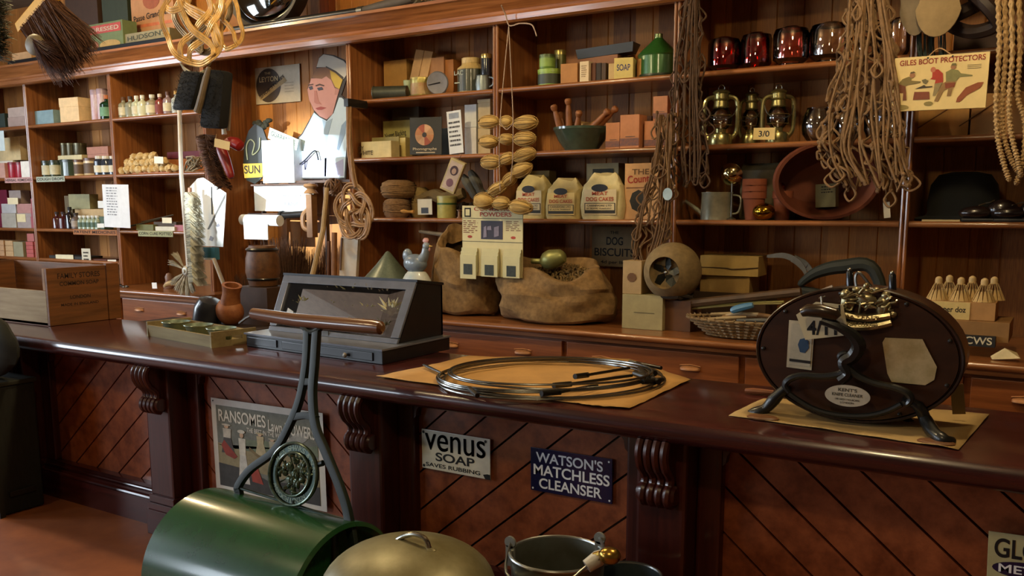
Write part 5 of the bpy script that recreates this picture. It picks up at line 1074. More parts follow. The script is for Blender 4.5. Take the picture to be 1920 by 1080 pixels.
# white card with tool drawings
o, _ = plate('tool_card', [(356, 350), (370, 335), (381, 333), (424, 362), (418, 463), (356, 460)], 5.06, M('#e4e2da', .7, var=.04), None, .004, 'large white card printed with tool pictures behind the cream brush', 'card')
ox, oz = _
def onplate(par, pts, Y, mat, nm, dy=-.003):
    return MB().prism([(a-ox, b-oz) for a, b in pxz(pts, Y)], dy, dy+.0012).build(nm, mat, par, smooth=False)
onplate(o, [(396, 350), (398, 350), (399, 402), (397, 402)], 5.06, INK, 'printed_needle'); onplate(o, [(419, 370), (424, 362), (422, 372), (392, 430), (389, 430)], 5.06, M('#55524c', .6), 'printed_knife')
onplate(o, [(410, 418), (413, 424), (408, 426), (405, 424)], 5.06, M('#77757a', .6), 'printed_dot'); onplate(o, [(395, 442), (401, 446), (398, 452), (392, 450)], 5.06, M('#8f8d92', .6), 'printed_leaf')
# teal packet and pole leaning
o, w_, h_ = boxlet('teal and white packet hanging under the white tool card', 378, 402, 464, 4.98, P(390, 487, 4.98).z, '#2f6468', .05); flat(o, rect(-w_/2, 0, w_/2, h_*.16), WHITE, 'white_edge', -.003)
o = MB().tube([P(401, 486, 4.93), P(436, 575, 4.8), Vector((P(470, 650, 4.66).x, 4.66, .02))], [.016, .018, .02], 10).build('broom_stick', M('#8f7a5c', .55, var=.15)); tag(o, 'pale wooden stick leaning between the counter and the left cabinet', 'stick')

# ================================================================ alcove
YA = 5.785
o, w_, h_ = sign('enamel_sign', 'cream enamel sign with a dark round badge and slanting ribbon in the alcove', 'sign', [(476, 128), (560, 120), (565, 189), (482, 197)], YA, M('#b9ab8e', .35, var=.1, coat=.3), th=.006, bevel=.002)
flat(o, oval(w_*.3, h_*.5, w_*.28, h_*.46, 30), M('#3a2a18', .5), 'dark_badge', -.001); flat(o, [(w_*.08, h_*.2), (w_*.12, h_*.1), (w_*.72, h_*.58), (w_*.66, h_*.68)], M('#a08658', .6), 'ribbon', -.002)
GI = M('#b7a478', .7); lettering('THE', o, w_*.22, h_*.8, w_*.14, h_*.06, GI, -.003); lettering('LEYTON', o, w_*.1, h_*.6, w_*.42, h_*.14, GI, -.003); lettering('SHOE STORES', o, w_*.13, h_*.15, w_*.62, h_*.085, INK, -.004, rot=.52)
for z_ in (.52, .44, .36, .28): flat(o, rect(w_*.66, h_*z_, w_*.86, h_*(z_+.015)), M('#8b7f68', .7), 'small_print')
# cut-out figure of a man in a white cap
YC_ = 5.60; base = [(598, 108), (606, 101), (625, 103), (645, 112), (656, 124), (652, 142), (640, 178), (654, 192), (656, 232), (650, 300), (648, 336), (552, 336), (546, 300), (548, 268), (566, 250), (578, 228), (589, 209), (579, 186), (576, 166), (584, 146), (593, 127)]
q = pxz(base, YC_); ox, oz = sum(a for a, b in q)/len(q), min(b for a, b in q)
cut = MB().prism([(a-ox, b-oz) for a, b in q], 0, .01).build('advertising_cutout', M('#2b221b', .7), smooth=False); cut.location = (ox, YC_, oz); tag(cut, 'painted advertising cut-out of a man in a white cap and white coat', 'cut-out')
def cp_(pts, h, nm, dy): return MB().prism([(a-ox, b-oz) for a, b in pxz(pts, YC_)], dy, dy+.0015).build(nm, M(h, .7, var=.05, scale=8), cut, smooth=False)
cp_([(594, 126), (599, 109), (607, 102), (624, 105), (644, 114), (654, 125), (651, 139), (644, 149), (629, 136), (611, 126)], '#b9b3a4', 'cap', -.003)
cp_([(611, 126), (629, 136), (644, 149), (645, 145), (630, 133), (612, 124)], '#3a3226', 'cap_band_line', -.004)
cp_([(585, 146), (593, 128), (611, 126), (629, 136), (643, 149), (637, 168), (628, 164), (621, 150), (612, 143), (604, 148), (594, 147)], '#7a5436', 'hair', -.003)
cp_([(619, 132), (629, 137), (643, 150), (637, 167), (629, 163), (622, 148)], '#b99a30', 'hair_highlight', -.004)
cp_([(577, 168), (584, 147), (594, 147), (604, 148), (612, 143), (621, 150), (628, 165), (637, 168), (633, 180), (624, 214), (613, 224), (600, 218), (589, 206), (580, 187)], '#b8847a', 'face', -.003)
cp_([(629, 165), (637, 168), (634, 178), (628, 178)], '#a87468', 'ear', -.0045)
for pts in ([(579, 163), (586, 161), (588, 167), (582, 169)], [(595, 165), (604, 163), (607, 168), (598, 170)]): cp_(pts, '#3b3a48', 'eye', -.005)
for pts in ([(578, 159), (588, 157), (588, 159), (579, 161)], [(592, 160), (600, 157), (609, 160), (608, 162), (600, 160), (593, 162)]): cp_(pts, '#4a2f24', 'eyebrow', -.005)
cp_([(590, 170), (594, 170), (598, 190), (604, 196), (594, 195), (590, 192)], '#a86c60', 'nose', -.005); cp_([(592, 203), (602, 200), (613, 202), (604, 206), (596, 206)], '#93403a', 'mouth', -.005)
cp_([(589, 211), (600, 220), (613, 227), (626, 212), (636, 183), (641, 183), (653, 195), (654, 232), (648, 300), (646, 333), (556, 333), (549, 298), (551, 270), (568, 252), (580, 230)], '#b4c6cf', 'white_coat', -.003)
cp_([(605, 224), (613, 228), (624, 222), (614, 260), (612, 333), (609, 333), (610, 262)], '#8fa3b2', 'coat_shade_line', -.0045); cp_([(641, 235), (650, 225), (648, 250), (636, 282), (632, 280)], '#7e93a6', 'sleeve_fold_print', -.0045)  # shade line down the coat front, coloured into the printed artwork
cp_([(566, 300), (582, 292), (600, 300), (612, 296), (628, 306), (644, 298), (645, 330), (568, 332)], '#9a9ab4', 'lilac_print', -.0045)
bm = M('#1c1c20', .5, .3)
o = MB().tube(cr([P(553, 314, 5.57), P(570, 302, 5.57), P(585, 286, 5.57), P(592, 283, 5.57), P(595, 291, 5.57), P(597, 300, 5.57)], 4), .006, 6).tube([P(572, 301, 5.57), P(572, 318, 5.59)], .004, 5).build('hanging_hook', bm); tag(o, 'thin black bent hook hanging in front of the cut-out man', 'hook')
# pale printed items in the glare
o, w_, h_ = card('show_card', 'tilted printed card with capital lettering left of the cut-out man', 'card', [(508, 240), (560, 262), (556, 282), (500, 258)], 5.52, '#b9c4b8', .004); lettering('GUARANTEE', o, w_*.08, h_*.35, w_*.84, h_*.45, M('#3f4a40', .7))
boxlet('large white carton standing in the sunlight left of the cut-out man', 490, 549, 262, 5.5, P(520, 343, 5.5).z, '#cfd6d4', .12)
o, w_, h_ = card('show_card', 'long white printed card below the cut-out man in full sunlight', 'card', [(478, 346), (588, 346), (588, 396), (476, 396)], 5.50, '#dfe1dc', .004); lettering('the perfect', o, w_*.5, h_*.5, w_*.42, h_*.14, M('#6d7278', .7)); lettering('razor', o, w_*.52, h_*.22, w_*.24, h_*.12, M('#6d7278', .7))
lf = MB().box(P(474, 400, 5.52).x, P(600, 400, 5.52).x, 5.46, 5.62, P(520, 400, 5.5).z-.02, P(520, 400, 5.5).z)
lf.box(P(480, 345, 5.52).x, P(600, 345, 5.52).x, 5.46, 5.62, P(520, 345, 5.5).z-.015, P(520, 345, 5.5).z)
lf.box(P(548, 336, 5.5).x, P(652, 336, 5.5).x, 5.52, 5.64, P(600, 338, 5.55).z-.02, P(600, 338, 5.55).z)
lf.box(P(598, 400, 5.52).x-.02, P(598, 400, 5.52).x, 5.6, 5.64, .9, P(520, 338, 5.5).z)
lf.box(P(480, 400, 5.52).x-.02, P(480, 400, 5.52).x, 5.6, 5.64, 0, P(520, 338, 5.5).z)
tag(lf.build('display_stand', M('#3f2716', .5), smooth=False), 'narrow dark wooden stand of ledges holding the white cards in the alcove', 'stand')
# black oval sign with SUN
q = pxz([(478, 232), (492, 240), (500, 262), (498, 300), (490, 335), (478, 345), (462, 338), (456, 310), (458, 270), (466, 245)], 5.56); ox, oz = sum(a for a, b in q)/len(q), min(b for a, b in q)
sn = MB().prism([(a-ox, b-oz) for a, b in q], 0, .012).build('enamel_sign', M('#16180f', .35, coat=.4), smooth=False); sn.location = (ox, 5.56, oz); tag(sn, 'black oval sign with a yellow SUN band, half hidden at the alcove left', 'sign')
MB().prism([(a-ox, b-oz) for a, b in pxz([(456, 307), (499, 306), (492, 332), (459, 334)], 5.56)], -.003, -.001).build('yellow_band', M('#a88a2c', .5), sn, smooth=False)
a = pxz([(459, 328), (488, 312)], 5.56); lettering('SUN', sn, a[0][0]-ox, a[0][1]-oz+.01, a[1][0]-a[0][0], .07, INK, -.004)
MB().tube(cr([Vector((a_-ox, -.004, b_-oz)) for a_, b_ in pxz([(465, 300), (463, 275), (470, 262), (478, 270), (474, 290), (486, 280), (488, 258)], 5.56)], 5), .006, 6).build('painted_scroll', M('#7c7c5c', .5), sn)
mb = MB()
for k in range(16): mb.blob(P(R.uniform(478, 512), R.uniform(226, 240), 5.58), .03, .02, .02, 7, 5, .25)
tag(mb.build('dried_flowers', M('#2b2a1a', .9)), 'dark bunch of dried heads above the black oval sign', 'dried flowers')
# paper roll, pipe
o = MB().tube([P(455, 412, 5.3), P(525, 414, 5.3)], .045, 16).build('paper_roll', M('#d8d6d0', .7, var=.05)); MB().box(-.0, .28, -.004, .004, -.16, 0).build('hanging_sheet', M('#dcdad4', .7, var=.05), o, smooth=False).location = P(457, 412, 5.26); tag(o, 'white paper roll with its sheet hanging down in the alcove', 'paper roll')
o = MB().tube([P(527, 404, 5.36), P(586, 400, 5.36)], .028, 12).tube([P(527, 404, 5.36), P(531, 404, 5.36)], .04, 12).build('iron_pipe', M('#1d1a18', .4, .5)); tag(o, 'black iron pipe end beside the white paper roll', 'pipe')
o = MB().box(-.03, .03, -.03, .03, 0, .34).lathe([(0, .34), (.06, .345), (.05, .36), (.03, .38), (.06, .4), (.05, .42), (0, .43)], 14).tube(cr([(0, 0, .05), (-.08, -.01, .08), (-.09, 0, .18), (0, 0, .24)], 5), .02, 8).build('wooden_clamp', M('#7a5632', .6, bump=.2)); o.location = P(586, 445, 5.3); tag(o, 'brown carved wooden clamp hanging between the white card and the poles', 'clamp')
rod('spade_handle', 'pale wooden tool handle leaning beside the carpet beater', 'tool', [P(613, 352, 5.2), P(606, 430, 5.15), Vector((-5.03, 4.7, .01))], [.018, .02, .022], M('#a88c62', .5, var=.12))
rod('hoe_handle', 'brown wooden tool handle standing right of the pale one', 'tool', [P(627, 436, 5.32), Vector((P(620, 600, 5.22).x, 5.22, .01))], .022, M('#8a5c34', .5))
rod('rake_handle', 'short brown wooden tool handle behind the display case, against the white board', 'tool', [P(617, 452, 5.4), Vector((P(606, 600, 5.3).x, 5.3, .01))], .014, M('#7a4c2a', .5))
o, w_, h_ = card('white_board', 'pale painted board standing on edge at the alcove right side', 'board', [(640, 440), (668, 452), (668, 560), (634, 560)], 5.23, M('#c3c3ba', .6, var=.1, h2='#b49468', scale=4), .03); MB().prism([(w_*.05, h_*.45), (w_*.12, h_*.45), (w_*.1, h_*.98), (w_*.03, h_*.98)], -.012, -.002).build('dark_bar', M('#6b5140', .6), o, smooth=False)
# besom brooms and barrel
def besom(label, cx, ytop, ybot, Y, wid, seed, n=260):
    rr = random.Random(seed); t = thing('besom_broom', label, 'broom', P(cx, ybot, Y)); c0 = t.location; top = P(cx, ytop, Y)-c0; mb = MB(); L_ = top.z
    for k in range(n):
        a = rr.uniform(0, 2*PI); s_ = rr.random()**.5; p0 = Vector((math.cos(a)*.045*s_, math.sin(a)*.045*s_, 0)); w_ = wid*s_
        pts = [p0, Vector((math.cos(a)*w_*.6, math.sin(a)*w_*.5, L_*.5))]; e = Vector((math.cos(a)*w_+rr.uniform(-.03, .03), math.sin(a)*w_*.8, L_*rr.uniform(.82, 1.04))); pts.append(e)
        mb.tube(cr(pts, 3), [.0045]*3+[.003]*3+[.0015], 3)
        if rr.random() < .5: f = pts[1].lerp(e, .5); mb.tube([f, f+Vector((rr.uniform(-.05, .05), rr.uniform(-.03, .03), .1))], [.002, .001], 3)
    mb.build('twigs', TWIG, t)
    mb = MB()
    for z in (.06, .12, .2): mb.tube([(.05*math.cos(a), .05*math.sin(a), z) for a in [k*PI/8 for k in range(16)]], .005, 5, True)
    mb.build('binding', M('#8d7650', .7), t); MB().tube([(0, 0, .1), (0, 0, .01-c0.z)], .016, 8).build('handle', M('#6e5233', .6), t); return t
besom('brown twig besom at the left of the alcove, behind the stick', 478, 520, 700, 4.9, .15, 1); besom('twig besom in the middle of the alcove, tallest head', 546, 452, 640, 5.28, .17, 2); besom('twig besom whose head shows above the display case', 588, 470, 660, 5.4, .14, 3, 160); besom('small dark twig besom by the white paper roll', 500, 455, 640, 5.45, .15, 4, 200)
o = MB().lathe([(0, 0), (.1, 0), (.125, .1), (.12, .2), (.095, .29), (.09, .285), (0, .28)], 26).build('coopered_keg', M('#6b4422', .55, h2='#4a2c14', scale=30)); o.location = P(494, 530, 4.62); o.location.z -= .02
for z in (.04, .25): MB().lathe([(.112 if z < .1 else .11, z), (.118, z+.012), (.112 if z < .1 else .106, z+.024)], 26).build('hoop', IRON, o)
tag(o, 'small brown keg among the twig brooms', 'keg')
cr_ = MB().box(-.16, .16, -.12, .12, 0, P(494, 530, 4.62).z-.025).build('packing_case', M('#3c2617', .7), smooth=False); cr_.location = (P(494, 530, 4.62).x, 4.62, 0); tag(cr_, 'dark packing case standing on the alcove floor under the keg', 'crate')
TZ = P(400, 618, 4.1).z
# leather bag and flask behind the tray
o = MB().blob((0, 0, .1), .11, .09, .1, 16, 12).lathe([(.07, .16), (.06, .24), (.07, .3), (.05, .3), (.05, .2)], 16).build('leather_bucket', M('#a86a3c', .6, h2='#7c4424', scale=14)); o.location = (P(428, 590, 4.35).x, 4.35, TZ); o.rotation_euler = (.1, .3, 0); tag(o, 'orange-brown leather bag standing behind the tray of cups', 'bag')
o2 = MB().lathe([(0, 0), (.1, 0), (.105, .12), (.08, .18), (.03, .2), (0, .2)], 20).build('dark_flask', M('#22242c', .35, coat=.4)); o2.location = (P(386, 590, 4.3).x, 4.3, TZ); o2.rotation_euler = (0, .35, 0); tag(o2, 'dark blue-grey flask lying against the leather bag', 'flask')
tb = MB().box(-.6, .5, -.22, .12, TZ-.04, TZ).box(-.56, -.5, -.18, -.12, 0, TZ-.04).box(.42, .48, -.18, -.12, 0, TZ-.04).box(-.56, -.5, .05, .11, 0, TZ-.04).box(.42, .48, .05, .11, 0, TZ-.04).build('side_table', M('#2a1a10', .6), smooth=False); tb.location = (P(400, 590, 4.3).x, 4.3, 0); tag(tb, 'narrow dark table behind the counter carrying the leather bag', 'table')

# ================================================================ goods on the right cabinet
def sackmesh(name, label, x, y, z0, rx, ry, h, mat, seed, tilt=0.):
    rr = random.Random(seed); N = 48; t = thing(name, label, 'sack', (x, y, z0)); ph = [rr.uniform(0, 6) for _ in range(6)]
    prof = [(.88, 0), (1.0, .06), (1.05, .22), (1.0, .38), (1.04, .5), (.96, .6), (.99, .7), (.9, .82), (.86, .93), (.8, 1.0), (.74, 1.02), (.68, .97), (.66, .88), (.6, .84)]
    vs = []; fs = []; M_ = len(prof)
    for q, (r_, z_) in enumerate(prof):
        for k in range(N):
            a = 2*PI*k/N; f = 1 + (.06*math.sin(a*3+ph[0]+z_*5)+.045*math.sin(a*6+ph[1]-z_*11)+.03*math.sin(a*13+ph[2]+z_*16)+.035*math.sin(z_*15+a*2+ph[4])) + rr.uniform(-.006, .006)
            zz = z_ + (.10*math.sin(a*2+ph[3])+.05*math.sin(a*5+ph[4]))*max(0, z_-.45) + .04*math.sin(a*4+z_*12+ph[5])*(z_ > .05) + .16*math.sin(a)*max(0, z_-.3)
            vs.append((rx*r_*f*math.cos(a), ry*r_*f*math.sin(a), max(0, h*zz + tilt*math.cos(a)*z_)))
    for q in range(M_-1):
        for k in range(N): fs.append((q*N+k, q*N+(k+1) % N, (q+1)*N+(k+1) % N, (q+1)*N+k))
    fs.append(list(range(N))[::-1])
    MB().add(vs, fs).build('hessian_bag', mat, t, sub=1); return t
def pxx(px, Y): return P(px, 560, Y).x
s1 = sackmesh('hessian_sack', 'hessian sack with a drooping mouth behind the CONDITION POWDERS card', pxx(874, 5.12), 5.12, LED, .26, .2, .5, HESS, 11, -.05)
mb = MB()
for k in range(150): a = R.uniform(0, 2*PI); s_ = R.random()**.5; mb.blob((.16*s_*math.cos(a), .12*s_*math.sin(a), .40+R.uniform(-.02, .015)), .018, .014, .011, 6, 4, .2)
o = mb.build('dark_meal', M('#2e2a1c', .9)); o['kind'] = 'stuff'; o.parent = s1
s2 = sackmesh('hessian_sack', 'wide open hessian sack of dog biscuits in the middle of the cabinet top', pxx(1040, 5.1), 5.1, LED, .40, .25, .36, HESS, 23, -.03)
mb = MB()
for k in range(420):
    a = R.uniform(0, 2*PI); s_ = R.random()**.5; m_ = Euler((R.uniform(0, 3), R.uniform(0, 3), R.uniform(0, 3))).to_matrix(); c = Vector((.26*s_*math.cos(a), .16*s_*math.sin(a), .285+.05*(1-s_)+.05*math.sin(a)*s_+R.uniform(-.01, .015)))
    mb.tube([c+m_ @ Vector((-.016, 0, 0)), c+m_ @ Vector((.016, 0, 0))], .0065, 6)
o = mb.build('biscuit_sticks', M('#9a7c4a', .8, h2='#54462c', scale=30)); o['kind'] = 'stuff'; o.parent = s2
sc = MB().tube(cr([(-.13, 0, .02), (-.05, 0, 0), (.05, 0, 0), (.1, 0, .01)], 4), [.018]*4+[.05, .06, .065, .06, .055, .05, .045, .03, .01], 12).build('metal_scoop', M('#8f9058', .4, .5)); sc.location = (pxx(1030, 5.0), 5.02, LED+.40); sc.rotation_euler = (0, -.25, .2); tag(sc, 'greenish metal scoop lying on the dog biscuits', 'scoop')
rod('scoop_handle', 'greyish wooden stick lying over the rear of the drooping sack', 'stick', [P(787, 434, 5.36), P(830, 440, 5.34), P(872, 452, 5.3)], [.012, .016, .017], M('#6f6250', .7))
mb = MB().lathe([(0, 0), (1, 0), (1.03, .02), (1.03, .05), (.96, .06), (.5, .5), (.08, .97), (0, 1)], 32); x, w_, h = spot(667, 747, 472, 4.86, P(700, 522, 4.95).z)
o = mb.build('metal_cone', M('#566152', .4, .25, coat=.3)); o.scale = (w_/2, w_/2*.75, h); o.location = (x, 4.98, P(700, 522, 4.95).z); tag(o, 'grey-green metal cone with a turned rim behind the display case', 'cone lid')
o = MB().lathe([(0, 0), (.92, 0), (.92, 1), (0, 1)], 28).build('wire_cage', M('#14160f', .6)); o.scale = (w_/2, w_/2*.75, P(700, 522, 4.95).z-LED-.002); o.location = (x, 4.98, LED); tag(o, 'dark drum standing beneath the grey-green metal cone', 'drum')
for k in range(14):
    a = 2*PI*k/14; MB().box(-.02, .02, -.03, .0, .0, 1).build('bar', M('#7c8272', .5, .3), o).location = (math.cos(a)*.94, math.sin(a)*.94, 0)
t = thing('pottery_hen', 'blue-grey and white pottery hen with a pink comb beside the metal cone', 'ornament', (P(778, 530, 4.88).x, 4.90, LED), 0); HZ = P(778, 528, 4.9).z - LED
MB().box(-.11, .11, -.06, .06, 0, HZ-.02).build('stand', M('#7c6a52', .7), t, bevel=.005)
MB().lathe([(0, HZ-.02), (.115, HZ-.02), (.115, HZ+.01), (.09, HZ+.05), (.07, HZ+.07), (0, HZ+.08)], 22, sy=.6).build('nest', M('#c9c8bc', .4, h2='#a7b4b0', scale=10, coat=.3), t)
MB().blob((-.01, 0, HZ+.125), .095, .055, .065, 20, 14).blob((-.075, 0, HZ+.175), .04, .025, .05, 12, 9).tube(cr([(.03, 0, HZ+.13), (.07, 0, HZ+.18), (.085, 0, HZ+.23)], 4), [.045, .042, .038, .034, .03, .028, .026, .026, .024], 12).blob((.088, 0, HZ+.245), .028, .024, .028, 12, 9).build('hen_body', M('#5c6a78', .35, h2='#8b98a2', scale=9, coat=.4), t)
MB().blob((.085, 0, HZ+.28), .028, .008, .02, 10, 7, .2).blob((.112, 0, HZ+.225), .01, .006, .016, 8, 6).build('comb', M('#b98274', .4), t); MB().lathe([(0, .03), (.008, 0), (0, 0)], 8, (.115, 0, HZ+.245), Matrix.Rotation(PI/2, 3, 'Y')).build('beak', M('#c7a050', .4), t)
o, w_, h_ = sign('notice_board', 'dull brown board reading DOG BISCUITS at the back of the bottom shelf', 'sign', [(1108, 424), (1196, 426), (1196, 502), (1112, 498)], 5.74, M('#86714a', .7, var=.1), th=.01)
for tx, z_, hh, x0, ww in (('THE', .82, .07, .4, .18), ('DOG', .54, .2, .32, .36), ('BISCUITS', .26, .2, .06, .88), ('4d per lb', .05, .1, .2, .5)): lettering(tx, o, w_*x0, h_*z_, w_*ww, h_*hh, INK)
o, w_, h_ = boxlet('cream paper-wrapped parcel with a crease, left of the shelf post on the cabinet', 1167, 1243, 553, 4.98, LED, '#a09468', .2)
MB().box(-w_*.2, w_*.3, -.003, 0, h_*.48, h_*.49).build('crease', M('#5d5438', .8), o); zpar = LED + h_
o, w_, h_ = boxlet('tan carton printed with a small tree, on the creased parcel', 1168, 1203, 489, 5.0, zpar+.001, '#a98d60', .14, name='carton'); flat(o, oval(0, h_*.5, w_*.25, h_*.14, 10), M('#6b4a2c', .8), 'tree_print', -.003)
t = thing('woven_globe', 'round hessian-covered globe with a dark fan-like opening beside the shelf post', 'globe', P(1261, 509, 5.06)); t.location.y = 5.06
GR = .155; GC = M('#7d6844', .9, var=.18, scale=30, bump=.5)
pr = []; 
for k in range(15):
    a = -PI/2 + (PI*.5+1.0)*k/14; pr.append((GR*math.cos(a)*1.12, GR*math.sin(a)))
mg = Matrix.Rotation(PI/2, 3, 'X')
MB().lathe([(max(a, 0), b) for a, b in pr] + [(.1, .105), (.09, .08)], 36, m=mg).build('covering', GC, t)
mb = MB()
for k in range(5):
    a = 2*PI*k/5+.4; u = Vector((math.cos(a), 0, math.sin(a))); v = Vector((-math.sin(a), 0, math.cos(a)))
    mb.add([u*.01-v*.01+Vector((0, -.095, 0)), u*.04-v*.035+Vector((0, -.1, 0)), u*.088-v*.03+Vector((0, -.1, 0)), u*.09+v*.02+Vector((0, -.07, 0)), u*.04+v*.02+Vector((0, -.075, 0))], [(0, 1, 2, 3, 4)])
mb.build('fan_blade_set', M('#2a2c28', .35, .5), t, smooth=False); MB().blob((0, -.1, 0), .012, .01, .012, 10, 8).build('fan_boss', STEEL, t); MB().lathe([(0, 0), (.1, 0), (.1, .004), (0, .004)], 24, (0, -.06, 0), mg).build('dark_backplate', BLACK, t, smooth=False)
mb = MB()
for k in range(5): mb.tube([((.1+R.uniform(-.02, .02))*math.cos(a), .08*math.sin(a), R.uniform(-.006, .006)+.012*k) for a in [i*PI/9 for i in range(18)]], .011, 6, True)
o = mb.build('rope_ring', M('#2a2018', .9)); o.location = P(1262, 556, 5.06); tag(o, 'coil of dark rope under the hessian globe', 'rope')
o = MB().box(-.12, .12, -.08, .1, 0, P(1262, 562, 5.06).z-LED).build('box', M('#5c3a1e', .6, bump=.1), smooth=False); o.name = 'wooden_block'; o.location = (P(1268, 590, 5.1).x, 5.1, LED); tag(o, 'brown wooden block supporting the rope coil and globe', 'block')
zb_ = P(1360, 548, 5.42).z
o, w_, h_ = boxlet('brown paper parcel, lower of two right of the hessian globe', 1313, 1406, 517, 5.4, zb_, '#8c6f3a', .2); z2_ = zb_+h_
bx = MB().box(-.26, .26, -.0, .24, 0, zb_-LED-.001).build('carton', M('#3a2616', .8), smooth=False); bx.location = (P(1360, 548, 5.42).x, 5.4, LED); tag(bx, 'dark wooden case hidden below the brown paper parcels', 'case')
o, w_, h_ = boxlet('brown paper parcel tied with string, upper of two right of the globe', 1314, 1422, 480, 5.38, z2_+.001, '#a08448', .22, rz=.05); MB().tube(cr([(-w_/2, -.003, h_*.42), (-.02, -.004, h_*.4), (.03, -.008, h_*.36), (w_/2, -.003, h_*.46)], 4), .003, 5).build('string', M('#5a4424', .8), o)
for i, (pts, Y, lb) in enumerate([([(1438, 478), (1468, 474), (1492, 482), (1508, 498), (1514, 516)], 5.2, 'grey curved sickle blade, front one at the back of the tools'), ([(1490, 478), (1510, 488), (1522, 502), (1526, 516)], 5.3, 'grey curved sickle blade just behind the front one')]):
    c = cr([P(x, y, Y) for x, y in pts], 5); n = len(c); vs = []; fs = []
    for k, p in enumerate(c):
        u = k/(n-1); w_ = .006 + .03*math.sin(PI*min(1, u*.8+.1)); dn = Vector((-.5, 0, -1)).normalized() if u > .4 else Vector((0, 0, -1))
        vs += [p, p+dn*w_, p+Vector((0, .006, 0)), p+dn*w_+Vector((0, .003, 0))]
    for k in range(n-1): fs += [(k*4, k*4+1, k*4+5, k*4+4), (k*4+2, k*4+6, k*4+7, k*4+3), (k*4, k*4+4, k*4+6, k*4+2), (k*4+1, k*4+3, k*4+7, k*4+5)]
    o = MB().add(vs, fs).build('sickle_blade', M('#6b6860', .4, .6)); tag(o, lb, 'sickle')
# tool sticks and the wicker tray
for i, (pts, r, c, lb) in enumerate([([(1268, 572), (1380, 560), (1502, 547)], [.028, .028, .024], '#4f3820', 'thick dark wooden pole lying along the back of the tool heap'), ([(1282, 576), (1400, 568), (1470, 566)], .008, '#8a7c38', 'thin yellowish cane lying over the wicker tray'),
        ([(1286, 580), (1390, 571), (1466, 569)], .006, '#9b8c50', 'second thin cane lying just below the yellowish one'), ([(1480, 574), (1520, 556), (1562, 538)], [.022, .013, .012], '#8e8072', 'grey wooden handle rising right from the tool heap'),
        ([(1361, 591), (1390, 588), (1422, 590)], [.007, .015, .012], '#b9a684', 'pale turned file handle lying on the wicker tray'), ([(1420, 590), (1450, 594)], .012, '#7c5a34', 'short brown tool handle right of the pale one'), ([(1400, 606), (1440, 622)], .012, '#9c8660', 'small pale stick at the front of the wicker tray')]):
    rod(['wooden_pole', 'garden_cane', 'garden_cane', 'wooden_staff', 'steel_file', 'wood_chisel', 'wooden_peg'][i], lb, 'tool', cr([P(x, y, 5.05-.03*(i > 3)) for x, y in pts], 4), r if not isinstance(r, list) else [r[0]+(r[-1]-r[0])*k/(4*(len(pts)-1)) for k in range(4*(len(pts)-1)+1)], M(c, .6, var=.2))
rod('trowel_handle', 'bright blue painted tool handle on the wicker tray', 'tool', cr([P(1371, 583, 4.98), P(1390, 577, 4.98), P(1412, 572, 4.98)], 4), [.014, .02, .022, .022, .022, .021, .02, .018, .014], M('#4d7fa4', .45, coat=.2))
t = thing('wicker_tray', 'shallow pale wicker basket holding tool handles at the front of the cabinet', 'basket', (P(1390, 610, 4.93).x, 4.97, LED))
mb = MB()
for lv in range(6):
    for s_ in (0, 1):
        pts = []
        for k in range(72):
            a = 2*PI*k/72; r_ = 1+.12*lv; w_ = .012*math.sin(a*18+s_*PI); pts.append(((.20*r_+w_)*math.cos(a), (.10*r_+w_)*math.sin(a), .012+lv*.018))
        mb.tube(pts, .0065, 5, True)
for k in range(36):
    a = 2*PI*k/36; mb.tube([(.19*math.cos(a), .095*math.sin(a), .006), (.335*math.cos(a), .168*math.sin(a), .115)], .004, 4)
mb.build('woven_sides', M('#8d7552', .7, var=.3, scale=30), t); MB().lathe([(0, .004), (.2, .004), (.2, .012), (0, .012)], 36, sy=.5).build('base', M('#6d5638', .8), t)
for k in range(10):
    a = P(1300+R.uniform(0, 90), 600, 4.98); b = Vector((R.uniform(.12, .26), R.uniform(-.03, .05), R.uniform(.0, .03))); o = MB().tube([(0, 0, 0), b*.5, b], [.009, .012, .006], 8).build('chisel', M(['#7c5c38', '#a08a64', '#5a5a56', '#8d6a44'][k % 4], .5, .1)); o.location = (a.x, a.y+R.uniform(-.03, .06), LED+.06+.006*k)
    tag(o, 'small wooden-handled hand tool in the wicker tray', 'tool', 'hand tools heaped in the wicker tray')
o = MB().tube(cr([P(1498, 535, 5.2), P(1530, 512, 5.2), P(1580, 500, 5.2), P(1640, 508, 5.2), Vector((P(1672, 600, 5.2).x, 5.2, LED+.02))], 6), [.012]+[.02+.02*math.sin(k/23*PI) for k in range(24)], 9).tube(cr([P(1502, 545, 5.22), P(1560, 560, 5.22), P(1600, 600, 5.22)], 5), .03, 9).build('leather_satchel', M('#1f241e', .7)); o.name = 'coiled_hose'; tag(o, 'dark greenish coiled hose behind the round knife cleaner', 'hose')
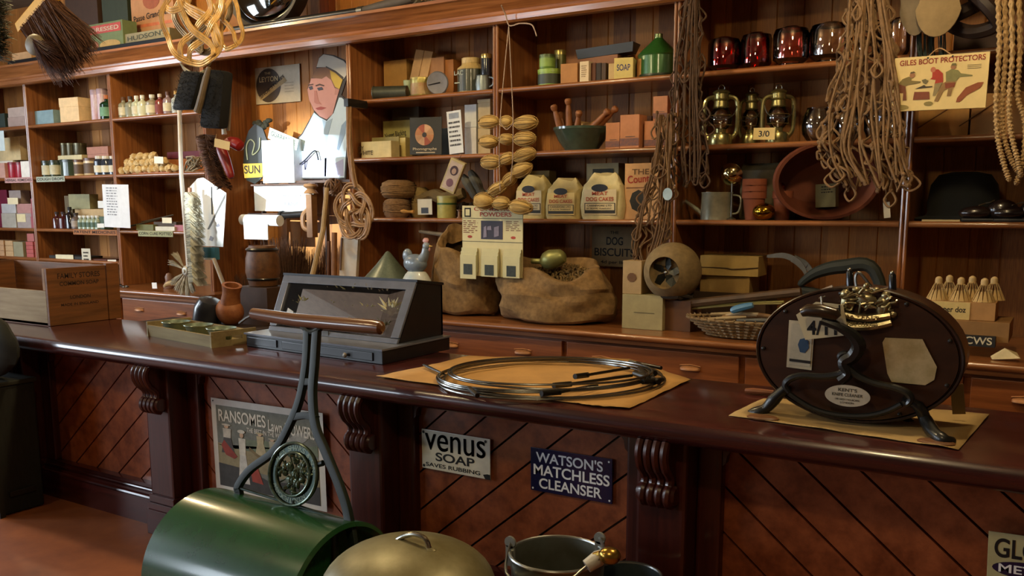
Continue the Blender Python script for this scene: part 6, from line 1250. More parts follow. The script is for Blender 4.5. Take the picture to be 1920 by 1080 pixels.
# shuttlecocks on their box
ZS = P(1830, 602, 4.95).z; o, w_, h_ = boxlet('flat tan box under the shuttlecock box', 1778, 1894, 603, 4.93, LED+.075, '#8c6638', .3)
zt_ = LED+.075+h_
o, w_, h_ = boxlet('small cardboard box priced per dozen carrying the shuttlecocks', 1744, 1868, 566, 4.97, zt_+.001, '#a87c48', .2); flat(o, rect(-w_*.49, 0, w_*.12, h_*.98), M('#c9b070', .75), 'price_label', -.003); lettering('1/8 per doz', o, -w_*.44, h_*.3, w_*.5, h_*.42, INK, -.0045)
zt2 = zt_+h_+.002
t0 = None
for i, (px_, yy, lb) in enumerate([(1752, 5.03, 'front row, left'), (1794, 5.03, 'front row, middle'), (1838, 5.03, 'front row, right'), (1772, 5.15, 'back row, left'), (1815, 5.15, 'back row, middle'), (1856, 5.15, 'back row, right')]):
    loc = (P(px_+6, 560, yy).x, yy, zt2)
    if t0 is None:
        t0 = thing('shuttlecock', 'x', 'shuttlecock', loc)
        mb = MB()
        for k in range(14):
            a = 2*PI*k/14; c_, s_ = math.cos(a), math.sin(a); v_ = Vector((-s_, c_, 0))
            b0 = Vector((c_*.014, s_*.014, .085)); b1 = Vector((c_*.045, s_*.045, 0)); mb.tube([b0, b1], .0012, 4)
            mb.add([b0.lerp(b1, .4)-v_*.003, b1-v_*.0095, b1+v_*.0095, b0.lerp(b1, .4)+v_*.003], [(0, 1, 2, 3)])
        mb.v = [Vector((v.x*1.22, v.y*1.22, v.z)) for v in mb.v]; mb.build('feather_skirt', M('#b99a62', .8, var=.12), t0, smooth=False); MB().lathe([(0, .08), (.016, .08), (.018, .095), (.016, .108), (.008, .116), (0, .118)], 14).build('cork_tip', M('#c8aa74', .7), t0); r_ = t0
    else: r_ = dup(t0, loc)
    r_['label'] = 'feathered shuttlecock on the price-marked box, ' + lb; r_['group'] = 'shuttlecocks standing on their box'
o, w_, h_ = sign('show_card', 'black card reading CWS in white below the shuttlecock boxes', 'card', [(1806, 628), (1866, 632), (1866, 652), (1806, 648)], 4.9, M('#1a1a1c', .6), th=.06); lettering('CWS', o, w_*.05, h_*.2, w_*.85, h_*.7, M('#c9c0a4', .7))
o = MB().add([(0, 0, 0), (.12, -.03, .02), (.1, .05, .035), (-.01, .04, .01), (.05, 0, .06)], [(0, 1, 4), (1, 2, 4), (2, 3, 4), (3, 0, 4), (3, 2, 1, 0)]).build('crumpled_paper', M('#cbb98c', .8)); o.location = (P(1862, 645, 4.84).x, 4.85, LED+.002); tag(o, 'crumpled cream paper scrap at the right of the CWS card', 'paper')

# ================================================================ on top of the cornice
ZK = ZC + .178
def topbox(label, xl, xr, yt, Y, col, z0=ZK+.002, dep=.15): return boxlet(label, xl, xr, yt, Y, z0, col, dep)
o, w_, h_ = topbox('green soap box with a red band and yellow fruit picture on the cornice', 164, 229, 42, 5.30, '#5d6a45'); flat(o, rect(-w_*.46, h_*.68, w_*.46, h_*.94), M('#a03a34', .6), 'red_band', -.003); lettering('DRESSED', o, -w_*.4, h_*.74, w_*.8, h_*.13, M('#a8a08c', .7), -.0045); flat(o, oval(w_*.12, h_*.3, w_*.3, h_*.15, 14), M('#a8884c', .6), 'yellow_fruit', -.003); flat(o, oval(-w_*.3, h_*.32, w_*.1, h_*.14, 12), M('#8a5236', .6), 'brown_fruit', -.003)
o, w_, h_ = topbox("grey-green box reading HUDSON'S DRY SOAP on the cornice", 232, 318, 58, 5.32, '#7c7458'); lettering("HUDSON'S", o, -w_*.42, h_*.58, w_*.85, h_*.26, M('#33382a', .7), -.003, rot=.03); flat(o, rect(-w_*.49, h_*.12, w_*.49, h_*.46), M('#8c3430', .6), 'red_band', -.003); lettering('DRY SOAP', o, -w_*.42, h_*.17, w_*.85, h_*.22, M('#b4a48c', .7), -.0045)
o, w_, h_ = topbox('tall tan box with black script on the cornice behind the soap boxes', 242, 322, -40, 5.52, '#a87850'); lettering('Passe Grand-Pere', o, -w_*.44, h_*.46, w_*.9, h_*.08, INK, -.003, rot=.06); flat(o, oval(0, h_*.72, w_*.2, h_*.12, 14), M('#8c4a2c', .7), 'brown_print', -.003); flat(o, rect(-w_*.5, h_*.38, w_*.5, h_*.42), M('#b0603c', .7), 'orange_rule', -.003)
topbox('dark green tall carton behind the green soap box on the cornice', 188, 236, -30, 5.6, '#2c3322'); topbox('dark brown carton behind the brown bristles on the cornice', 120, 180, -20, 5.62, '#3d2616')
topbox('small pale paper packet on the cornice under the hanging brushes', 22, 58, 98, 5.3, '#b98f62')
o = MB().box(0, (P(310, 84, 5.16)-P(14, 128, 5.16)).x, 0, .035, 0, .04).build('iron_bar', M('#15161a', .35, .4, coat=.3), smooth=False, bevel=.004); o.location = (P(14, 128, 5.16).x, 5.165, ZK+.001); tag(o, 'long flat black iron bar lying along the front of the cornice', 'bar')
t = thing('net_pole', 'long black round pole with a metal ferrule lying on the cornice', 'pole', (P(440, 66, 5.2).x, 5.2, ZK+.026)); L_ = (P(672, 36, 5.2)-P(440, 66, 5.2)).x
MB().cyl((0, 0, 0), (L_, 0, 0), .024).build('shaft', M('#111114', .35, coat=.4), t); MB().cyl((L_, 0, 0), (L_+.05, 0, 0), .029).build('ferrule', STEEL, t); MB().tube([(L_+.05, 0, 0), (L_+.2, 0, .01), (L_+.38, 0, .02), (L_+.5, 0, .03)], [.024, .03, .034, .03], 12).build('grip', M('#4c4540', .7), t)
mb = MB(); c0 = P(800, 14, 5.28)
for k in range(18): mb.tube(cr([c0+Vector((-.2+.03*k, -.04, -.03)), c0+Vector((-.12+.03*k, 0, .05)), c0+Vector((-.05+.03*k, .03, .16))], 3), .004, 5)
for k in range(8): mb.tube(cr([c0+Vector((-.3, R.uniform(-.05, .05), .02*k)), c0+Vector((0, R.uniform(-.05, .05), .015*k-.02)), c0+Vector((.4, R.uniform(-.05, .05), .02*k))], 4), .005, 5)
mb.tube(cr([c0+Vector((-.15, -.06, .16)), c0+Vector((-.17, -.06, .02)), c0+Vector((-.1, -.06, -.0)), c0+Vector((.05, -.06, .1)), c0+Vector((.16, -.06, .16))], 5), .011, 7); mb.tube(cr([c0+Vector((.3, -.06, .2)), c0+Vector((.27, -.06, .08)), c0+Vector((.33, -.06, .03)), c0+Vector((.4, -.05, -.02))], 5), .007, 6)
tag(mb.build('wire_trap', M('#5b5546', .6, .3)), 'bundle of grey wire and netting piled on the cornice, top centre', 'trap')
t = thing('convex_mirror', 'large round convex glass in a dark rim standing on the cornice', 'mirror', P(497, -22, 5.34)); mm = Matrix.Rotation(PI/2, 3, 'X')
rz_ = (P(497, 56, 5.34)-t.location).length; MB().lathe([(rz_*.80, .0), (rz_*.86, .05), (rz_*.95, .06), (rz_, .03), (rz_, -.04), (rz_*.8, -.04)], 48, m=mm).build('rim', M('#1d1612', .35, coat=.4), t)
MB().lathe([(rz_*.82*math.sin(a), .03+.10*(math.cos(a)-.2)) for a in [k*PI/2/12 for k in range(13)]], 48, m=mm).build('domed_glass', M('#8d8f8c', .06, 1., var=.05), t)
t.location.z = ZK + rz_ + .005; t.scale = (1.32, 1, 1); t.location.x += .03
# dark post above the cornice
struct(MB().box(P(605, 20, 5.7).x-.05, P(605, 20, 5.7).x+.05, 5.72, 5.797, ZK+.001, 3.75).build('trim_2', SHELFIN, smooth=False))

# ================================================================ on the counter
# wooden crate
CR = M('#8b5a2e', h2='#5d3818', rough=.65, scale=30, bump=.2, stretch=(.08, 1, 1)); CR2 = M('#a58a62', h2='#84664018'[:7], rough=.7, scale=30, bump=.2, stretch=(.08, 1, 1)); CRY = M('#7d4c22', h2='#56320f', rough=.6, scale=30, bump=.2, stretch=(1, .08, 1))
t = thing('wooden_crate', 'open wooden packing crate lettered on its end, at the left end of the counter', 'crate', (-5.60, 3.21, ZT))
def rel(o_, x0, x1, y0, y1, z0, z1): return MB().box(x0-o_[0], x1-o_[0], y0-o_[1], y1-o_[1], z0-o_[2], z1-o_[2])
c0 = (-5.60, 3.21, ZT)
rel(c0, -6.15, -5.05, 2.985, 3.44, ZT, ZT+.018).build('bottom_board', CR, t, smooth=False)
rel(c0, -6.15, -5.052, 2.985, 3.003, ZT+.002, 1.155).build('front_board', M('#ab9268', h2='#85683e', rough=.7, scale=22, bump=.2, stretch=(.08, 1, 1)), t, smooth=False, bevel=.002)
rel(c0, -6.15, -5.05, 3.422, 3.44, ZT+.002, 1.28).build('back_board', CR, t, smooth=False, bevel=.002)
rel(c0, -5.05, -5.03, 2.985, 3.36, ZT+.002, 1.285).build('end_board', CRY, t, smooth=False, bevel=.002); rel(c0, -5.05, -5.022, 3.362, 3.444, ZT+.002, 1.295).build('end_batten', CRY, t, smooth=False, bevel=.002)
rel(c0, -5.075, -5.052, 2.985, 3.02, 1.157, 1.285).build('corner_post', M('#9c7046', .7, bump=.2), t, smooth=False, bevel=.002); rel(c0, -6.15, -6.13, 3.005, 3.42, ZT+.02, 1.285).build('end_board', CRY, t, smooth=False, bevel=.002)
def endtext(s_, y0, z0, w_, h_):
    o = lettering(s_, t, 0, 0, w_, h_, INKB); 
    for v in o.data.vertices: v.co = (-5.0288-c0[0], y0 - c0[1] + v.co.x, z0 - c0[2] + v.co.z)
INKB = M('#2b170c', .8); endtext('FAMILY STORES', 3.05, 1.222, .27, .032); endtext('COMMON SOAP', 3.06, 1.18, .25, .024); endtext('LONDON', 3.12, 1.1, .13, .02); endtext('MADE IN ENGLAND', 3.06, 1.06, .24, .016)
o = lettering('MILE', t, -.32, .1, .2, .05, M('#7d6238', .8), y=2.984-c0[1])
# tray of measures
A_, B_ = Vector((-4.20, 3.04, ZT)), Vector((-3.58, 2.94, ZT)); rz = math.atan2(B_.y-A_.y, B_.x-A_.x); Wd = (B_-A_).length; Dp = .235; Hh = .062
t = thing('wooden_tray', 'shallow pale wooden tray holding three metal measures on the counter', 'tray', A_, rz); TM = M('#a09064', .7, h2='#82704a', scale=22, stretch=(.1, 1, 1), bump=.1)
MB().box(0, Wd, 0, Dp, .001, .01).build('base', TM, t, smooth=False)
MB().hexa([(0, 0, 0), (Wd, 0, 0), (Wd, .01, 0), (0, .01, 0)], [(-.012, -.012, Hh), (Wd+.012, -.012, Hh), (Wd+.012, 0, Hh), (-.012, 0, Hh)]).build('side', TM, t, smooth=False)
MB().hexa([(0, Dp-.01, 0), (Wd, Dp-.01, 0), (Wd, Dp, 0), (0, Dp, 0)], [(-.012, Dp, Hh), (Wd+.012, Dp, Hh), (Wd+.012, Dp+.012, Hh), (-.012, Dp+.012, Hh)]).build('side', TM, t, smooth=False)
for x, s_ in ((0, -1), (Wd, 1)):
    mb = MB(); y0, y1 = -.01, Dp+.01
    for (a, b, z0, z1) in ((y0, y1, 0, .03), (y0, .07, .03, .05), (Dp-.07, y1, .03, .05), (y0, y1, .05, .078)): mb.box(x-.006+s_*.004, x+.006+s_*.004, a, b, z0, z1)
    mb.build('end_panel', TM, t, smooth=False)
CUPM = M('#7d8c7a', .38, .55, var=.15)
for i, px_ in enumerate([330, 372, 414]):
    yy = 3.10 - .018*i; rimz = P(px_, 603+6*i, yy).z; hh = rimz - ZT - .012; r = .071
    o = MB().lathe([(0, 0), (r*.62, 0), (r*.66, .006), (r*.95, hh*.9), (r*1.04, hh), (r*1.0, hh+.003), (r*.9, hh*.88), (r*.6, .01), (0, .008)], 32).build('metal_measure', CUPM); o.location = (P(px_, 605, yy).x, yy, ZT+.0115)
    MB().tube([(r*1.03*math.cos(a), r*1.03*math.sin(a), hh+.001) for a in [k*PI/16 for k in range(32)]], .003, 6, True).build('rolled_rim', M('#9aa894', .25, .8), o)
    tag(o, 'greenish metal measure in the pale tray, ' + ['left', 'middle', 'right'][i] + ' one', 'cup')
# glazed display case
t = thing('display_case', 'black glazed display case with a sloping front and a drawer on the counter', 'display case', (-3.02, 3.1, ZT), 0.); c0 = Vector((-3.02, 3.1, ZT))
CB = M('#16161a', .42, var=.2, coat=.25); CF = M('#666b78', .3, var=.12, coat=.6)  # frame base lightened to blue-grey, carrying the window's reflection in its colour
xl, xr = -3.47, -2.545
def hx(b, tp, nm, mt, par, bev=0): return MB().hexa([Vector(v)-c0 for v in b], [Vector(v)-c0 for v in tp]).build(nm, mt, par, smooth=False, bevel=bev)
hx([(xl, 3.06, ZT+.001), (xr, 3.0, ZT+.001), (xr, 3.5, ZT+.001), (xl, 3.5, ZT+.001)], [(xl, 3.06, 1.012), (xr, 3.0, 1.012), (xr, 3.5, 1.012), (xl, 3.5, 1.012)], 'base', CB, t, .003)
hx([(xl-.006, 3.05, 1.012), (xr+.006, 2.99, 1.012), (xr+.006, 3.5, 1.012), (xl-.006, 3.5, 1.012)], [(xl-.006, 3.05, 1.02), (xr+.006, 2.99, 1.02), (xr+.006, 3.5, 1.02), (xl-.006, 3.5, 1.02)], 'base_lip', CF, t)
def yf(x): return 3.06 + (x-xl)/(xr-xl)*(-.06)
dr = hx([(-3.2, yf(-3.2)-.006, ZT+.012), (-2.6, yf(-2.6)-.006, ZT+.012), (-2.6, yf(-2.6)+.01, ZT+.012), (-3.2, yf(-3.2)+.01, ZT+.012)], [(-3.2, yf(-3.2)-.006, 1.0), (-2.6, yf(-2.6)-.006, 1.0), (-2.6, yf(-2.6)+.01, 1.0), (-3.2, yf(-3.2)+.01, 1.0)], 'drawer', CB, t, .003)
MB().lathe([(0, 0), (.006, .002), (.012, .014), (.008, .02), (0, .022)], 14, tuple(Vector((-2.76, yf(-2.76)-.006, .976))-c0), Matrix.Rotation(PI/2, 3, 'X')).build('knob', M('#7c7468', .4, .5), dr)
hx([(xl+.01, yf(xl)-.006, ZT+.014), (-3.24, yf(-3.24)-.006, ZT+.014), (-3.24, yf(-3.24)+.01, ZT+.014), (xl+.01, yf(xl)+.01, ZT+.014)], [(xl+.01, yf(xl)-.006, 1.0), (-3.24, yf(-3.24)-.006, 1.0), (-3.24, yf(-3.24)+.01, 1.0), (xl+.01, yf(xl)+.01, 1.0)], 'side_panel', CB, t, .002)
a, b = -3.44, -2.585; F0, F1, Zb, Zt = 3.19, 3.31, 1.021, 1.29     # sloping front
def fp(u, v, d=0.): return Vector((a+(b-a)*u, F0+(F1-F0)*v - .03*u*(1-v) + d, Zb+(Zt-Zb)*v))
def bar(u0, u1, v0, v1, nm, mt, d0=-.012, d1=.008):
    return hx([fp(u0, v0, d0), fp(u1, v0, d0), fp(u1, v0, d1), fp(u0, v0, d1)], [fp(u0, v1, d0), fp(u1, v1, d0), fp(u1, v1, d1), fp(u0, v1, d1)], nm, mt, t, .002)
bar(0, 1, 0, .075, 'bottom_rail', CF); bar(0, 1, .87, 1, 'top_rail', CF); bar(0, .055, .09, .87, 'stile', CF); bar(.945, 1, .09, .87, 'stile', CF)
def pane_glass(name='thin_glass', tint=(1, 1, 1), refl=.15, rough=.02, key='tg'):
    if key in MC: return MC[key]
    m = bpy.data.materials.new(name); m.use_nodes = True; nt = m.node_tree; nt.nodes.remove(nt.nodes['Principled BSDF']); L = nt.links.new
    tr = nt.nodes.new('ShaderNodeBsdfTransparent'); tr.inputs[0].default_value = (*tint, 1); gl = nt.nodes.new('ShaderNodeBsdfGlossy'); gl.inputs['Roughness'].default_value = rough
    fr = nt.nodes.new('ShaderNodeFresnel'); fr.inputs[0].default_value = 1.45; ma = nt.nodes.new('ShaderNodeMath'); ma.operation = 'MULTIPLY_ADD'; ma.inputs[1].default_value = 1.2; ma.inputs[2].default_value = refl*.1
    mx = nt.nodes.new('ShaderNodeMixShader'); L(fr.outputs[0], ma.inputs[0]); L(ma.outputs[0], mx.inputs[0]); L(tr.outputs[0], mx.inputs[1]); L(gl.outputs[0], mx.inputs[2]); L(mx.outputs[0], nt.nodes['Material Output'].inputs[0])
    MC[key] = m; return m
TG = pane_glass()
hx([fp(.05, .08, -.002), fp(.95, .08, -.002), fp(.95, .08, .001), fp(.05, .08, .001)], [fp(.05, .88, -.002), fp(.95, .88, -.002), fp(.95, .88, .001), fp(.05, .88, .001)], 'glass_pane', TG, t)
yb = 3.50; MB().box(a-c0.x, b-c0.x, yb-.012-c0.y, yb-c0.y, 1.021-c0.z, 1.262-c0.z).build('back_panel', CB, t, smooth=False)
for x in (a, b-.014):
    hx([(x, F0+(0 if x < -3 else -.03), 1.021), (x+.014, F0+(0 if x < -3 else -.03), 1.021), (x+.014, yb, 1.021), (x, yb, 1.021)], [(x, F1, Zt), (x+.014, F1, Zt), (x+.014, yb, 1.262), (x, yb, 1.262)], 'side_panel', CB, t)
hx([(a-.004, F1-.012, Zt), (b+.006, F1-.012, Zt), (b+.006, yb+.004, 1.262), (a-.004, yb+.004, 1.262)], [(a-.004, F1-.012, Zt+.012), (b+.006, F1-.012, Zt+.012), (b+.006, yb+.004, 1.274), (a-.004, yb+.004, 1.274)], 'top_panel', CB, t)
DV = M('#8a8590', .45)
def slab(u0, u1, v0, v1, d0, d1, nm, mt): return hx([fp(u0, v0, d0), fp(u1, v0, d0), fp(u1, v0, d1), fp(u0, v0, d1)], [fp(u0, v1, d0), fp(u1, v1, d0), fp(u1, v1, d1), fp(u0, v1, d1)], nm, mt, t)
slab(.03, .97, .05, .95, .05, .055, 'lining', M('#57535a', .7, var=.2))
for v in (.36, .66): slab(.05, .95, v, v+.014, .012, .05, 'inner_shelf', DV)
for u in (.2, .36, .52, .68, .84): slab(u, u+.003, .08, .9, .03, .05, 'divider', DV)
MB().box(-.02, .02, -.004, 0, -.012, .012).build('lock_plate', M('#4f4a44', .4, .6), t).location = fp(.47, .05, -.014)-c0
k_ = 0
for u, v, c, s_ in [(.36, .70, '#c7c2ae', 1.2), (.46, .69, '#a89e6a', 1.2), (.52, .70, '#8f8c5c', 1.5), (.68, .70, '#8a8268', 1.3), (.78, .70, '#8d7c62', 1.3), (.2, .4, '#8a845a', 1.5), (.16, .39, '#7c6a48', 1.2), (.41, .4, '#9a9068', 1.2), (.5, .4, '#8f8a70', 1.0), (.58, .39, '#7c7648', 1.2), (.7, .4, '#9c9468', 1.2), (.86, .4, '#cfc9a4', 2.0), (.9, .44, '#b9b48a', 1.6), (.3, .12, '#84683c', 1.2), (.55, .12, '#8a7648', 1.3), (.72, .12, '#9a8656', 1.4), (.85, .12, '#7c7a66', 1.6)]:
    q_ = fp(u, v+.015, .032); rr = random.Random(k_); mb = MB()
    for j in range(16):
        d = Vector((rr.uniform(-1, 1), rr.uniform(-.5, .2), rr.uniform(.2, 1.2))); mb.tube([(0, 0, 0), d*.018*s_, d*.034*s_+Vector((rr.uniform(-.006, .006), 0, 0))], [.002, .0035*s_, .0008], 4)
    mb.blob((0, 0, .006), .008*s_, .008*s_, .008*s_, 8, 6)
    o = mb.build('fishing_fly', M(c, .6)); o.location = (q_.x, q_.y, q_.z+.008); k_ += 1
    tag(o, 'feathery pale fishing fly laid out inside the glazed display case', 'fishing fly', 'fishing flies inside the display case')
o, w_, h_ = card('price_card', 'small white ticket in the lower left corner of the display case glass', 'card', [(541, 578), (551, 586), (545, 594), (535, 588)], 3.215, '#eceae4')
# kraft papers
def paper(label, pts, z, mat, seed):
    rr = random.Random(seed); q = [Q(x, y, z) for x, y in pts]; c = sum(q, Vector())/len(q); n = len(q); vs = []; rings = 7
    dense = []
    for i in range(n):
        for k in range(6): dense.append(q[i].lerp(q[(i+1) % n], k/6))
    m_ = len(dense); vs = [c.copy()]; fs = []
    for r_ in range(1, rings+1):
        for p in dense:
            v = c.lerp(p, r_/rings); v.z = z + .0007 + abs(.0035*math.sin(v.x*9+v.y*5)*math.sin(v.y*11)) + rr.uniform(0, .0012) + (.004*rr.random() if r_ == rings else 0); vs.append(v)
    for k in range(m_): fs.append((0, 1+k, 1+(k+1) % m_))
    for r_ in range(rings-1):
        for k in range(m_): fs.append((1+r_*m_+k, 1+(r_+1)*m_+k, 1+(r_+1)*m_+(k+1) % m_, 1+r_*m_+(k+1) % m_))
    o = MB().add([v-c for v in vs], fs).build('brown_paper_sheet', mat); o.location = c; tag(o, label, 'paper')
    md = o.modifiers.new('thickness', 'SOLIDIFY'); md.thickness = .0008; return o
paper('sheet of brown paper under the coiled rods on the counter', [(705, 708), (795, 688), (880, 669), (1180, 674), (1295, 714), (1235, 742), (1180, 768), (1110, 764), (1080, 758), (900, 735)], ZT+.0012, KRAFT, 1)
paper('sheet of brown paper under the round knife cleaner on the counter', [(1366, 780), (1432, 748), (1640, 762), (1855, 779), (1797, 845), (1580, 812)], ZT+.0012, M('#a98c58', .82, var=.12, scale=5, bump=.3), 2)
# coil of rods
t = thing('drain_rod_coil', 'coil of steel drain rods with black joints lying on brown paper', 'rods', Q(1030, 707, ZT+.02)); c0 = t.location
Lf, Rt, Bk, Ft = Q(818, 705, ZT+.02), Q(1238, 706, ZT+.02), Q(1030, 673, ZT+.02), Q(1010, 745, ZT+.02); Aa = (Rt-Lf)/2; cc = (Lf+Rt)/2-c0; Bb = (Bk-Ft)/2
STL = M('#8e8d88', .26, 1., var=.1)
for i in range(7):
    rr = random.Random(i); dx = Vector((rr.uniform(-.02, .02), rr.uniform(-.015, .015), 0)); ph = rr.uniform(0, 6); pts = []
    for k in range(64):
        a = 2*PI*k/64; pts.append(cc + dx + Aa*math.cos(a)*(1-.018*i+.01*math.sin(a*2+ph)) + Bb*math.sin(a)*(1-.03*i+.02*math.sin(a*3+ph)) + Vector((0, 0, -.012+.006*i+.006*math.sin(a+ph))))
    MB().tube(pts, .0045, 7, True).build('steel_rod', STL, t)
for (x, y, x2, y2, r) in [(1078, 706, 1102, 703, .011), (1038, 723, 1070, 720, .011), (1015, 738, 1050, 735, .011), (1102, 703, 1180, 690, .006), (1070, 720, 1185, 704, .006), (1050, 735, 1120, 722, .006), (880, 728, 895, 742, .009), (1195, 683, 1228, 700, .012), (1190, 700, 1236, 716, .012), (1200, 690, 1215, 715, .011), (1180, 678, 1240, 690, .008), (1205, 716, 1242, 712, .010)]:
    MB().cyl(Q(x, y, ZT+.035)-c0, Q(x2, y2, ZT+.03)-c0, r, n=10).build('joint', M('#25231f', .35, .6), t)
MB().tube([Q(794, 684, ZT+.02)-c0, Q(806, 690, ZT+.018)-c0, Q(835, 703, ZT+.018)-c0], [.005, .008, .005], 8).build('rod_end', STL, t)
# knife cleaner
KX, KZ, RX, RZ = -.572, 1.171, .308, .212; KF, KB_ = 2.955, 3.13
t = thing('knife_cleaner', 'large round dark wooden knife cleaner on a black iron scroll stand', 'knife cleaner', (KX, 3.04, ZT)); c0 = Vector((KX, 3.04, ZT)); DW = M('#3d2212', h2='#26140b', rough=.35, scale=14, coat=.35, bump=.06, stretch=(.4, 1, 1))
o_ = Vector((KX, 0, KZ))-Vector((c0.x, 0, c0.z))
def disc(r0, y0, y1, nm, mat, rr_=1., n=64, bev=.006, par=t):
    pr = [(0, y0), (r0-bev, y0), (r0, y0+bev), (r0, y1-bev), (r0-bev, y1), (0, y1)]; vs = []
    mb = MB(); m_ = Matrix(((1, 0, 0), (0, 0, 1), (0, 1, 0)))
    mb.lathe([(a_, b_) for a_, b_ in pr], n); mb.v = [Vector((v.x*RX/1., v.z-c0.y, v.y*RZ/1.)) + o_ for v in mb.v]; return mb.build(nm, mat, par)
disc(1., KF, KB_, 'drum', DW); disc(.97, KF-.012, KF, 'front_board', DW)
mb = MB(); mb.tube([Vector((RX*1.0*math.cos(a_), KF-.004-c0.y, RZ*1.0*math.sin(a_)))+o_ for a_ in [k*PI/32 for k in range(64)]], .006, 6, True).build('rim', M('#24140b', .3, coat=.5), t)
for k in range(9): a_ = .35+k*2*PI/9; MB().lathe([(0, 0), (.007, .001), (.006, .006), (0, .008)], 10, tuple(Vector((RX*.93*math.cos(a_), KF-.012-c0.y, RZ*.93*math.sin(a_)))+o_), Matrix.Rotation(PI/2, 3, 'X')).build('bolt', IRON, t)
YK = 2.94
def kp(x, y, Y=YK): return P(x, y, Y)-c0
def kplate(pts, nm, mat, Y=YK, th=.003, par=t, bev=0): return MB().prism([(v.x, v.z) for v in [kp(x, y, Y) for x, y in pts]], Y-th-c0.y, Y-c0.y).build(nm, mat, par, smooth=False, bevel=bev)
BRP = M('#b9a878', .4, .45, h2='#d8c79a', scale=22)
kplate([(1655, 642), (1660, 633), (1730, 636), (1737, 650), (1757, 688), (1752, 712), (1735, 722), (1672, 716), (1664, 700)], 'brass_plate', BRP)
kplate([(1480, 600), (1528, 604), (1522, 694), (1475, 688)], 'maker_label', M('#c4bda6', .35, .2)); kplate([(1484, 606), (1524, 610), (1519, 688), (1480, 683)], 'label_paper', M('#b3ad9a', .5), YK-.004, .001)
kplate([(1496, 646+8*math.sin(0)), (1500, 636), (1508, 634), (1516, 640), (1517, 652), (1509, 662), (1500, 660)], 'blue_badge', M('#2f4a6a', .4), YK-.006, .001); kplate([(1480, 672), (1520, 677), (1519, 682), (1480, 677)], 'label_text_bar', INK, YK-.006, .001)
# crest: lion, unicorn and scroll as an embossed brass casting
mb = MB(); cen = kp(1622, 580, YK-.004)
mb.add([], [])
for (dx, dz, a_, b_) in [(0, .028, .034, .022), (-.052, .02, .022, .03), (.052, .01, .022, .032), (-.06, .045, .016, .014), (.058, .045, .014, .013), (0, .055, .02, .012), (0, .073, .01, .01), (-.03, .06, .012, .008), (.03, .062, .012, .008), (-.075, -.005, .012, .012), (.08, -.012, .014, .01)]: mb.blob(cen+Vector((dx, 0, dz)), a_, .010, b_, 14, 9, .06)
rr = random.Random(4)
for k in range(26): x0 = rr.uniform(-.07, .075); z0 = rr.uniform(-.0, .06); mb.tube(cr([cen+Vector((x0, -.008, z0)), cen+Vector((x0+rr.uniform(-.02, .02), -.014, z0+rr.uniform(-.015, .015))), cen+Vector((x0+rr.uniform(-.03, .03), -.008, z0+rr.uniform(-.02, .02)))], 4), .0035, 5)
mb.tube(cr([cen+Vector((-.075, -.004, -.04)), cen+Vector((-.03, -.008, -.055)), cen+Vector((.03, -.008, -.05)), cen+Vector((.08, -.004, -.035))], 5), .012, 8); mb.tube(cr([cen+Vector((-.07, -.004, -.018)), cen+Vector((0, -.009, -.028)), cen+Vector((.075, -.004, -.014))], 5), .012, 8)
mb.build('royal_crest', M('#b3a983', .3, .8, h2='#8a8060', scale=40), t)
for k, (s_, z_) in enumerate([('PATENT', -.03), ('KNIFE CLEANER', -.052)]): o = lettering(s_, t, cen.x-.055, cen.z+z_, .1, .013, M('#cfc08a', .3, .8), y=cen.y-.0215)
# oval maker plate
pc = kp(1589, 742, 2.895); ov = MB().prism([(pc.x+.068*math.cos(a_), pc.z+.034*math.sin(a_)) for a_ in [k*PI/20 for k in range(40)]], pc.y-.003, pc.y).build('oval_plate', M('#c9c4b2', .35, .3), t, smooth=False)
for s_, dx, dz, w_, h_ in [("KENT'S", -.028, .013, .056, .011), ('KNIFE CLEANER', -.046, -.002, .092, .010), ('199 HIGH HOLBORN', -.036, -.015, .072, .006), ('LONDON', -.02, -.025, .04, .006)]: lettering(s_, ov, pc.x+dx, pc.z+dz, w_, h_, M('#3a352a', .6), y=pc.y-.0042)
# price card
qd = [(1493, 590), (1530, 566), (1560, 569), (1581, 572), (1592, 628), (1510, 637)]; kplate(qd, 'price_card', M('#c9bc98', .75, var=.04), 2.915, .002)
b0 = kp(1513, 628, 2.912); lettering('4/11', t, b0.x, b0.z, .092, .046, M('#15110d', .8), y=b0.y, rot=.06, bold=.028); b1 = kp(1565, 590, 2.912); lettering('d', t, b1.x, b1.z, .018, .03, M('#15110d', .8), y=b1.y, rot=.1)
MB().tube([kp(1540, 556, 2.92), kp(1541, 572, 2.912)], .004, 6).tube([kp(1536, 560, 2.92), kp(1548, 556, 2.92)], .003, 6).build('card_clip', STEEL, t)
# pegs on top
for x, y, y2 in ((1593, 506, 545), (1673, 512, 548)):
    a_, b_ = P(x, y, 3.06)-c0, P(x+1, y2+4, 3.06)-c0; MB().tube([b_, b_.lerp(a_, .2), b_.lerp(a_, .9), a_], [.013, .012, .011, .006], 12).build('top_peg', M('#1d2026', .3, .5, coat=.4), t); MB().blob(tuple(a_), .007, .007, .007, 10, 7).build('peg_tip', STEEL, t)
MB().tube(cr([kp(1607, 545, 3.06), kp(1604, 520, 3.06), kp(1612, 512, 3.06), kp(1635, 540, 3.06)], 4), .005, 6).build('wire_handle', STEEL, t)
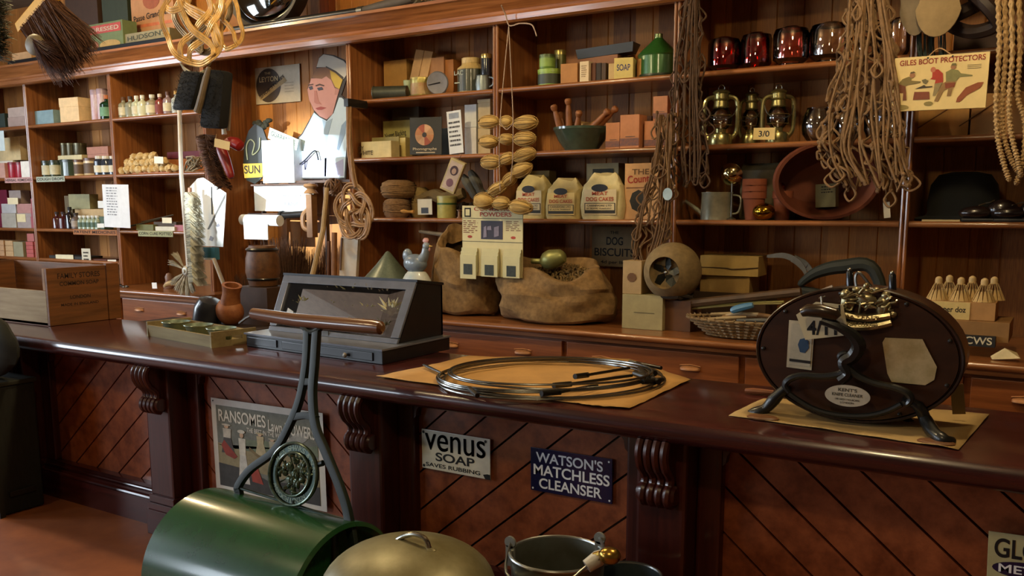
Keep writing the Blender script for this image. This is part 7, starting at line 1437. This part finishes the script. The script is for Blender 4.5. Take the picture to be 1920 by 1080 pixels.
# iron scroll frame
FR = IRON; YF_ = 2.90
def kc(pts, r, nm, Y=YF_, n=8, sub=5):
    p = cr([kp(x, y, Y if len(q_) < 1 else Y+q_[0]) for x, y, *q_ in pts], sub); rs = r if not isinstance(r, list) else [interp([(i/(len(r)-1), v) for i, v in enumerate(r)], k/(len(p)-1))[0] for k in range(len(p))]
    return MB().tube(p, rs, n).build(nm, FR, t)
kc([(1542, 600, -.03), (1572, 612, -.03), (1598, 628, -.02), (1610, 648, -.01), (1600, 668), (1582, 680), (1590, 700), (1575, 714)], [.016, .015, .018, .022, .022, .02, .018, .016], 'crank_arm')
kc([(1580, 676), (1574, 668), (1584, 662), (1592, 670), (1588, 682)], .009, 'scroll')
MB().tube([kp(1503, 586, 2.86), kp(1515, 582, 2.86), kp(1540, 583, 2.86), kp(1566, 590, 2.86), kp(1572, 596, 2.86)], [.014, .02, .022, .02, .012], 14).build('crank_handle', M('#2c1e10', .3, coat=.5), t)
kc([(1590, 690), (1572, 702), (1540, 706), (1505, 704), (1482, 710), (1472, 722), (1480, 736)], [.014, .012, .011, .011, .012, .011, .008], 'left_scroll')
kc([(1590, 690), (1612, 706), (1640, 718), (1675, 726), (1700, 736), (1708, 748), (1700, 758), (1692, 752)], [.014, .012, .011, .011, .012, .011, .009, .006], 'right_scroll')
kc([(1480, 738), (1500, 752), (1530, 768), (1570, 778), (1620, 780), (1660, 772), (1690, 758)], .009, 'lower_arc')
mb = MB()
for k in range(15): p = cr([kp(1500, 752), kp(1530, 770), kp(1580, 781), kp(1630, 780), kp(1675, 766)], 4)[k]; mb.blob(p+Vector((0, -.008, 0)), .006, .006, .006, 8, 6)
for k in range(9): p = cr([kp(1612, 708), kp(1645, 720), kp(1680, 730)], 4)[k]; mb.blob(p+Vector((0, -.009, 0)), .006, .006, .006, 8, 6)
mb.build('beading', M('#24262a', .25, .7), t)
lf = MB().tube(cr([kp(1478, 724), kp(1455, 745), kp(1440, 762), kp(1425, 772), kp(1400, 776)], 4), [.014, .016, .017, .018, .02, .021, .02, .019, .018, .017, .018, .02, .021, .02, .018, .012, .006], 12).build('front_leg', FR, t)
Q1 = Q(1772, 826, ZT+.012)-c0; MB().tube(cr([kp(1692, 748), kp(1722, 762), kp(1736, 788), kp(1752, 812, 2.86), Q1, Q(1790, 826, ZT+.01)-c0], 4), [.014]*4+[.018]*4+[.02, .02, .02, .02, .018, .018, .02, .02, .018, .016, .014, .012, .006], 12).build('front_leg', FR, t)
for px_, py_ in ((1430, 783), (1755, 829)):
    f = Q(px_, py_, ZT+.006); MB().lathe([(0, 0), (.05, 0), (.052, .004), (.045, .008), (0, .008)], 22, (f.x-c0.x, f.y-c0.y, .003), sy=.6).build('wooden_foot_pad', M('#6b4526', .5), t)
for x_ in (-.14, .16): MB().tube([(x_, .02, .0), (x_*.7, .05, .03), (x_*.5, .05, .07)], [.014, .012, .012], 8).build('rear_leg', FR, t)
o, w_, h_ = card('swing_tag', 'narrow cream label standing behind the right side of the knife cleaner', 'tag', [(1785, 722), (1809, 718), (1808, 778), (1782, 775)], 3.16, '#a38f62'); 
rod('wooden_spatula', 'short brown wooden handle lying left of the knife cleaner on the counter', 'tool', [Q(1398, 732, ZT+.012), Q(1412, 733, ZT+.014), Q(1450, 736, ZT+.012)], [.008, .012, .009], M('#7a4626', .5))

# ================================================================ garden roller
RXL, RXR, RY, RR = -2.80, -2.055, 2.2, .28
t = thing('garden_roller', 'dark green iron garden roller with a turned wooden handle and round maker badge', 'garden roller', ((RXL+RXR)/2, RY, 0)); c0 = Vector(((RXL+RXR)/2, RY, 0)); GI_ = M('#1a4a26', .27, var=.2, scale=6, coat=.5, bump=.04); GD = M('#0a1a10', .5, var=.2)
mx_ = Matrix.Rotation(PI/2, 3, 'Y'); hw = (RXR-RXL)/2
MB().lathe([(RR-.03, -hw+.02), (RR-.015, -hw), (RR, -hw+.008), (RR, hw-.008), (RR-.015, hw), (RR-.03, hw-.02), (RR-.03, hw-.05), (.03, hw-.06)], 72, (0, 0, RR), mx_).build('drum', GI_, t)
MB().lathe([(.03, -hw+.06), (RR-.03, -hw+.05), (RR-.03, -hw+.02)], 72, (0, 0, RR), mx_).build('drum_end', GD, t)
for s_ in (-1, 1):
    MB().lathe([(0, 0), (.045, 0), (.045, .05), (.03, .06), (0, .06)], 20, (s_*(hw-.06), 0, RR), Matrix.Rotation(s_*PI/2, 3, 'Y')).build('axle_hub', GD, t)
    for k in range(5): a_ = 2*PI*k/5+.3; MB().cyl((s_*(hw-.05), .03*math.cos(a_), RR+.03*math.sin(a_)), (s_*(hw-.05), .25*math.cos(a_), RR+.25*math.sin(a_)), .014).build('spoke', GD, t)
HY = 2.43; NRM = Vector((0, -1.0, (HY-RY)/(1.225-RR))).normalized()   # plane of the frame
pl0 = Vector((0, RY, RR))
def gp(x, y): return PL(x, y, pl0, NRM) - c0
def flatbar(path, wd, th, nm, mat, par=t):
    p = cr(path, 6); vs = []; fs = []; n = len(p)
    for i in range(n):
        tg = (p[min(i+1, n-1)]-p[max(i-1, 0)]).normalized(); s_ = tg.cross(NRM).normalized()*wd/2; d = NRM*th/2
        vs += [p[i]-s_-d, p[i]+s_-d, p[i]+s_+d, p[i]-s_+d]
    for i in range(n-1):
        for k in range(4): fs.append((i*4+k, i*4+(k+1) % 4, i*4+4+(k+1) % 4, i*4+4+k))
    fs += [(0, 1, 2, 3), ((n-1)*4+3, (n-1)*4+2, (n-1)*4+1, (n-1)*4)]
    return MB().add(vs, fs).build(nm, mat, par, bevel=.002)
hs = gp(585, 618)
RE = Vector((hw+.03, 0, RR)); LE = Vector((-hw-.03, 0, RR))
flatbar([gp(594, 620), gp(590, 680), gp(586, 740), gp(592, 800), gp(612, 850), gp(640, 920), gp(655, 975), RE+Vector((0, .02, .12)), RE], .030, .022, 'side_bar', GD)
flatbar([gp(577, 620), gp(574, 680), gp(563, 745), gp(544, 795), gp(515, 845), gp(470, 880), gp(447, 912), gp(443, 935), LE+Vector((0, 0, .12)), LE], .026, .022, 'side_bar', GD)
for q_ in ([(572, 716), (590, 716)], [(548, 783), (574, 779), (594, 786)]): flatbar([gp(x, y) for x, y in q_], .026, .02, 'crossbar', GD)
MB().tube([gp(447, 914), gp(550, 946), gp(648, 977)], .006, 7).build('scraper_rod', M('#3f4a44', .35, .6), t)
mb = MB().tube([gp(470, 588)+Vector((-.0, 0, 0)), gp(475, 588), gp(500, 592), gp(560, 601), gp(640, 608), gp(700, 613), gp(714, 615), gp(718, 616)], [.006, .022, .024, .026, .027, .026, .024, .012], 18); mb.build('wooden_handle', M('#7c5030', .28, h2='#53301a', scale=20, coat=.6, stretch=(.1, 1, 1)), t)
MB().tube([gp(449, 606), gp(462, 596), gp(474, 590)], .006, 7).build('handle_rod', M('#5a5650', .3, .8), t)
MB().tube(cr([gp(560, 604), gp(572, 616), gp(580, 622), gp(590, 622), gp(602, 614)], 4), .012, 9).build('handle_bracket', GD, t)
mc = gp(553, 889); e1 = Vector((1, 0, 0)); e2 = NRM.cross(e1).normalized(); e2 = -e2 if e2.z < 0 else e2; rm = (gp(596, 895)-gp(508, 884)).length/2
def ring(r_, tube_, nm, mat, sx=1.): MB().tube([mc + NRM*.012 + e1*r_*math.cos(a_)*sx + e2*r_*math.sin(a_)*.96 for a_ in [k*PI/28 for k in range(56)]], tube_, 8, True).build(nm, mat, t)
BG = M('#2a4434', .28, .5, h2='#6d7c6a', scale=60, coat=.3)
ring(rm, .006, 'badge_rim', BG); ring(rm*.70, .005, 'badge_inner_rim', BG)
mb = MB(); N = 56; vs = []; fs = []
for k in range(N):
    a_ = 2*PI*k/N; d = e1*math.cos(a_) + e2*math.sin(a_)*.96
    for r_, h_ in ((rm, -.002), (rm, .006), (rm*.7, .006), (rm*.7, -.002)): vs.append(mc + d*r_ + NRM*h_)
for k in range(N):
    j = (k+1) % N
    for q_ in range(4): fs.append((k*4+q_, j*4+q_, j*4+(q_+1) % 4, k*4+(q_+1) % 4))
mb.add(vs, fs).build('badge_ring', M('#23352c', .35, .5), t)
def arctext(s_, r_, a0, a1, flip, size):
    for i, ch in enumerate(s_):
        if ch == ' ': continue
        a_ = a0 + (a1-a0)*i/(len(s_)-1); o = lettering(ch, t, 0, 0, size*(.35 if ch in "I'." else .8), size, M('#5f6654', .4, .6), name='badge_letter')
        up = (e1*math.cos(a_)+e2*math.sin(a_)*.96); rt = (e1*math.sin(a_)-e2*math.cos(a_)) if not flip else (-e1*math.sin(a_)+e2*math.cos(a_)); u2 = up if not flip else -up
        base = mc + up*(r_ + (size if flip else 0)) + NRM*.0075
        for v in o.data.vertices: x_, z_ = v.co.x - size*.4, v.co.z; v.co = base + rt*x_ + u2*z_
arctext('ALEX SHANKS & SON', rm*.76, PI*.86, PI*.1, False, rm*.17); arctext('ARBROATH LONDON', rm*.76, PI*1.18, PI*1.72, True, rm*.16)
mb = MB(); rr = random.Random(12)      # openwork figure group
for k in range(30):
    a_, s_ = rr.uniform(0, 2*PI), rr.random()**.6*rm*.6; p = mc+e1*math.cos(a_)*s_+e2*math.sin(a_)*s_; a2 = rr.uniform(0, 2*PI); q2 = p+(e1*math.cos(a2)+e2*math.sin(a2))*rm*.28
    mb.tube(cr([p, p.lerp(q2, .5)+NRM*.01+e1*rr.uniform(-.006, .006), q2], 3), [.006, .007, .008, .007, .006, .005, .003][:7], 6)
for (u, v, r_) in [(0, .42, .12), (.22, .18, .16), (-.24, .2, .15), (0, 0, .18), (.1, -.25, .16), (-.2, -.22, .14), (.34, -.12, .11), (-.4, -.02, .1), (0, -.5, .12)]: mb.blob(mc+e1*u*rm+e2*v*rm, rm*r_, .012, rm*r_, 12, 8, .15)
for k in range(12): a_ = 2*PI*k/12; mb.tube([mc+(e1*math.cos(a_)+e2*math.sin(a_))*rm*.2, mc+(e1*math.cos(a_)+e2*math.sin(a_))*rm*.69], .003, 5)
mb.build('badge_figures', BG, t)
for x, y, x2, y2 in ((512, 858, 524, 852), (592, 872, 606, 868), (552, 938, 552, 946)): MB().tube([gp(x, y), gp(x2, y2)], .011, 8).build('badge_lug', GD, t)
# ================================================================ preserving pan with a lid, and pails
PY_ = 1.95; px0 = P(765, 1050, PY_).x; pr_ = (P(903, 1075, PY_).x-P(628, 1075, PY_).x)/2*.93; rimz = P(765, 1092, PY_).z; topz = P(765, 1026, PY_).z
t = thing('lidded_boiler', 'large dull cream-gold metal boiler with a domed lid, in front of the counter', 'boiler', (px0, PY_, 0)); LM = M('#8a8462', .42, .35, h2='#6d6440', scale=9, bump=.1)
MB().lathe([(0, 0), (pr_*.9, 0), (pr_*.94, .01), (pr_*.96, rimz-.02), (0, rimz-.02)], 48).build('body', LM, t)
D_ = topz-rimz+.03; ld = MB().lathe([(pr_*.97, -.03), (pr_*1.0, -.03), (pr_*1.02, -.01), (pr_, 0)] + [(pr_*math.cos(k*PI/24), D_*math.sin(k*PI/24)) for k in range(1, 12)] + [(0, D_)], 56, (0, 0, rimz-.01)).build('lid', LM, t)
hp = [P(736, 1047, PY_)-t.location, P(738, 1022, PY_)-t.location, P(752, 1008, PY_)-t.location, P(775, 1002, PY_)-t.location, P(797, 1010, PY_)-t.location, P(806, 1031, PY_)-t.location]
MB().tube(cr(hp, 5), .0075, 10).build('handle', M('#b4b2a6', .2, 1.), ld)
for q_ in (hp[0], hp[-1]): MB().blob(q_, .022, .014, .008, 10, 7).build('handle_lug', LM, ld)
def pail(label, cx, cy, rpx, Y, mat, handle, rz=0):
    c = P(cx, cy, Y); r = (P(cx+rpx, cy, Y).x-P(cx-rpx, cy, Y).x)/2*.95; h = c.z; t = thing('metal_pail', label, 'bucket', (c.x, Y, 0), rz)
    MB().lathe([(0, 0), (r*.72, 0), (r*.74, .01), (r, h-.01), (r*1.0, h), (r*.955, h), (r*.7, .02), (0, .018)], 44).build('body', mat, t)
    MB().tube([(r*math.cos(a_), r*math.sin(a_), h) for a_ in [k*PI/20 for k in range(40)]], .006, 8, True).build('rolled_rim', M('#a8aaa6', .3, .9), t)
    return t, r, h
PM = M('#83857c', .36, .7, h2='#6a6a5a', scale=8)
t, r, h = pail('grey metal pail with a lowered bail handle in front of the counter', 1045, 1038, 82, 2.42, PM, True)
EM = M('#aeb0aa', .35, .6)
for a_ in (PI*1.13, PI*.30):
    e_ = Vector((r*math.cos(a_), r*math.sin(a_), h)); MB().lathe([(.008, -.004), (.02, -.004), (.02, .004), (.008, .004)], 16, tuple(e_+Vector((0, 0, .03))), Matrix.Rotation(PI/2, 3, 'X')).box(e_.x-.016, e_.x+.016, e_.y-.004, e_.y+.004, h-.05, h+.018).build('ear', EM, t)
e0 = Vector((r*math.cos(PI*1.13), r*math.sin(PI*1.13), h+.03)); e1_ = Vector((r*math.cos(PI*.30), r*math.sin(PI*.30), h+.03))
g0, g1 = P(1132, 1040, 2.30)-t.location, P(1100, 1062, 2.26)-t.location
MB().tube(cr([e1_, g0, g1, P(1060, 1092, 2.2)-t.location, P(1000, 1098, 2.2)-t.location, P(950, 1075, 2.3)-t.location, e0], 6), .005, 7).build('bail', STEEL, t)
MB().tube([g0, g0.lerp(g1, .3), g1], [.018, .024, .02], 12).build('grip', M('#c4c2b8', .4), t)
t2, r2, h2 = pail('bluish grey metal pail behind and right of the first one', 1146, 1072, 60, 2.6, M('#6c7a80', .32, .75), False); t2.location.x += .06
o = MB().blob((0, 0, 0), .034, .03, .026, 16, 10).tube([(-.03, 0, 0), (-.05, 0, -.01)], .01, 8).build('brass_knob', M('#a8853c', .25, .9)); o.parent = t; o.location = P(1143, 1042, 2.28)-t.location

# ================================================================ dark chest at the left
DG = M('#1d1f17', .75, h2='#12130e', scale=60, bump=.3, stretch=(1, 1, .2))
t = thing('storage_trunk', 'dark olive cloth-covered trunk on the floor at the left picture edge', 'trunk', (-5.3, 2.60, 0)); 
MB().box(-.55, .54, -.14, .11, .004, .70).build('body', DG, t, smooth=False, bevel=.01); MB().box(-.56, .55, -.15, .12, .70, .725).build('lid', M('#23241a', .6), t, smooth=False, bevel=.006)
MB().box(.545, .56, -.145, -.115, .0, .70).build('corner_batten', M('#14140f', .6), t, smooth=False)
MB().box(.542, .556, -.08, .06, .10, .13).build('handle', M('#1c1b16', .5), t, smooth=False, bevel=.004)
o = MB().blob((0, 0, .18), .40, .085, .18, 22, 14, .03).build('dark_sack', M('#1f2018', .9, var=.3, bump=.4)); o.location = (P(-44, 680, 2.55).x, 2.555, .72); o.scale = (1, 1, 1.05); tag(o, 'dark olive sack lying on the trunk at the left edge', 'sack')
